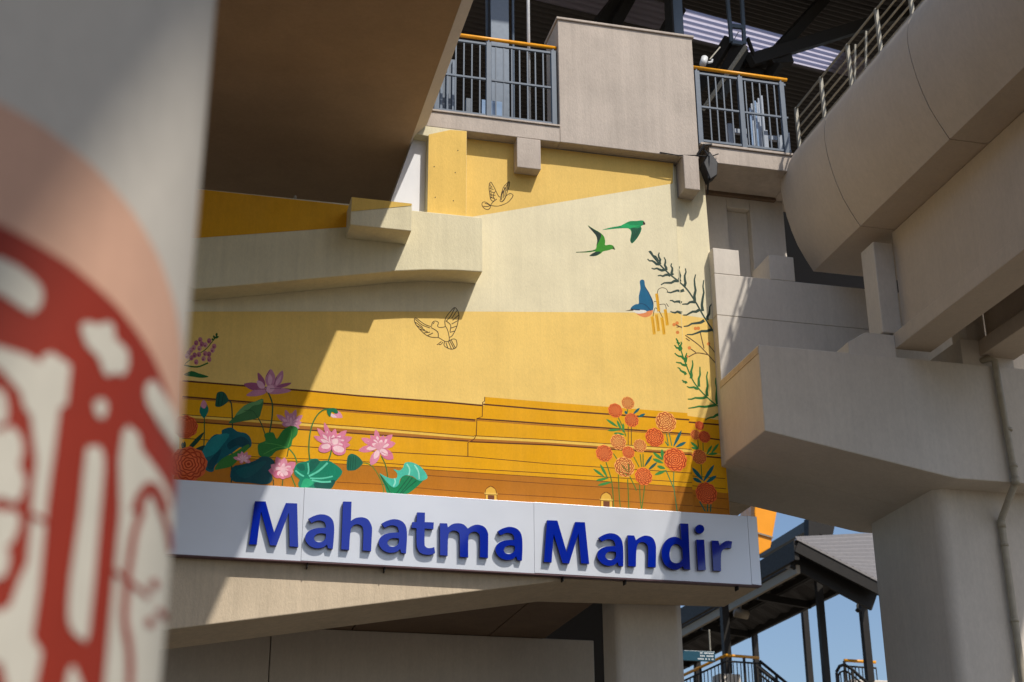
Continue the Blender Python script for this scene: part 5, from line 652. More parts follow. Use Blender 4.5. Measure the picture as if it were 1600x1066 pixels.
EMBLEM = [(0, [(0.075, 2.482), (0.098, 2.49), (0.127, 2.492), (0.154, 2.487), (0.177, 2.477), (0.19, 2.468), (0.195, 2.455), (0.193, 2.437), (0.182, 2.423), (0.161, 2.429), (0.134, 2.439), (0.104, 2.44), (0.08, 2.444), (0.071, 2.463)]), (0, [(0.263, 2.429), (0.266, 2.436), (0.273, 2.441), (0.284, 2.443), (0.295, 2.444), (0.302, 2.449), (0.308, 2.454), (0.317, 2.456), (0.326, 2.454), (0.328, 2.445), (0.331, 2.435), (0.346, 2.432), (0.362, 2.427), (0.367, 2.414), (0.366, 2.399), (0.36, 2.389), (0.353, 2.383), (0.347, 2.384), (0.342, 2.385), (0.334, 2.38), (0.327, 2.374), (0.322, 2.373), (0.317, 2.375), (0.31, 2.384), (0.302, 2.395), (0.29, 2.4), (0.278, 2.405), (0.269, 2.417)]), (0, [(0.419, 2.391), (0.425, 2.399), (0.434, 2.405), (0.443, 2.408), (0.46, 2.405), (0.501, 2.397), (0.555, 2.389), (0.586, 2.378), (0.593, 2.362), (0.598, 2.35), (0.561, 2.338), (0.482, 2.344), (0.429, 2.364), (0.418, 2.378)]), (0, [(0.303, 2.324), (0.306, 2.329), (0.312, 2.333), (0.319, 2.335), (0.326, 2.334), (0.33, 2.327), (0.33, 2.318), (0.327, 2.311), (0.322, 2.306), (0.315, 2.306), (0.309, 2.309), (0.305, 2.316)]), (0, [(0.092, 2.361), (0.145, 2.361), (0.183, 2.36), (0.204, 2.354), (0.208, 2.368), (0.22, 2.375), (0.253, 2.366), (0.254, 2.307), (0.243, 2.298), (0.243, 2.253), (0.241, 2.156), (0.245, 2.041), (0.243, 1.975), (0.261, 1.958), (0.256, 1.907), (0.217, 1.902), (0.203, 1.936), (0.149, 1.943), (0.143, 1.991), (0.194, 2.003), (0.205, 2.012), (0.213, 2.047), (0.222, 2.072), (0.22, 2.129), (0.217, 2.178), (0.217, 2.213), (0.2, 2.275), (0.189, 2.284), (0.18, 2.305), (0.149, 2.329), (0.093, 2.352)]), (0, [(0.127, 2.294), (0.139, 2.301), (0.153, 2.3), (0.158, 2.296), (0.161, 2.289), (0.164, 2.281), (0.165, 2.274), (0.166, 2.266), (0.165, 2.26), (0.164, 2.256), (0.159, 2.252), (0.147, 2.244), (0.134, 2.244), (0.128, 2.268)]), (0, [(0.135, 2.235), (0.146, 2.243), (0.161, 2.241), (0.167, 2.248), (0.173, 2.253), (0.182, 2.248), (0.191, 2.239), (0.194, 2.226), (0.195, 2.213), (0.192, 2.208), (0.191, 2.204), (0.197, 2.194), (0.204, 2.182), (0.203, 2.17), (0.2, 2.159), (0.197, 2.152), (0.192, 2.149), (0.183, 2.151), (0.173, 2.153), (0.159, 2.147), (0.147, 2.151), (0.138, 2.192)]), (0, [(0.149, 2.128), (0.16, 2.136), (0.176, 2.133), (0.187, 2.137), (0.196, 2.137), (0.202, 2.13), (0.203, 2.119), (0.2, 2.105), (0.195, 2.093), (0.191, 2.09), (0.189, 2.088), (0.192, 2.082), (0.195, 2.074), (0.195, 2.063), (0.193, 2.054), (0.192, 2.049), (0.188, 2.047), (0.175, 2.039), (0.161, 2.042), (0.152, 2.084)]), (0, [(0.298, 2.249), (0.301, 2.258), (0.305, 2.257), (0.313, 2.261), (0.32, 2.263), (0.325, 2.262), (0.329, 2.258), (0.334, 2.25), (0.337, 2.232), (0.338, 2.194), (0.339, 2.142), (0.341, 2.064), (0.341, 1.997), (0.336, 1.983), (0.33, 1.987), (0.322, 1.988), (0.314, 1.992), (0.305, 1.999), (0.299, 2.011), (0.296, 2.035), (0.295, 2.068), (0.297, 2.112), (0.299, 2.161), (0.298, 2.21)]), (0, [(0.368, 2.255), (0.37, 2.3), (0.382, 2.314), (0.412, 2.309), (0.423, 2.289), (0.463, 2.279), (0.566, 2.258), (0.645, 2.243), (0.634, 2.171), (0.659, 2.088), (0.658, 1.966), (0.386, 1.925), (0.384, 2.064), (0.384, 2.094), (0.383, 2.182)]), (0, [(0.311, 1.944), (0.315, 1.948), (0.32, 1.948), (0.327, 1.94), (0.335, 1.929), (0.346, 1.917), (0.349, 1.907), (0.327, 1.901), (0.306, 1.901), (0.304, 1.912), (0.308, 1.925), (0.309, 1.936)]), (1, [(0.43, 2.201), (0.425, 2.19), (0.419, 2.174), (0.414, 2.16), (0.412, 2.149), (0.411, 2.14), (0.41, 2.129), (0.409, 2.116), (0.407, 2.102), (0.406, 2.088), (0.406, 2.076), (0.406, 2.066), (0.407, 2.055), (0.407, 2.045), (0.409, 2.034), (0.412, 2.023), (0.418, 2.011), (0.426, 1.999), (0.433, 1.986), (0.437, 1.969), (0.441, 1.951), (0.443, 1.938), (0.466, 1.941), (0.463, 1.954), (0.46, 1.973), (0.454, 1.99), (0.447, 2.004), (0.438, 2.017), (0.431, 2.028), (0.428, 2.038), (0.427, 2.048), (0.426, 2.059), (0.426, 2.069), (0.426, 2.08), (0.426, 2.091), (0.427, 2.105), (0.428, 2.119), (0.43, 2.133), (0.431, 2.143), (0.432, 2.152), (0.434, 2.162), (0.439, 2.176), (0.447, 2.192), (0.452, 2.203)]), (1, [(0.439, 2.193), (0.442, 2.201), (0.447, 2.213), (0.453, 2.222), (0.46, 2.229), (0.466, 2.235), (0.464, 2.234), (0.46, 2.233), (0.466, 2.232), (0.474, 2.228), (0.485, 2.224), (0.496, 2.218), (0.505, 2.213), (0.561, 2.235), (0.547, 2.238), (0.53, 2.243), (0.514, 2.248), (0.5, 2.251), (0.485, 2.253), (0.461, 2.251), (0.441, 2.241), (0.43, 2.231), (0.422, 2.221), (0.415, 2.21), (0.411, 2.198), (0.408, 2.19)]), (1, [(0.503, 2.215), (0.513, 2.21), (0.53, 2.202), (0.546, 2.194), (0.56, 2.186), (0.573, 2.177), (0.583, 2.171), (0.659, 2.191), (0.659, 2.2), (0.617, 2.202), (0.589, 2.208), (0.564, 2.214), (0.542, 2.22), (0.529, 2.226)]), (1, [(0.378, 2.09), (0.386, 2.089), (0.398, 2.087), (0.411, 2.085), (0.425, 2.083), (0.441, 2.081), (0.457, 2.079), (0.47, 2.078), (0.482, 2.077), (0.491, 2.076), (0.502, 2.084), (0.493, 2.084), (0.479, 2.085), (0.465, 2.086), (0.449, 2.088), (0.432, 2.09), (0.417, 2.091), (0.404, 2.093), (0.391, 2.095), (0.383, 2.097)]), (1, [(0.528, 2.065), (0.608, 2.067), (0.659, 2.083), (0.546, 2.075)]), (1, [(0.491, 2.104), (0.505, 2.11), (0.522, 2.113), (0.532, 2.108), (0.532, 2.101), (0.515, 2.096), (0.499, 2.095), (0.491, 2.099)]), (1, [(0.489, 2.046), (0.502, 2.051), (0.52, 2.053), (0.528, 2.049), (0.529, 2.042), (0.513, 2.038), (0.497, 2.036), (0.489, 2.04)]), (1, [(0.217, 2.134), (0.242, 2.13), (0.244, 2.136), (0.219, 2.141)])]
HALO = (-0.124, 1.654, 1.104)
RING = (-0.091, 1.315, 1.246)
LEDGE = [(0.16, 8.506), (0.751, 8.622), (1.484, 8.776), (2.096, 8.901), (2.468, 8.981), (2.842, 9.038), (3.226, 9.072), (3.534, 9.084)]
PIL = (-0.461, -13.590, 0.1890)

# ------------------------------------------------------------------ materials
def srgb(r, g, b):
    return tuple(((v/255)/12.92 if v <= 10 else ((v/255+.055)/1.055)**2.4) for v in (r, g, b)) + (1.0,)

def newmat(name):
    m = bpy.data.materials.new(name); m.use_nodes = True
    return m, m.node_tree.nodes, m.node_tree.links, m.node_tree.nodes['Principled BSDF']

def N(nodes, t, **kw):
    n = nodes.new(t)
    for k, v in kw.items(): setattr(n, k, v)
    return n

def plaster(name, color=None, rough=.85, mottle=.16, streak=.16, bump=.25, grain=45., attr=None, spec=.25, dirt=(.45, .40, .34), fade=0., blot=1.6):
    """painted plaster: mottled tone, faint vertical rain streaks, sandy grain"""
    m, n, l, b = newmat(name)
    tc = N(n, 'ShaderNodeTexCoord')
    mp = N(n, 'ShaderNodeMapping'); mp.inputs['Scale'].default_value = (1.1, 1.1, 1.1)
    l.new(tc.outputs['Object'], mp.inputs[0])
    n1 = N(n, 'ShaderNodeTexNoise'); n1.inputs['Scale'].default_value = blot; n1.inputs['Detail'].default_value = 7; n1.inputs['Roughness'].default_value = .62
    l.new(mp.outputs[0], n1.inputs['Vector'])
    ms = N(n, 'ShaderNodeMapping'); ms.inputs['Scale'].default_value = (9, 9, .45)
    l.new(tc.outputs['Object'], ms.inputs[0])
    n2 = N(n, 'ShaderNodeTexNoise'); n2.inputs['Scale'].default_value = 1.5; n2.inputs['Detail'].default_value = 5
    l.new(ms.outputs[0], n2.inputs['Vector'])
    n3 = N(n, 'ShaderNodeTexNoise'); n3.inputs['Scale'].default_value = grain; n3.inputs['Detail'].default_value = 5; n3.inputs['Roughness'].default_value = .7
    mg = N(n, 'ShaderNodeMapping'); mg.inputs['Scale'].default_value = (1.5, 1.5, .7)
    l.new(tc.outputs['Object'], mg.inputs[0]); l.new(mg.outputs[0], n3.inputs['Vector'])
    def ramp(src, lo, hi, a, bb):
        r = N(n, 'ShaderNodeMapRange'); r.inputs[1].default_value = lo; r.inputs[2].default_value = hi
        r.inputs[3].default_value = a; r.inputs[4].default_value = bb
        l.new(src, r.inputs[0]); return r.outputs[0]
    v1 = ramp(n1.outputs['Fac'], .3, .7, 1-mottle, 1+mottle*.55)
    v2 = ramp(n2.outputs['Fac'], .35, .7, 1+streak*.3, 1-streak)
    v3 = ramp(n3.outputs['Fac'], .3, .7, .94, 1.045)
    mu = N(n, 'ShaderNodeMath', operation='MULTIPLY'); l.new(v1, mu.inputs[0]); l.new(v2, mu.inputs[1])
    mu2 = N(n, 'ShaderNodeMath', operation='MULTIPLY'); l.new(mu.outputs[0], mu2.inputs[0]); l.new(v3, mu2.inputs[1])
    vm = N(n, 'ShaderNodeVectorMath', operation='SCALE')
    if attr:
        at = N(n, 'ShaderNodeAttribute', attribute_name=attr); l.new(at.outputs['Color'], vm.inputs[0])
    else:
        vm.inputs[0].default_value = color[:3]
    l.new(mu2.outputs[0], vm.inputs['Scale'])
    # stains with a shape of their own
    st = ramp(n1.outputs['Fac'], .60, .78, 0., .22)
    mx = N(n, 'ShaderNodeMix', data_type='RGBA'); l.new(st, mx.inputs[0]); l.new(vm.outputs[0], mx.inputs[6])
    sv = N(n, 'ShaderNodeVectorMath', operation='MULTIPLY'); l.new(vm.outputs[0], sv.inputs[0]); sv.inputs[1].default_value = tuple(.55+.9*d*.5 for d in dirt)
    l.new(sv.outputs[0], mx.inputs[7])
    outc = mx.outputs[2]
    if fade:   # thin roller coats: patches where the undercoat shows through
        n4 = N(n, 'ShaderNodeTexNoise'); n4.inputs['Scale'].default_value = .9; n4.inputs['Detail'].default_value = 8; n4.inputs['Roughness'].default_value = .6
        mq = N(n, 'ShaderNodeMapping'); mq.inputs['Scale'].default_value = (1.5, 1, 1); mq.inputs['Location'].default_value = (3.1, 0, 7.7)
        l.new(tc.outputs['Object'], mq.inputs[0]); l.new(mq.outputs[0], n4.inputs['Vector'])
        f4 = ramp(n4.outputs['Fac'], .42, .72, 0., fade)
        m4 = N(n, 'ShaderNodeMix', data_type='RGBA'); l.new(f4, m4.inputs[0]); l.new(outc, m4.inputs[6])
        s4 = N(n, 'ShaderNodeVectorMath', operation='MULTIPLY_ADD'); l.new(outc, s4.inputs[0]); s4.inputs[1].default_value = (.88, .88, .8); s4.inputs[2].default_value = (.12, .11, .09)
        l.new(s4.outputs[0], m4.inputs[7]); outc = m4.outputs[2]
    l.new(outc, b.inputs['Base Color'])
    b.inputs['Roughness'].default_value = rough
    b.inputs['Specular IOR Level'].default_value = spec
    bp = N(n, 'ShaderNodeBump'); bp.inputs['Strength'].default_value = bump; bp.inputs['Distance'].default_value = .012
    l.new(n3.outputs['Fac'], bp.inputs['Height']); l.new(bp.outputs[0], b.inputs['Normal'])
    return m

def paint(name, color, rough=.5, metal=0., spec=.4, wear=.08, scale=14., rv=.08):
    m, n, l, b = newmat(name)
    tc = N(n, 'ShaderNodeTexCoord')
    n1 = N(n, 'ShaderNodeTexNoise'); n1.inputs['Scale'].default_value = scale; n1.inputs['Detail'].default_value = 6
    l.new(tc.outputs['Object'], n1.inputs['Vector'])
    r = N(n, 'ShaderNodeMapRange'); r.inputs[1].default_value = .3; r.inputs[2].default_value = .7; r.inputs[3].default_value = 1-wear; r.inputs[4].default_value = 1+wear*.6
    l.new(n1.outputs['Fac'], r.inputs[0])
    vm = N(n, 'ShaderNodeVectorMath', operation='SCALE'); vm.inputs[0].default_value = color[:3]; l.new(r.outputs[0], vm.inputs['Scale'])
    l.new(vm.outputs[0], b.inputs['Base Color'])
    r2 = N(n, 'ShaderNodeMapRange'); r2.inputs[1].default_value = .3; r2.inputs[2].default_value = .7; r2.inputs[3].default_value = max(.05, rough-rv); r2.inputs[4].default_value = rough+rv
    l.new(n1.outputs['Fac'], r2.inputs[0]); l.new(r2.outputs[0], b.inputs['Roughness'])
    b.inputs['Metallic'].default_value = metal; b.inputs['Specular IOR Level'].default_value = spec
    return m

MT = {}
MT['mural'] = plaster('mural_paint', attr='paint', mottle=.09, streak=.045, bump=.22, grain=34., fade=.14)
MT['motif'] = plaster('motif_paint', attr='paint', mottle=.13, streak=.06, bump=.22, grain=34., fade=.20, blot=7.)
MT['cream'] = plaster('cream_plaster', srgb(222, 212, 178), mottle=.08, streak=.07, bump=.35, grain=38.)
MT['yellow'] = plaster('yellow_plaster', srgb(226, 186, 96), mottle=.08, streak=.07, bump=.35, grain=38.)
MT['sill'] = plaster('sill_plaster', srgb(184, 171, 158), mottle=.12, streak=.10, bump=.5, grain=26.)
MT['beam'] = plaster('beam_plaster', srgb(208, 190, 164), mottle=.10, streak=.10, bump=.5, grain=26.)
MT['pier'] = plaster('pier_paint', srgb(212, 203, 190), mottle=.06, streak=.04, bump=.1, grain=22., rough=.75)
MT['girder'] = plaster('girder_paint', srgb(202, 187, 169), mottle=.06, streak=.03, bump=.06, grain=18., rough=.7)
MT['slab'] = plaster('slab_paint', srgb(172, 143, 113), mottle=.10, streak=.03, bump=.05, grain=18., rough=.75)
MT['pillar'] = plaster('pillar_paint', srgb(186, 179, 168), mottle=.03, streak=.015, bump=.05, grain=20., rough=.6)
MT['emblem'] = plaster('emblem_paint', attr='paint', mottle=.05, streak=.03, bump=.05, grain=20., rough=.6)
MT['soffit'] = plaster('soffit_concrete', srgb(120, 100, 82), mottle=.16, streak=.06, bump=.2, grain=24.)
MT['dark'] = paint('joint_shadow_filler', srgb(36, 32, 28), .9)
MT['deep'] = paint('painted_gap_shade', srgb(58, 52, 46), .9)  # shade of the deep gaps put into the base colour
MT['white'] = paint('white_panel', srgb(218, 222, 230), .3, .3, .5, .02, 3., .015)
MT['board'] = paint('white_board', srgb(226, 226, 228), .45, 0., .4, .04, 3.)
MT['dull'] = paint('dull_white_board', srgb(150, 158, 170), .5)
MT['edge'] = paint('panel_edge_trim', srgb(96, 70, 76), .5)
MT['blue'] = paint('blue_letter_acrylic', srgb(2, 34, 150), .05, 0., .6, .03, 2., .01)
MT['bluedark'] = paint('letter_return', srgb(10, 16, 84), .4)
MT['rail'] = paint('grey_rail_paint', srgb(82, 92, 104), .45, .1, .4, .12)
MT['handrail'] = paint('orange_handrail_paint', srgb(236, 160, 26), .4, 0., .4, .1)
MT['galv'] = paint('galvanised_pipe', srgb(158, 152, 138), .6, .15, .4, .28, 30.)
MT['steel'] = paint('grey_steel_paint', srgb(92, 104, 118), .4, .1, .4, .08)
MT['darksteel'] = paint('dark_steel_paint', srgb(44, 41, 38), .55, 0., .2, .1)
MT['roof'] = paint('roof_sheet_underside', srgb(64, 60, 57), .55, .1, .4, .12)
MT['roofout'] = paint('roof_sheet_top', srgb(140, 134, 130), .4, .3, .4, .1)
MT['pipe'] = paint('drain_pipe_paint', srgb(168, 158, 138), .5, 0., .4, .12)
MT['whitepipe'] = paint('white_pipe', srgb(206, 206, 206), .4, 0., .4, .1)
MT['cable'] = paint('black_cable', srgb(26, 25, 26), .5)
MT['teal'] = paint('teal_sign_face', srgb(16, 70, 88), .35)
MT['print'] = paint('sign_print', srgb(214, 220, 222), .5)
MT['orange'] = paint('orange_cladding', srgb(250, 160, 8), .4, 0., .4, .04, 3.)
MT['glass'] = paint('pale_glass_panel', srgb(132, 156, 186), .12, 0., .6, .05, 2.)
MT['lampshade'] = paint('beige_metal_shade', srgb(150, 138, 118), .5)
m, n_, l_, b_ = newmat('translucent_roof_sheet'); MT['sky'] = m
tr = n_.new('ShaderNodeBsdfTranslucent'); tr.inputs[0].default_value = srgb(206, 200, 214)
mxs = n_.new('ShaderNodeMixShader'); mxs.inputs[0].default_value = .72
b_.inputs['Base Color'].default_value = srgb(190, 186, 198); b_.inputs['Roughness'].default_value = .5
l_.new(b_.outputs[0], mxs.inputs[1]); l_.new(tr.outputs[0], mxs.inputs[2]); l_.new(mxs.outputs[0], n_['Material Output'].inputs[0])
# paved ground: brushed concrete with blotches
MT['ground'] = plaster('paving_ground', srgb(98, 90, 78), mottle=.25, streak=.0, bump=.3, grain=4.)

# ------------------------------------------------------------------ mesh helpers
class MB:
    def __init__(s): s.v = []; s.f = []; s.mi = []; s.c = []
    def add(s, vs, fs, mi=0, col=None):
        o = len(s.v); s.v += [tuple(v) for v in vs]
        for f in fs: s.f.append([i+o for i in f]); s.mi.append(mi); s.c.append(col)
        return s
    def box(s, x0, x1, y0, y1, z0, z1, mi=0):
        vs = [(x, y, z) for x in (x0, x1) for y in (y0, y1) for z in (z0, z1)]
        return s.add(vs, [(0, 1, 3, 2), (4, 6, 7, 5), (0, 4, 5, 1), (2, 3, 7, 6), (0, 2, 6, 4), (1, 5, 7, 3)], mi)
    def prism(s, poly, y0, y1, axis='y', mi=0, holes=()):
        """extrude a 2D outline; axis y: poly is (x,z); axis x: (y,z); axis z: (x,y)"""
        def P(p, t): return {'y': (p[0], t, p[1]), 'x': (t, p[0], p[1]), 'z': (p[0], p[1], t)}[axis]
        loops = [list(poly)] + [list(h) for h in holes]
        flat = [q for lp in loops for q in lp]
        tri = tessellate_polygon([[Vector((q[0], q[1], 0)) for q in lp] for lp in loops])
        n = len(flat)
        vs = [P(q, y0) for q in flat] + [P(q, y1) for q in flat]
        fs = []
        if len(loops) == 1:
            fs += [list(range(n)), list(range(n, 2*n))[::-1]]
        else:
            fs += [list(t) for t in tri] + [[i+n for i in t][::-1] for t in tri]
        o = 0
        for lp in loops:
            k = len(lp)
            fs += [(o+i, o+(i+1) % k, n+o+(i+1) % k, n+o+i) for i in range(k)]
            o += k
        return s.add(vs, fs, mi)
    def bar(s, a, b, w, h=None, up=(0, 0, 1), mi=0):
        a, b = Vector(a), Vector(b); h = h or w
        d = (b-a).normalized(); u = Vector(up)
        if abs(d.dot(u)) > .99: u = Vector((0, 1, 0))
        x = d.cross(u).normalized()*w/2; z = x.cross(d).normalized()*h/2
        vs = [p+sx*x+sz*z for p in (a, b) for sx, sz in ((-1, -1), (1, -1), (1, 1), (-1, 1))]
        return s.add(vs, [(0, 3, 2, 1), (4, 5, 6, 7), (0, 1, 5, 4), (1, 2, 6, 5), (2, 3, 7, 6), (3, 0, 4, 7)], mi)
    def tube(s, pts, r, n=8, mi=0, cap=True):
        pts = [Vector(p) for p in pts]; rings = []
        pu = None
        for i, p in enumerate(pts):
            d = (pts[min(i+1, len(pts)-1)]-pts[max(i-1, 0)]).normalized()
            u = Vector((0, 0, 1)) if abs(d.z) < .9 else Vector((1, 0, 0))
            if pu is not None: u = pu
            x = d.cross(u).normalized(); y = x.cross(d).normalized(); pu = y
            rr = r[i] if isinstance(r, (list, tuple)) else r
            rings.append([p+rr*(math.cos(2*math.pi*k/n)*x+math.sin(2*math.pi*k/n)*y) for k in range(n)])
        vs = [v for ring in rings for v in ring]; fs = []
        for i in range(len(pts)-1):
            fs += [(i*n+k, i*n+(k+1) % n, (i+1)*n+(k+1) % n, (i+1)*n+k) for k in range(n)]
        if cap: fs += [list(range(n))[::-1], list(range((len(pts)-1)*n, len(pts)*n))]
        return s.add(vs, fs, mi)
    def build(s, name, mats, parent=None, bevel=0., smooth=False, weld=True):
        me = bpy.data.meshes.new(name)
        me.from_pydata(s.v, [], s.f)
        for m in (mats if isinstance(mats, (list, tuple)) else [mats]): me.materials.append(m)
        for p, i in zip(me.polygons, s.mi): p.material_index = i; p.use_smooth = smooth
        if any(c is not None for c in s.c):
            at = me.color_attributes.new('paint', 'FLOAT_COLOR', 'CORNER')
            for p, c in zip(me.polygons, s.c):
                for li in p.loop_indices: at.data[li].color = (*c, 1.0)
        bm = bmesh.new(); bm.from_mesh(me)
        if not any(c is not None for c in s.c): bmesh.ops.recalc_face_normals(bm, faces=bm.faces)
        bm.to_mesh(me); bm.free()
        o = bpy.data.objects.new(name, me); COL.objects.link(o)
        if parent: o.parent = parent
        if bevel:
            b = o.modifiers.new('bevel', 'BEVEL'); b.width = bevel; b.segments = 2; b.limit_method = 'ANGLE'; b.angle_limit = R(35)
        return o

def empty(name, label, cat, group=None, loc=(0, 0, 0)):
    o = bpy.data.objects.new(name, None); COL.objects.link(o); o.empty_display_size = .2
    return tag(o, label, cat, group)
def tag(o, label, cat, group=None):
    o['label'] = label; o['category'] = cat
    if group: o['group'] = group
    return o
def place(root, loc):
    """move an assembled thing's origin to its base without moving its parts"""
    root.location = loc
    for ch in root.children: ch.matrix_parent_inverse = Matrix.Translation(Vector(loc)).inverted()
def copy_part(o, parent, loc):
    c = o.copy(); COL.objects.link(c); c.parent = parent; c.location = loc; return c

# ------------------------------------------------------------------ ground
g = MB(); g.add([(-600, -600, 0), (600, -600, 0), (600, 600, 0), (-600, 600, 0)], [(0, 1, 2, 3)])
go = g.build('ground', MT['ground']); go['kind'] = 'structure'

# ------------------------------------------------------------------ mural wall
wall = empty('mural_wall', 'tall yellow and cream mural wall painted with birds, lotus and marigolds', 'wall')
MB().prism([(-.8, 6.1), (6.205, 6.1), (6.205, 11.12), (2.87, 11.12), (2.87, 9.79), (-.8, 9.79)], 0, .55).build('wall_face', MT['cream'], wall)
MB().box(6.207, 6.655, .06, .55, 6.1, 11.12).build('pilaster', MT['cream'], wall, .008)
# upper ledge with arched underside
led = [(-.9, 8.60), (-.3, 8.69)] + LEDGE + [(3.53, 9.82), (-.9, 9.79)]
MB().prism(led, -.36, -.002).build('ledge', MT['cream'], wall, .01)
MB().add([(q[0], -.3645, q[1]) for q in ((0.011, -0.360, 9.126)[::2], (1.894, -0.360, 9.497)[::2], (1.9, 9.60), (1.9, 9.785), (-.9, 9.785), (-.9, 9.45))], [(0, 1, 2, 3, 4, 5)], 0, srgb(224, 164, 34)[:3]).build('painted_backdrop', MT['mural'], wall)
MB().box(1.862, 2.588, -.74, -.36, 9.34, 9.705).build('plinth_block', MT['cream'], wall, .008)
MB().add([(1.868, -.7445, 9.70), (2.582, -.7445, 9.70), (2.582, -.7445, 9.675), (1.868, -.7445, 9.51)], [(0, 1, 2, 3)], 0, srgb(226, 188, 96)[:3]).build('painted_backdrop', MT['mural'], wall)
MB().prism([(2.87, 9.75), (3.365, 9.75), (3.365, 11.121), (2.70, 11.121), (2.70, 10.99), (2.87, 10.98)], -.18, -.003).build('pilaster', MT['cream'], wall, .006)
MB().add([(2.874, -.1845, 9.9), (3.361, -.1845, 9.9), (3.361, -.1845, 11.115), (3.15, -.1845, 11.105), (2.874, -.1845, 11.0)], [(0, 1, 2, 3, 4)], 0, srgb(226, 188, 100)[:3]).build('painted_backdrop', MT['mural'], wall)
MB().prism([(2.44, 10.08), (2.60, 9.94), (2.868, 9.94), (2.868, 10.985), (2.70, 10.985)], -.035, -.02).build('white_board', MT['board'], wall)
nh = MB()
for x, z in ((2.95, 10.55), (3.22, 10.5), (2.97, 10.12), (3.2, 10.1), (3.25, 10.82)):
    nh.box(x-.005, x+.005, -.190, -.183, z-.005, z+.005)
nh.build('nail_heads', MT['cable'], wall)
MB().tube([(1.25, -.2, 9.79), (1.25, -.2, 9.92)], .018).build('pipe_stub', MT['galv'], wall)

def marigold(mb, x, z, y, r, col, line):
    n = 28
    rim = [(x+r*(1+.045*math.sin(9*t))*math.cos(t), y, z+r*(1+.045*math.sin(9*t))*math.sin(t)) for t in [2*math.pi*i/n for i in range(n)]]
    mb.add(rim, [list(range(n))], 0, col)
    hi = tuple(min(1, c*1.25+.02) for c in col)
    rnd = random.Random(int(x*1000+z*77))
    mb.add([(x+.62*r*math.cos(2*math.pi*i/16), y-.0004, z+.62*r*math.sin(2*math.pi*i/16)) for i in range(16)], [list(range(16))], 0, tuple(.5*a+.5*b for a, b in zip(col, hi)))
    for k, rr in enumerate((.9, .72, .55, .38, .22)):
        m = (11, 10, 8, 6, 4)[k]; off = rnd.random()*6
        for j in range(m):
            a0 = off+2*math.pi*j/m; a1 = a0+2*math.pi/m*.98
            P = []
            for q in range(6):
                t = a0+(a1-a0)*q/5; rad = rr*r*(.86+.15*math.sin(math.pi*q/5)+rnd.uniform(-.015, .015))
                P.append((x+rad*math.cos(t), z+rad*math.sin(t)))
            w = max(.004, r*.072)
            for q in range(5):
                (ax, az), (bx, bz) = P[q], P[q+1]; dx, dz = bx-ax, bz-az; L = math.hypot(dx, dz)+1e-9; ox, oz = -dz/L*w/2, dx/L*w/2
                mb.add([(ax+ox, y-.0008, az+oz), (bx+ox, y-.0008, bz+oz), (bx-ox, y-.0008, bz-oz), (ax-ox, y-.0008, az-oz)], [(0, 1, 2, 3)], 0, line)
    mb.add([(x+.09*r*math.cos(2*math.pi*i/8), y-.001, z+.09*r*math.sin(2*math.pi*i/8)) for i in range(8)], [list(range(8))], 0, line)

PLANE = (0.0, .06)
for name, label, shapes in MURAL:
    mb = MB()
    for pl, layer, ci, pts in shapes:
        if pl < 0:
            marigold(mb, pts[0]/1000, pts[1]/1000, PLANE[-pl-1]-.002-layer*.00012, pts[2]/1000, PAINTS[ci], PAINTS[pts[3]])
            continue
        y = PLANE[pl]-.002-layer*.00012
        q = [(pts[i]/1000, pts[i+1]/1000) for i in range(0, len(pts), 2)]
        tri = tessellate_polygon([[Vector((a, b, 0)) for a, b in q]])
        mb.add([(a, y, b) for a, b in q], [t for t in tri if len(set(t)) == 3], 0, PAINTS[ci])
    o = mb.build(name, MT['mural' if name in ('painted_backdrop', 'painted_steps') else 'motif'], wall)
    if label: o['label'] = label
place(wall, (2.9, 0, 6.1))

# ------------------------------------------------------------------ cross beam under the wall, with its column, soffit and back wall
cb = empty('cross_beam', 'beige tapered concrete beam end below the blue-lettered sign', 'beam')
MB().prism([(-1.0, 4.48), (.146, 4.674), (4.579, 5.436), (7.03, 5.485), (7.03, 6.098), (-1.0, 6.098)], .002, 1.18).build('beam_face', MT['beam'], cb, .012)
place(cb, (3, .5, 5.4))
MB_ = MB()
cl = empty('column', 'square grey column standing behind the beam below the sign', 'column')
MB().prism([(5.60+.06, 1.22), (6.5-.1, 1.22), (6.5, 1.32), (6.5, 1.80), (5.60, 1.80), (5.60, 1.28)], 0, 5.9, 'z').build('shaft', MT['pier'], cl, .03)
place(cl, (6.0, 1.9, 0))
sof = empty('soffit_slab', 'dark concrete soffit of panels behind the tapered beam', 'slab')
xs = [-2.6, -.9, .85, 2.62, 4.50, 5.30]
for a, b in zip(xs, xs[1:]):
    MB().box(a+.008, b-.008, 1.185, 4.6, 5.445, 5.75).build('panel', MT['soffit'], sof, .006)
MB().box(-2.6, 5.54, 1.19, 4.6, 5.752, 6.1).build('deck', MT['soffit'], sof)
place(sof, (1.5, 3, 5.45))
bw = empty('retaining_wall', 'plain grey wall in deep shade under the soffit', 'wall')
MB().box(-4, 1.55, 3.45, 3.8, 0, 5.44).build('wall_panel', MT['pier'], bw, .01)
MB().box(1.562, 5.99, 3.45, 3.8, 0, 5.44).build('wall_panel', MT['pier'], bw, .01)
place(bw, (1, 3.6, 0))
dw = MB().box(1.5, 8.35, 7.0, 7.3, 0, 7.6).build('added_inner_wall', MT['deep'], None, .01)  # added backing; its dark colour stands for the shade in the gap
tag(dw, 'added wall coloured as deep shade in the gap beside the square column', 'wall')
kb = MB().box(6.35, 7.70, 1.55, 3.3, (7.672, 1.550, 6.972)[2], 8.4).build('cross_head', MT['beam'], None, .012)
dg = MB().box(8.2, 14.5, 4.0, 4.3, 8.0, 12.8).build('added_end_wall', MT['deep'], None, .01)  # added to hide the sky gap, with the darkness painted in
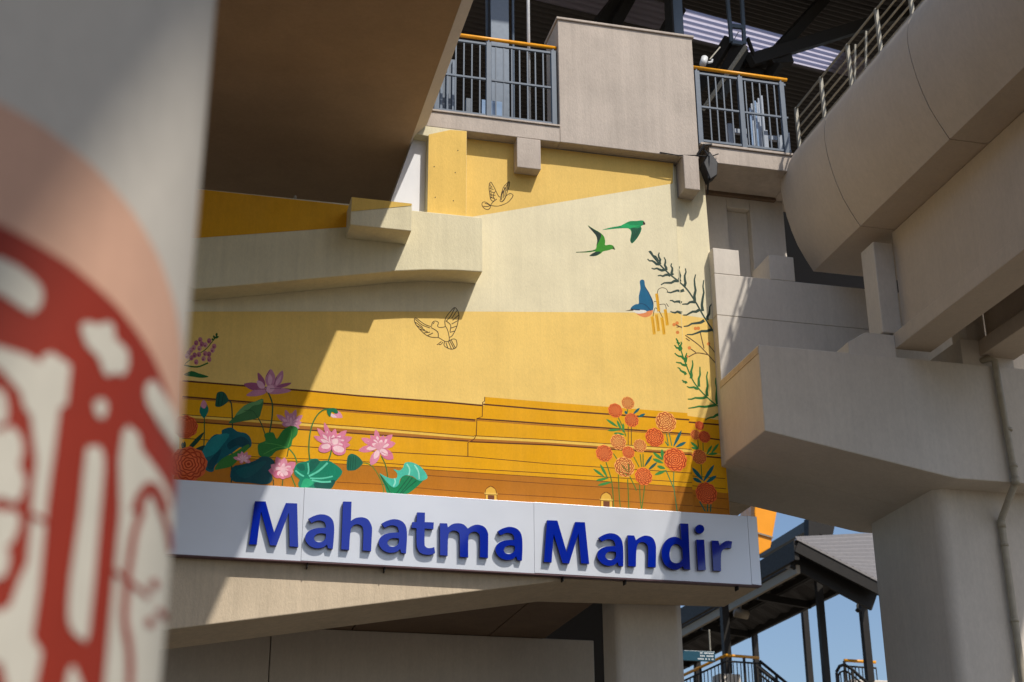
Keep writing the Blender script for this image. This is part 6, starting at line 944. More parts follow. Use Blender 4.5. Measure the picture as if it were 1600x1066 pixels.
tag(dg, 'added wall, shade put into its colour, closing the gap behind the curved girder end', 'wall')
tag(kb, 'small beige concrete block end between mural edge and orange cladding', 'beam')

# ------------------------------------------------------------------ station sign
sg = empty('station_sign', 'long white sign board reading Mahatma Mandir in raised blue letters', 'sign')
ed = [-.9, 1.548, 4.207, 6.862, 6.985]
for a, b in zip(ed, ed[1:]):
    MB().prism([(a+.0015, 5.478), (b-.0015, 5.472), (b-.0015, 6.308), (a+.0015, 6.312)], -.12, -.02).build('sign_panel', MT['white'], sg, .0015)
MB().prism([(-.9, 5.462), (6.985, 5.456), (6.985, 5.470), (-.9, 5.474)], -.122, -.018).build('edge_trim', MT['edge'], sg)
YL = -.12-.055
for ch, loops in LETTERS:
    mb = MB()
    mb.prism(loops[0], YL, -.133, 'y', 0, loops[1:])
    o = mb.build('letter', [MT['blue'], MT['bluedark']], sg)
    for p in o.data.polygons:
        if abs(p.normal.y) < .7: p.material_index = 1
    o['label'] = 'raised blue dot of the letter i' if ch == 'dot' else 'raised blue letter ' + ch
for x in (1.62, 2.48, 4.55, 5.3, 6.69):
    MB().box(x, x+.012, -.1, .0, 5.41, 5.462).build('bracket', MT['darksteel'], sg)
place(sg, (3.5, -.07, 5.47))

# ------------------------------------------------------------------ parapet, band, bracket blocks
pp = empty('parapet', 'beige plastered parapet box with ledge band and hanging block ends above the mural', 'parapet')
MB().box(4.597, 6.50, -.18, .42, 11.128, 13.00).build('box_wall', MT['sill'], pp, .008)
MB().box(4.575, 6.522, -.205, .44, 13.002, 13.036).build('coping', MT['sill'], pp, .006)
MB().box(2.60, 4.595, -.18, .5, 11.123, 11.345).build('band', MT['sill'], pp, .008)
MB().box(2.60, 4.595, -.2, .5, 11.347, 11.372).build('drip_edge', MT['sill'], pp, .004)
MB().box(4.02, 4.335, -.182, -.002, 10.685, 11.121).build('block_end', MT['sill'], pp, .01)
MB().box(6.255, 6.468, -.235, .058, 10.625, 11.126).build('block_end', MT['sill'], pp, .01)
place(pp, (4.5, 0, 11.12))
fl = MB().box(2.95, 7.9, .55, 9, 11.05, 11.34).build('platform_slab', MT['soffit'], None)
tag(fl, 'concrete platform floor edge behind the grey balcony railings', 'floor')
rb = empty('balcony_slab', 'beige balcony slab beside the parapet box under the short railing', 'balcony')
MB().box(6.64, 7.88, -.20, .54, 11.085, 11.325).build('slab', MT['sill'], rb, .008)
MB().box(7.885, 9.2, .06, .9, 11.085, 11.325).build('slab', MT['sill'], rb)  # unseen piece added to keep direct sun off the niche wall
MB().box(6.52, 7.9, -.225, .54, 11.327, 11.36).build('drip_edge', MT['sill'], rb, .004)
place(rb, (7.2, 0, 11.1))
nw = empty('niche_wall', 'shaded grey wall with a tall recess under the balcony slab', 'wall')
MB().box(6.64, 7.19, .62, .9, 9.0, 11.083).build('wall_panel', MT['pier'], nw, .008)
MB().box(7.53, 8.03, .62, .9, 9.0, 11.083).build('wall_panel', MT['pier'], nw, .008)
MB().box(7.192, 7.528, .74, .9, 9.0, 10.90).build('recess_panel', MT['pier'], nw)
MB().box(7.192, 7.528, .62, .9, 10.902, 11.083).build('lintel', MT['pier'], nw, .008)
place(nw, (7.3, .7, 9.0))
# cables and a floodlight at the parapet corner
cf = empty('floodlight', 'black floodlight with cables hung on the parapet corner', 'floodlight')
MB().prism([(6.52, 11.02), (6.60, 10.78), (6.70, 10.86), (6.72, 11.05), (6.62, 11.2)], -.28, -.1).build('housing', MT['cable'], cf, .01)
MB().tube([(6.47, -.2, 11.17), (6.55, -.26, 11.3), (6.66, -.24, 11.33)], .018, 6).build('arm', MT['cable'], cf)
MB().tube([(5.95, -.19, 11.145), (6.2, -.195, 11.13), (6.45, -.2, 11.16), (6.62, -.25, 11.13), (6.75, -.24, 11.2)], .008, 6).build('cable', MT['cable'], cf)
MB().tube([(6.56, -.2, 11.28), (6.6, -.28, 11.12), (6.58, -.26, 10.8), (6.62, -.1, 10.66)], .012, 6).build('cable', MT['cable'], cf)
place(cf, (6.6, -.2, 10.8))

def railing(label, xs, x0, x1, y, zb, zt, group):
    """balcony railing along X: orange handrail on grey posts, three rails and thin balusters"""
    r = empty('balcony_railing', label, 'railing', group)
    MB().tube([(x0, y, zt), (x1, y, zt)], .026, 10).build('handrail', MT['handrail'], r, 0, True)
    zr = zt-.09
    for z, w in ((zr, .034), (zb+(zr-zb)*.515, .03), (zb+.03, .034)):
        MB().bar((x0+.05, y, z), (x1-.03, y, z), w).build('rail', MT['rail'], r, .004)
    for x in xs:
        p = MB(); p.box(x-.035, x+.035, y-.03, y+.03, zb-.03, zr+.03).box(x-.012, x+.012, y-.012, y+.012, zr+.03, zt-.01)
        p.build('post', MT['rail'], r, .005)
    base = None
    e = [x0] + list(xs) + [x1]
    x = x0+.1
    while x < x1-.05:
        if all(abs(x-q) > .06 for q in xs):
            if base is None:
                base = MB().bar((0, 0, zb+.03), (0, 0, zr), .017).build('baluster', MT['rail'], r); base.location = (x, y, 0)
            else: copy_part(base, r, (x, y, 0))
        x += .107
    return r
a = railing('grey balcony railing with orange handrail between viaduct soffit and parapet box', (2.98, 3.665, 4.545), 2.7, 4.59, -.10, 11.40, 12.60, 'balcony railings')
b = railing('short grey railing with orange handrail on the balcony slab by the viaduct girder', (6.545, 7.165, 7.775), 6.50, 7.87, -.155, 11.39, 12.555, 'balcony railings')
wp = MB().tube([(4.23, -.03, 11.37), (4.23, -.03, 16.2)], .022, 8).build('white_pipe', MT['whitepipe'], None, 0, True)
tag(wp, 'thin white vertical pipe rising behind the orange handrail', 'pipe')

# ------------------------------------------------------------------ right viaduct: U girder, railing, lower beams
gp = [(8.10, 9.752), (8.0, 9.925), (7.905, 10.115), (7.835, 10.32), (7.785, 10.52), (7.75, 10.72), (7.733, 10.92), (7.742, 11.08), (7.775, 11.22), (7.85, 11.37), (7.94, 11.46), (8.03, 11.50)]
cx = 9.80
inner = [(8.22, 11.50), (8.30, 11.1), (8.36, 10.3), (8.6, 10.12)]
half = gp + inner
prof = half + [(2*cx-x, z) for x, z in reversed(half)]
vg = empty('viaduct_girder', 'curved beige viaduct girder crossing the upper corner, dark segment joints', 'viaduct')
js = [.03, -1.337, -3.514] + [-3.514-2.177*k for k in range(1, 13)]
for y1, y0 in zip(js, js[1:]):
    o = MB().prism(prof, y0+.007, y1-.007).build('segment', MT['girder'], vg)
    for p in o.data.polygons: p.use_smooth = abs(p.normal.y) < .5 and p.normal.x < .99
    m_ = o.modifiers.new('edge', 'EDGE_SPLIT'); m_.split_angle = R(28)
core = [(cx+(x-cx)*.992, z+(.012 if z < 10.5 else -.015)) for x, z in prof]
MB().prism(core, js[-1], .02).build('joint_filler', MT['dark'], vg)
place(vg, (cx, -6, 9.75))
vr = empty('viaduct_railing', 'weathered grey pipe railing along the top of the curved viaduct girder', 'railing')
y = -.1; ps = []
while y > -20: ps.append(y); y -= .79
base = None
for i, y in enumerate(ps):
    if base is None:
        base = MB().box(-.022, .022, -.022, .022, 0, .70).build('post', MT['galv'], vr, .004); base.location = (8.0, y, 11.46)
    else: copy_part(base, vr, (8.0, y, 11.46))
for k, z in enumerate((11.60, 11.73, 11.87, 12.01, 12.15)):
    MB().tube([(8.0 + (.03 if k < 4 else 0), -.1, z), (8.0 + (.03 if k < 4 else 0), -20, z)], .014 if k < 4 else .017, 6).build('rail', MT['galv'], vr, 0, True)
MB().bar((8.045, -.05, 11.52), (8.045, -20, 11.52), .03, .05).build('kerb_rail', MT['galv'], vr)
for y in (-1.83, -2.13):
    MB().bar((7.96, y, 11.46), (8.0, y-.05, 12.03), .022).build('brace', MT['galv'], vr)
place(vr, (8.0, -6, 11.46))
def beam(x, label):
    r = empty('bridge_beam', label, 'beam', 'beams under the viaduct girder')
    MB().prism([(x, 8.165), (x+.48, 8.165), (x+.48, 8.365), (x+.34, 8.43), (x+.34, 9.745), (x+.14, 9.745), (x+.14, 8.43), (x, 8.365)], -22, -1.27).build('beam_web', MT['girder'], r, .01)
    MB().prism([(x-.125, 8.38), (x+.14, 8.38), (x+.14, 9.60), (x-.125, 9.60)], -1.26, -.92).build('end_block', MT['pier'], r, .012)
    place(r, (x+.24, -6, 8.165)); return r
beam(8.42, 'long beige beam under the curved girder with a flange, the nearer one')
beam(9.55, 'shaded beam beyond the first one under the girder')

# ------------------------------------------------------------------ pier: hammerhead cap on a column
pr = empty('pier', 'massive beige hammerhead pier with stepped cap beside the mural', 'pier')
capf = [(6.62, 6.968), (8.83, 6.585), (9.0, 6.56), (10.55, 6.56), (10.72, 6.585), (12.95, 6.968), (12.95, 8.03), (6.62, 8.03)]
MB().prism(capf, -1.345, -.102).build('cap', MT['pier'], pr, .012)
capb = [(6.645, 6.966), (8.83, 6.583), (9.0, 6.558), (10.55, 6.558), (10.72, 6.583), (12.93, 6.968), (12.93, 9.515), (6.645, 9.515)]
MB().box(6.612, 6.619, -1.33, -.12, 7.925, 8.012).build('edge_strip', MT['beam'], pr, .003)
MB().prism([q for q in capb if q[1] < 8]+[(12.93, 8.93), (6.645, 8.93)], -.10, 1.15).build('stem', MT['pier'], pr, .006)
MB().box(6.645, 12.93, -.098, 1.15, 8.935, 9.515).build('stem', MT['pier'], pr, .01)
MB().box(6.647, 7.005, -.098, .30, 9.517, 9.88).build('pedestal', MT['pier'], pr, .008)
MB().box(7.42, 7.77, -.098, .45, 9.517, 9.865).build('pedestal', MT['pier'], pr, .008)
MB().prism([(7.80, 8.032), (8.42, 8.032), (8.42, 8.335), (8.03, 8.335), (7.80, 8.19)], -1.30, -.55).build('pedestal', MT['pier'], pr, .008)
MB().box(9.30, 10.0, -1.30, -.55, 8.032, 8.372).build('pedestal', MT['pier'], pr, .008)
rr = .14
cpl = []
for (ax, ay, a0) in ((8.95+rr, -.93+rr, 180), (10.6-rr, -.93+rr, 270), (10.6-rr, .84-rr, 0), (8.95+rr, .84-rr, 90)):
    for k in range(6):
        t = R(a0+90*k/5); cpl.append((ax+rr*math.cos(t), ay+rr*math.sin(t)))
o = MB().prism(cpl, 0, 6.70, 'z').build('shaft', MT['pier'], pr)
for p in o.data.polygons: p.use_smooth = abs(p.normal.z) < .5
m_ = o.modifiers.new('edge', 'EDGE_SPLIT'); m_.split_angle = R(40)
place(pr, (9.77, 0, 0))
dp = empty('drain_pipe', 'beige rainwater pipe bending under the pier cap and down its column', 'pipe')
P0 = Vector((9.673, -1.400, 8.084)); P1 = Vector((9.728, -1.400, 6.561)); P2 = Vector((9.734, -0.985, 6.153))
MB().tube([P0+Vector((-.18, .25, .01)), P0+Vector((-.06, .03, .03)), P0, P1+Vector((0, 0, .06)), P1, P2+Vector((0, 0, .05)), P2, (P2.x+.005, P2.y, 0.1)], .041, 12).build('pipe', MT['pipe'], dp, 0, True)
for z in (7.2, 6.75, 5.9, 5.0, 4.2):
    q = P1 if z > 6.5 else P2
    MB().tube([(q.x, q.y, z-.02), (q.x, q.y, z+.02)], .048, 12).build('clip', MT['pipe'], dp, 0, True)
for q in (P1, P2):
    MB().tube([q-Vector((0, 0, .05)), q+Vector((0, 0, .05))], .048, 12).build('collar', MT['pipe'], dp, 0, True)
place(dp, (P2.x, P2.y, 0))

# ------------------------------------------------------------------ overhead slab on the other side
ov = empty('viaduct_deck', 'broad brown viaduct soffit overhead with a pale chamfered edge', 'viaduct')
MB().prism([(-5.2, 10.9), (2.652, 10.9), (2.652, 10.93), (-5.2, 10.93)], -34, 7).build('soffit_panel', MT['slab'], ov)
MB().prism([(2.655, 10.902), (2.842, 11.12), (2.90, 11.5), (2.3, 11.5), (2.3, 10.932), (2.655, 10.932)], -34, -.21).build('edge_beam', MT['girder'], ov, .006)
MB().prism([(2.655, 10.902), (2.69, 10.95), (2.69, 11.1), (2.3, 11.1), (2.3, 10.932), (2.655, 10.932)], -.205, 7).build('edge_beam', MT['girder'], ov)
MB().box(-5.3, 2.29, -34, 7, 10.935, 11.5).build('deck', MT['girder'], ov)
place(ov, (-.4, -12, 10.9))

# ------------------------------------------------------------------ foreground pillar with its printed emblem
fp = empty('pillar', 'round cream pillar close to the camera with a red and peach printed roundel', 'pillar')
px, py, ph0 = PIL
RC = .48
sh = MB().tube([(px, py, 0), (px, py, 10.88)], RC, 96)
o = sh.build('shaft', MT['pillar'], fp, 0, True)
m_ = o.modifiers.new('edge', 'EDGE_SPLIT'); m_.split_angle = R(40)
def wrap(shapes, name):
    """lay flat outlines (arc length, height) round the pillar, one thin layer per shape"""
    allv = bmesh.new(); lay = allv.loops.layers.float_color.new('paint')
    for k, (pts, col, dr) in enumerate(shapes):
        bm = bmesh.new(); l2 = bm.loops.layers.float_color.new('paint')
        vs = [bm.verts.new((s, 0, z)) for s, z in pts]
        for t in tessellate_polygon([[Vector((s, z, 0)) for s, z in pts]]):
            try: bm.faces.new([vs[i] for i in t])
            except ValueError: pass
        s = -1.3
        while s < 2.6:
            bmesh.ops.bisect_plane(bm, geom=bm.verts[:]+bm.edges[:]+bm.faces[:], plane_co=(s, 0, 0), plane_no=(1, 0, 0)); s += .022
        mp = {}
        for v in bm.verts:
            t = v.co.x/RC+ph0
            mp[v] = allv.verts.new((px+(RC+dr)*math.sin(t), py-(RC+dr)*math.cos(t), v.co.z))
        for f in bm.faces:
            try: nf = allv.faces.new([mp[v] for v in f.verts])
            except ValueError: continue
            nf.smooth = True
            for lp in nf.loops: lp[lay] = (*col, 1)
        bm.free()
    me = bpy.data.meshes.new(name); allv.to_mesh(me); allv.free(); me.materials.append(MT['emblem'])
    o = bpy.data.objects.new(name, me); COL.objects.link(o); o.parent = fp
    return o
def circ(c): return [(c[0]+c[2]*math.cos(2*math.pi*i/72), c[1]+c[2]*math.sin(2*math.pi*i/72)) for i in range(72)]
CRM_, RED_, PEA_ = srgb(190, 184, 170)[:3], srgb(136, 42, 24)[:3], srgb(196, 154, 130)[:3]
hz = [(s, max(z, .15)) for s, z in circ(HALO)]
rz = [(s, max(z, .15)) for s, z in circ(RING)]
wrap([(hz, PEA_, .0015)], 'painted_halo')
wrap([(rz, RED_, .003)] + [(p, CRM_ if c == 0 else RED_, .0045+.0015*(c == 1)) for c, p in EMBLEM], 'painted_roundel')
place(fp, (px, py, 0))

# ------------------------------------------------------------------ station roof, columns, trusses
sr = empty('station_roof', 'dark corrugated station roof over the platform with a translucent strip', 'roof')
def f1(x): return 3.86+.18*(x-8.0)
def f2(x): return 4.68+.15*(x-8.38)
def sheet(name, fa, fb, pitch, mat, xa, xb, zz=16.5, amp=.022, kind=None):
    mb = MB(); n = max(2, int(abs(fb(8)-fa(8))/pitch))
    vs = []; fs = []
    for i in range(n*4+1):
        t = i/(n*4); ph = i % 4
        dz = amp if ph in (0, 3) else -amp
        for x in (xa, xb):
            vs.append((x, fa(x)+(fb(x)-fa(x))*t, zz+dz))
    fs = [(2*i, 2*i+1, 2*i+3, 2*i+2) for i in range(n*4)]
    mb.add(vs, fs); return mb.build(name, mat, sr)
sheet('roof_sheet', lambda x: -1.0, f1, .11, MT['roof'], 0.5, 15)
sheet('translucent_sheet', f1, f2, .14, MT['sky'], 0.5, 15)
sheet('roof_sheet', f2, lambda x: 15., .14, MT['roof'], 0.5, 15)
# skylight only between the rafters that frame it: dark sheets close the strip elsewhere
for xa, xb in ((.5, 8.05), (11.3, 15)):
    MB().prism([(xa, f1(xa)-.05), (xb, f1(xb)-.05), (xb, f2(xb)+.05), (xa, f2(xa)+.05)], 16.53, 16.56, 'z').build('cover_sheet', MT['roof'], sr)
place(sr, (8, 8, 16.5))
def frame(name, label, bars, mat, group=None, cat='frame'):
    r = empty(name, label, cat, group)
    for nm, a, b_, w, h in bars: MB().bar(a, b_, w, h).build(nm, mat, r, .006)
    place(r, bars[0][1]); return r
c1 = empty('steel_column', 'wide tapering grey steel column behind the orange-topped railing', 'column')
MB().prism([(3.97, 11.34), (4.22, 11.34), (4.21, 16.4), (3.93, 16.4)], 1.0, 1.03).build('flange', MT['steel'], c1, .004)
MB().prism([(3.97, 11.34), (4.22, 11.34), (4.21, 16.4), (3.93, 16.4)], 1.3, 1.33).build('flange', MT['steel'], c1, .004)
MB().box(3.98, 4.01, 1.03, 1.3, 11.34, 16.4).build('web', MT['darksteel'], c1)
MB().tube([(4.3, 1.1, 11.34), (4.3, 1.1, 16.2)], .02).build('conduit', MT['steel'], c1)
place(c1, (4.1, 1.15, 11.34))
A0 = Vector((7.025, 1.600, 14.278)); A1 = Vector((7.057, 1.600, 15.312))
c2 = empty('steel_column', 'grey steel column rising above the parapet box corner', 'column')
MB().box(A0.x-.085, A0.x+.085, 1.6, 1.62, 11.34, 16.45).build('flange', MT['steel'], c2, .004)
MB().box(A0.x-.115, A0.x-.087, 1.55, 1.85, 11.34, 16.45).build('web', MT['darksteel'], c2)
place(c2, (A0.x, 1.7, 11.34))
lat = empty('lattice_column', 'pair of grey channels laced together meeting dark roof struts', 'column')
for pa, pb in (((8.057, 2.000, 14.608), (8.033, 2.000, 15.886)), ((8.271, 2.000, 14.594), (8.299, 2.000, 15.931))):
    MB().bar(pa, pb, .055, .055).build('channel', MT['steel'], lat, .005)
MB().bar((8.077, 2.000, 14.909), (8.283, 2.000, 14.918), .05, .07).build('batten', MT['steel'], lat, .004)
MB().bar((8.068, 2.000, 14.610), (8.261, 2.000, 14.604), .05, .07).build('batten', MT['steel'], lat, .004)
MB().bar((8.113, 2.020, 14.678), (8.199, 2.020, 14.834), .012, .012).build('lacing', MT['steel'], lat)
place(lat, (8.163, 2.000, 14.577))
st = empty('roof_strut', 'dark branching steel struts meeting under the lattice column', 'strut')
for a, b_, w, h in (((8.074, 2.100, 14.748), (7.452, 2.600, 13.672), .10, .16), ((8.261, 2.100, 14.634), (7.921, 2.400, 13.852), .22, .2), ((8.380, 2.100, 14.796), (8.578, 2.300, 14.573), .04, .1),
                    ((8.487, 2.300, 14.523), (11.866, 3.000, 16.485), .14, .20), ((8.844, 2.400, 14.641), (10.616, 3.200, 16.921), .14, .18), ((8.446, 2.500, 14.644), (9.290, 2.500, 14.808), .16, .22), ((9.009, 2.400, 14.629), (8.865, 2.600, 14.372), .10, .2), ((8.373, 2.600, 14.588), (8.957, 2.700, 14.447), .22, .22)):
    MB().bar(a, b_, w, h).build('strut', MT['darksteel'], st, .006)
place(st, (8.487, 2.300, 14.523))
br = MB().bar((8.164, 1.700, 14.359), (7.585, 2.200, 13.431), .045, .05).build('diagonal_brace', MT['galv'], None)
tag(br, 'pale diagonal brace running down behind the short railing', 'brace')
for q, lab in ((((6.148, 3.000, 15.220), (6.960, 3.500, 16.581)), 'dark rafter above the middle of the parapet box'), (((6.396, 3.000, 15.198), (7.037, 3.500, 16.529)), 'second dark rafter above the parapet box'), (((7.139, 2.600, 14.929), (7.545, 2.800, 15.719)), 'short dark rafter meeting the column at the box corner')):
    o = MB().bar(q[0], q[1], .13, .2).build('rafter', MT['darksteel'], None, .005); tag(o, lab, 'rafter', 'roof rafters')
fc = empty('spotlight', 'white cylindrical spotlight above the short orange-topped railing', 'lamp')
MB().tube([(6.998, 0.600, 13.259), (6.941, 0.550, 13.112)], .05, 12).build('barrel', MT['whitepipe'], fc, 0, True)
MB().tube([(7.043, 0.600, 13.191), (7.111, 0.620, 13.224), (7.123, 0.620, 13.269)], .016, 6).build('bracket', MT['whitepipe'], fc)
MB().tube([(7.075, 0.600, 13.249), (7.333, 0.800, 13.624)], .01, 6).build('arm', MT['galv'], fc)
place(fc, (6.998, 0.600, 13.259))
# things kept on the platform
sp = empty('stacked_panels', 'bundle of long white panels leaning upright behind the short railing', 'panels')
for i in range(8):
    x = 7.40+.041*i
    MB().box(x, x+.026, .10+.03*i, .13+.03*i, 11.36, 12.20+.045*i+.05*(i % 2)).build('panel', MT['dull'] if i % 3 else MT['glass'], sp, .003)
place(sp, (7.5, .2, 11.36))
for i, (x0, x1, y0, zt, lab) in enumerate(((7.03, 7.30, .02, 11.86, 'open white shelf unit on the platform floor left of the stacked panels'), (7.52, 7.80, -.02, 11.80, 'low white shelf unit in front of the stacked panels'), (7.84, 7.93, .02, 11.88, 'narrow white shelf upright at the platform corner'))):
    r = empty('shelf_unit', lab, 'shelf', 'white shelf units on the platform')
    for bx in ((x0, x0+.07, 11.36, zt), (x1-.06, x1, 11.36, zt-.05)):
        MB().box(bx[0], bx[1], y0, y0+.05, bx[2], bx[3]).build('upright', MT['dull'], r, .003)
    if x1-x0 > .2: MB().box(x0+.071, x1-.061, y0, y0+.05, zt-.14, zt-.07).build('crossbar', MT['dull'], r, .003)
    place(r, ((x0+x1)/2, y0, 11.36))
o = MB().box(3.74, 4.02, .62, .66, 11.36, 12.12).build('glass_panel', MT['glass'], None); tag(o, 'pale blue glass panel behind the longer grey railing', 'panel')
o = MB().box(3.52, 3.60, .6, .68, 11.36, 12.1).build('door_post', MT['rail'], None); tag(o, 'grey door post beside the pale blue glass panel', 'post')
eq = empty('cabinet', 'grey louvred cabinet behind the railing next to the viaduct edge', 'cabinet')
MB().box(2.98, 3.34, .4, .8, 11.36, 12.55).build('body', MT['rail'], eq, .01)
for x in (3.04, 3.12, 3.2, 3.28): MB().box(x, x+.03, .37, .398, 11.4, 12.5).build('louvre', MT['steel'], eq)
place(eq, (3.16, .6, 11.36))

# ------------------------------------------------------------------ far stair pavilion, lower corner
YF = 20.
fc = empty('stair_canopy', 'dark corrugated canopy on slim posts over a far staircase', 'canopy')
za, zb2 = (18.268, 20.000, 10.457), (16.916, 20.000, 11.574)
def slab3(name, pts, mat, th=.06):
    mb = MB(); n = len(pts)
    mb.add([tuple(p) for p in pts]+[(p[0], p[1], p[2]+th) for p in pts], [list(range(n)), list(range(n, 2*n))[::-1]]+[(i, (i+1) % n, n+(i+1) % n, n+i) for i in range(n)])
    return mb.build(name, mat, fc)
E0 = Vector((18.410, 20.200, 10.526)); EV = E0.z
e_far = Vector((E0.x, 46, E0.z)); ridge0 = Vector((16.992, 20.200, 11.413)); 
lx = ridge0.x-.2
nr = 30
cs = MB(); vs = []
for i in range(nr*4+1):
    y = 20.2+26*i/(nr*4); dz = .03 if i % 4 in (0, 3) else -.03
    vs += [(lx, y, ridge0.z+dz), (E0.x, y, E0.z+.05+dz)]
cs.add(vs, [(2*i, 2*i+1, 2*i+3, 2*i+2) for i in range(nr*4)]).build('roof_sheet', MT['roof'], fc)
MB().bar((E0.x, 20.2, E0.z), (E0.x, 46, E0.z), .12, .2).build('eave_beam', MT['darksteel'], fc)
MB().bar((E0.x-.9, 20.2, E0.z+.32), (E0.x-.9, 46, E0.z+.32), .16, .16).build('purlin', MT['darksteel'], fc)
MB().bar((lx, 20.2, ridge0.z-.25), (lx, 46, ridge0.z-.25), .25, .5).build('ridge_beam', MT['darksteel'], fc)
MB().bar((lx+.35, 20.4, ridge0.z-.5), (lx+.35, 46, ridge0.z-.5), .08, .08).build('gutter_pipe', MT['lampshade'], fc)
MB().bar((lx+.75, 20.4, ridge0.z-.62), (lx+.75, 46, ridge0.z-.62), .1, .1).build('purlin', MT['darksteel'], fc)
for y in (22.5, 27.0, 32.5, 38.5):
    MB().bar((lx, y, ridge0.z-.75), (E0.x, y, E0.z-.05), .12, .2).build('crossbeam', MT['darksteel'], fc)
# near hipped end
H0 = Vector((15.988, 18.000, 11.156)); L0 = Vector((18.261, 18.000, 10.132)); H1 = Vector((17.610, 20.600, 12.056)); L1 = Vector((20.311, 20.600, 12.214)); L2 = Vector((18.689, 18.000, 9.901))
rib = MB(); vs = []
for i in range(53):
    t = i/52; dz = .06 if i % 4 in (0, 3) else -.06
    a = H0.lerp(L0, t); b_ = L1.lerp(L2, t)
    vs += [a+Vector((0, 0, dz)), b_+Vector((0, 0, dz))]
rib.add(vs, [(2*i, 2*i+1, 2*i+3, 2*i+2) for i in range(52)]).build('roof_sheet', MT['roofout'], fc)
dn = Vector((0, 0, 1))
MB().bar(H0-dn*.2, L0-dn*.2, .32, .1, (0, 1, 0)).build('rake_beam', MT['darksteel'], fc)
MB().bar(H0-dn*.4+Vector((.1, .4, 0)), L0-dn*.4+Vector((0, .4, 0)), .56, .1, (0, 1, 0)).build('rake_beam', MT['darksteel'], fc)
MB().bar(H0-dn*.02, L0-dn*.02, .05, .16, (0, 1, 0)).build('flashing', MT['roofout'], fc)
MB().bar(H0-dn*.3, Vector((H0.x, 46, H0.z-.3)), .12, .5).build('fascia', MT['darksteel'], fc)
MB().bar(H0-dn*.72+Vector((.15, .3, 0)), Vector((H0.x+.15, 46, H0.z-.72)), .1, .22).build('gutter', MT['lampshade'], fc)
MB().bar((19.310, 24.000, 13.272), (22.080, 34.000, 14.979), .25, .3).build('upper_beam', MT['darksteel'], fc)
MB().bar((18.366, 22.000, 12.252), (18.422, 22.000, 12.884), .32, .32).build('upper_post', MT['darksteel'], fc)
MB().bar((18.446, 22.000, 12.694), (19.034, 22.000, 12.519), .2, .4).build('upper_beam', MT['darksteel'], fc)
for a, b_, w in (((17.640, 20.300, 11.043), (17.611, 20.300, 7.603), .17), ((18.907, 24.000, 10.831), (18.919, 24.000, 8.199), .17), ((19.270, 21.000, 10.764), (19.258, 21.000, 8.087), .19), ((15.739, 22.500, 10.371), (15.786, 22.500, 8.435), .2), ((18.550, 27.000, 10.728), (18.646, 27.000, 8.542), .16), ((18.504, 32.000, 10.585), (18.547, 32.000, 9.279), .2)):
    b2 = Vector((a[0], a[1], b_[2]))
    MB().bar(a, b2, w, w, (0, 1, 0)).build('post', MT['darksteel'], fc)
MB().tube([(16.680, 24.000, 10.500), (17.079, 24.000, 10.442)], .14, 12).build('lamp', MT['lampshade'], fc, 0, True)
MB().tube([(16.877, 24.000, 10.737), (16.878, 24.000, 10.452)], .03, 6).build('lamp_rod', MT['lampshade'], fc)
place(fc, (17.611, 20.300, 7.603))
cc = empty('security_camera', 'small dome camera on a bent arm fixed to the far canopy post', 'camera')
MB().tube([(19.111, 20.800, 10.190), (19.039, 20.800, 10.240), (19.000, 20.800, 10.149), (18.999, 20.800, 10.042)], .03, 8).build('arm', MT['galv'], cc, 0, True)
MB().tube([(19.010, 20.800, 10.060), (19.015, 20.800, 10.007), (19.013, 20.800, 9.953)], [.06, .09, .04], 10).build('dome', MT['darksteel'], cc, 0, True)
place(cc, (19.015, 20.800, 10.007))
hs = empty('hanging_sign', 'small teal hanging sign with three lines of white text', 'sign')
q0, q1 = Vector((13.110, 19.000, 8.362)), Vector((13.989, 19.000, 8.106))
MB().box(q0.x, q1.x, 19, 19.06, q1.z, q0.z).build('board', MT['teal'], hs, .01)
MB().tube([(13.877, 19.030, 8.918), ((13.877, 19.030, 8.918)[0], 19.03, q0.z)], .02, 6).build('rod', MT['galv'], hs)
txt = MB(); W = q1.x-q0.x; Hh = q0.z-q1.z
rt = random.Random(3)
for k, (fr, wd) in enumerate(((.80, .42), (.52, .42), (.22, .50))):
    x = q1.x-.04*W-wd*W
    while x < q1.x-.06*W:
        w = rt.uniform(.03, .055)*W
        zc = q1.z+fr*Hh; h = .075*Hh
        txt.add([(x, 18.995, zc-h), (x+w*.75, 18.995, zc-h), (x+w*.75, 18.995, zc+h*rt.uniform(.3, 1)), (x, 18.995, zc+h)], [(0, 1, 2, 3)])
        x += w if rt.random() > .2 else w*1.9
txt.build('lettering', MT['print'], hs)
place(hs, ((q0.x+q1.x)/2, 19.03, q1.z))
pl = MB().box((15.382, 22.300, 8.389)[0], (16.027, 22.300, 8.411)[0], 22.3, 22.8, 5.5, (15.704, 22.300, 8.400)[2]).build('post_plinth', MT['pier'], None, .02)
tag(pl, 'square concrete plinth carrying the dark canopy post', 'plinth')
def prailing(label, pts, mat_h, nb, top=.0, h=.95):
    """pts: handrail polyline; rails and balusters hang below it"""
    r = empty('stair_railing', label, 'railing', 'stair railings')
    pts = [Vector(p) for p in pts]; D = Vector((0, 0, 1))
    MB().tube(pts, .045, 8).build('handrail', mat_h, r, 0, True)
    for dz in (.16, h): MB().tube([p-D*dz for p in pts], .028, 6).build('rail', MT['darksteel'], r)
    seg = [(pts[i+1]-pts[i]).length for i in range(len(pts)-1)]; tot = sum(seg)
    for k in range(nb+1):
        s = tot*k/nb; i = 0
        while i < len(seg)-1 and s > seg[i]: s -= seg[i]; i += 1
        p = pts[i].lerp(pts[i+1], s/seg[i]); big = k % 6 == 0
        MB().bar(p-D*(.02 if big else .16), p-D*h, .06 if big else .022).build('post' if big else 'baluster', MT['darksteel'], r)
    place(r, pts[0]-D*h)
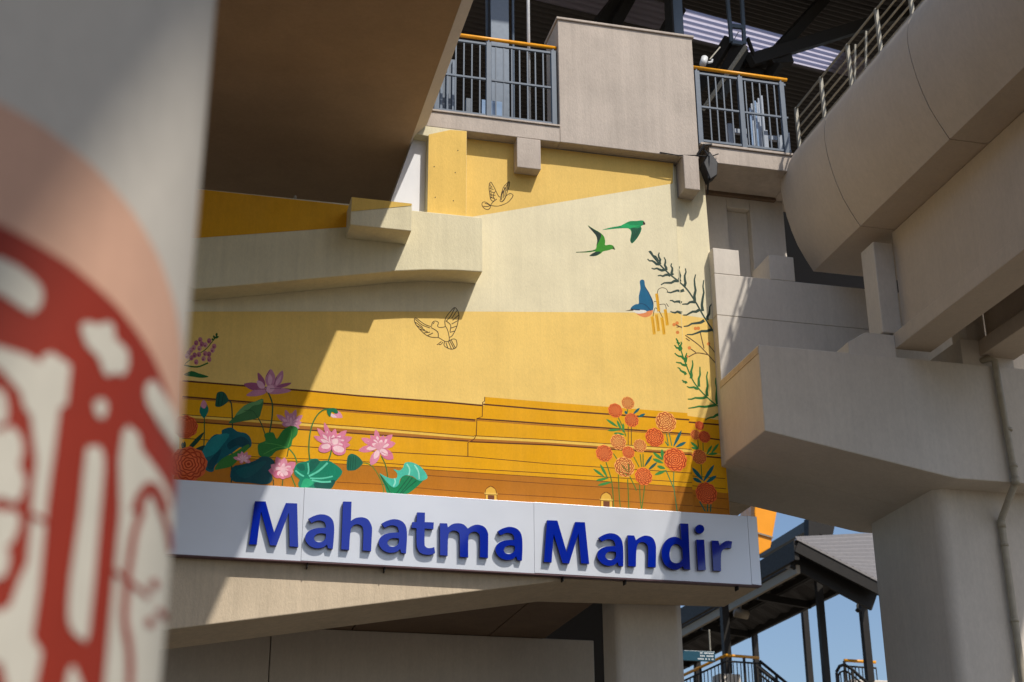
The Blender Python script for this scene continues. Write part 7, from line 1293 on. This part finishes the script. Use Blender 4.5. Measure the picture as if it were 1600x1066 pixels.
prailing('far landing railing with orange handrail bending round the plinth', [(14.865, 24.000, 8.557), (15.419, 21.800, 8.812), (16.724, 22.600, 8.930)], MT['handrail'], 22, h=1.25)
prailing('dark stair railing sloping down from the landing corner', [(16.669, 22.400, 8.805), (17.487, 22.400, 8.178), (18.022, 22.400, 7.667)], MT['darksteel'], 18)
prailing('second dark stair railing just below the landing corner', [(16.235, 21.600, 8.495), (16.983, 21.600, 7.950), (17.424, 21.600, 7.585)], MT['darksteel'], 14)
prailing('short landing railing with orange handrail by the far camera post', [(18.803, 21.500, 8.747), (19.753, 21.500, 8.729)], MT['handrail'], 9, h=.9)
prailing('dark looped stair railing beside the far camera post', [(18.095, 20.600, 8.258), (18.204, 20.600, 8.415), (18.341, 20.600, 8.463), (18.537, 20.600, 8.359), (19.318, 20.600, 7.702)], MT['darksteel'], 16)
ls = MB().box((18.707, 21.000, 8.103)[0], 22.5, 21., 24, 5.6, (19.093, 21.000, 8.151)[2]).build('stair_landing', MT['pier'], None, .02)
tag(ls, 'pale landing slab edge under the short far railing', 'landing')
oc = empty('orange_cladding', 'bright orange curved cladding panel tapering down behind the sign end', 'cladding')
f = [(13.654, 15.000, 11.377), (14.254, 15.000, 11.338), (14.157, 15.000, 10.939), (13.994, 15.000, 10.310), (13.927, 15.000, 10.061), (13.591, 15.000, 9.859), (13.586, 15.000, 10.440), (13.587, 15.000, 10.904)]
MB().prism([(p[0], p[2]) for p in f], 15, 15.25).build('face_panel', MT['orange'], oc, .02)
f = [(13.615, 15.100, 10.933), (13.715, 15.100, 11.410), (13.758, 15.600, 11.396), (13.942, 16.400, 11.471), (14.188, 17.200, 11.542), (14.153, 17.200, 11.291), (13.761, 15.600, 10.763)]
MB().add(f+[(p[0]+.1, p[1]+.3, p[2]) for p in f], [list(range(7)), list(range(7, 14))[::-1]]+[(i, (i+1) % 7, 7+(i+1) % 7, 7+i) for i in range(7)]).build('side_panel', MT['orange'], oc)
MB().bar((13.617, 14.970, 10.388), (13.997, 14.970, 10.302), .02, .04).build('joint_strip', MT['lampshade'], oc)
place(oc, (13.770, 15.000, 9.900))
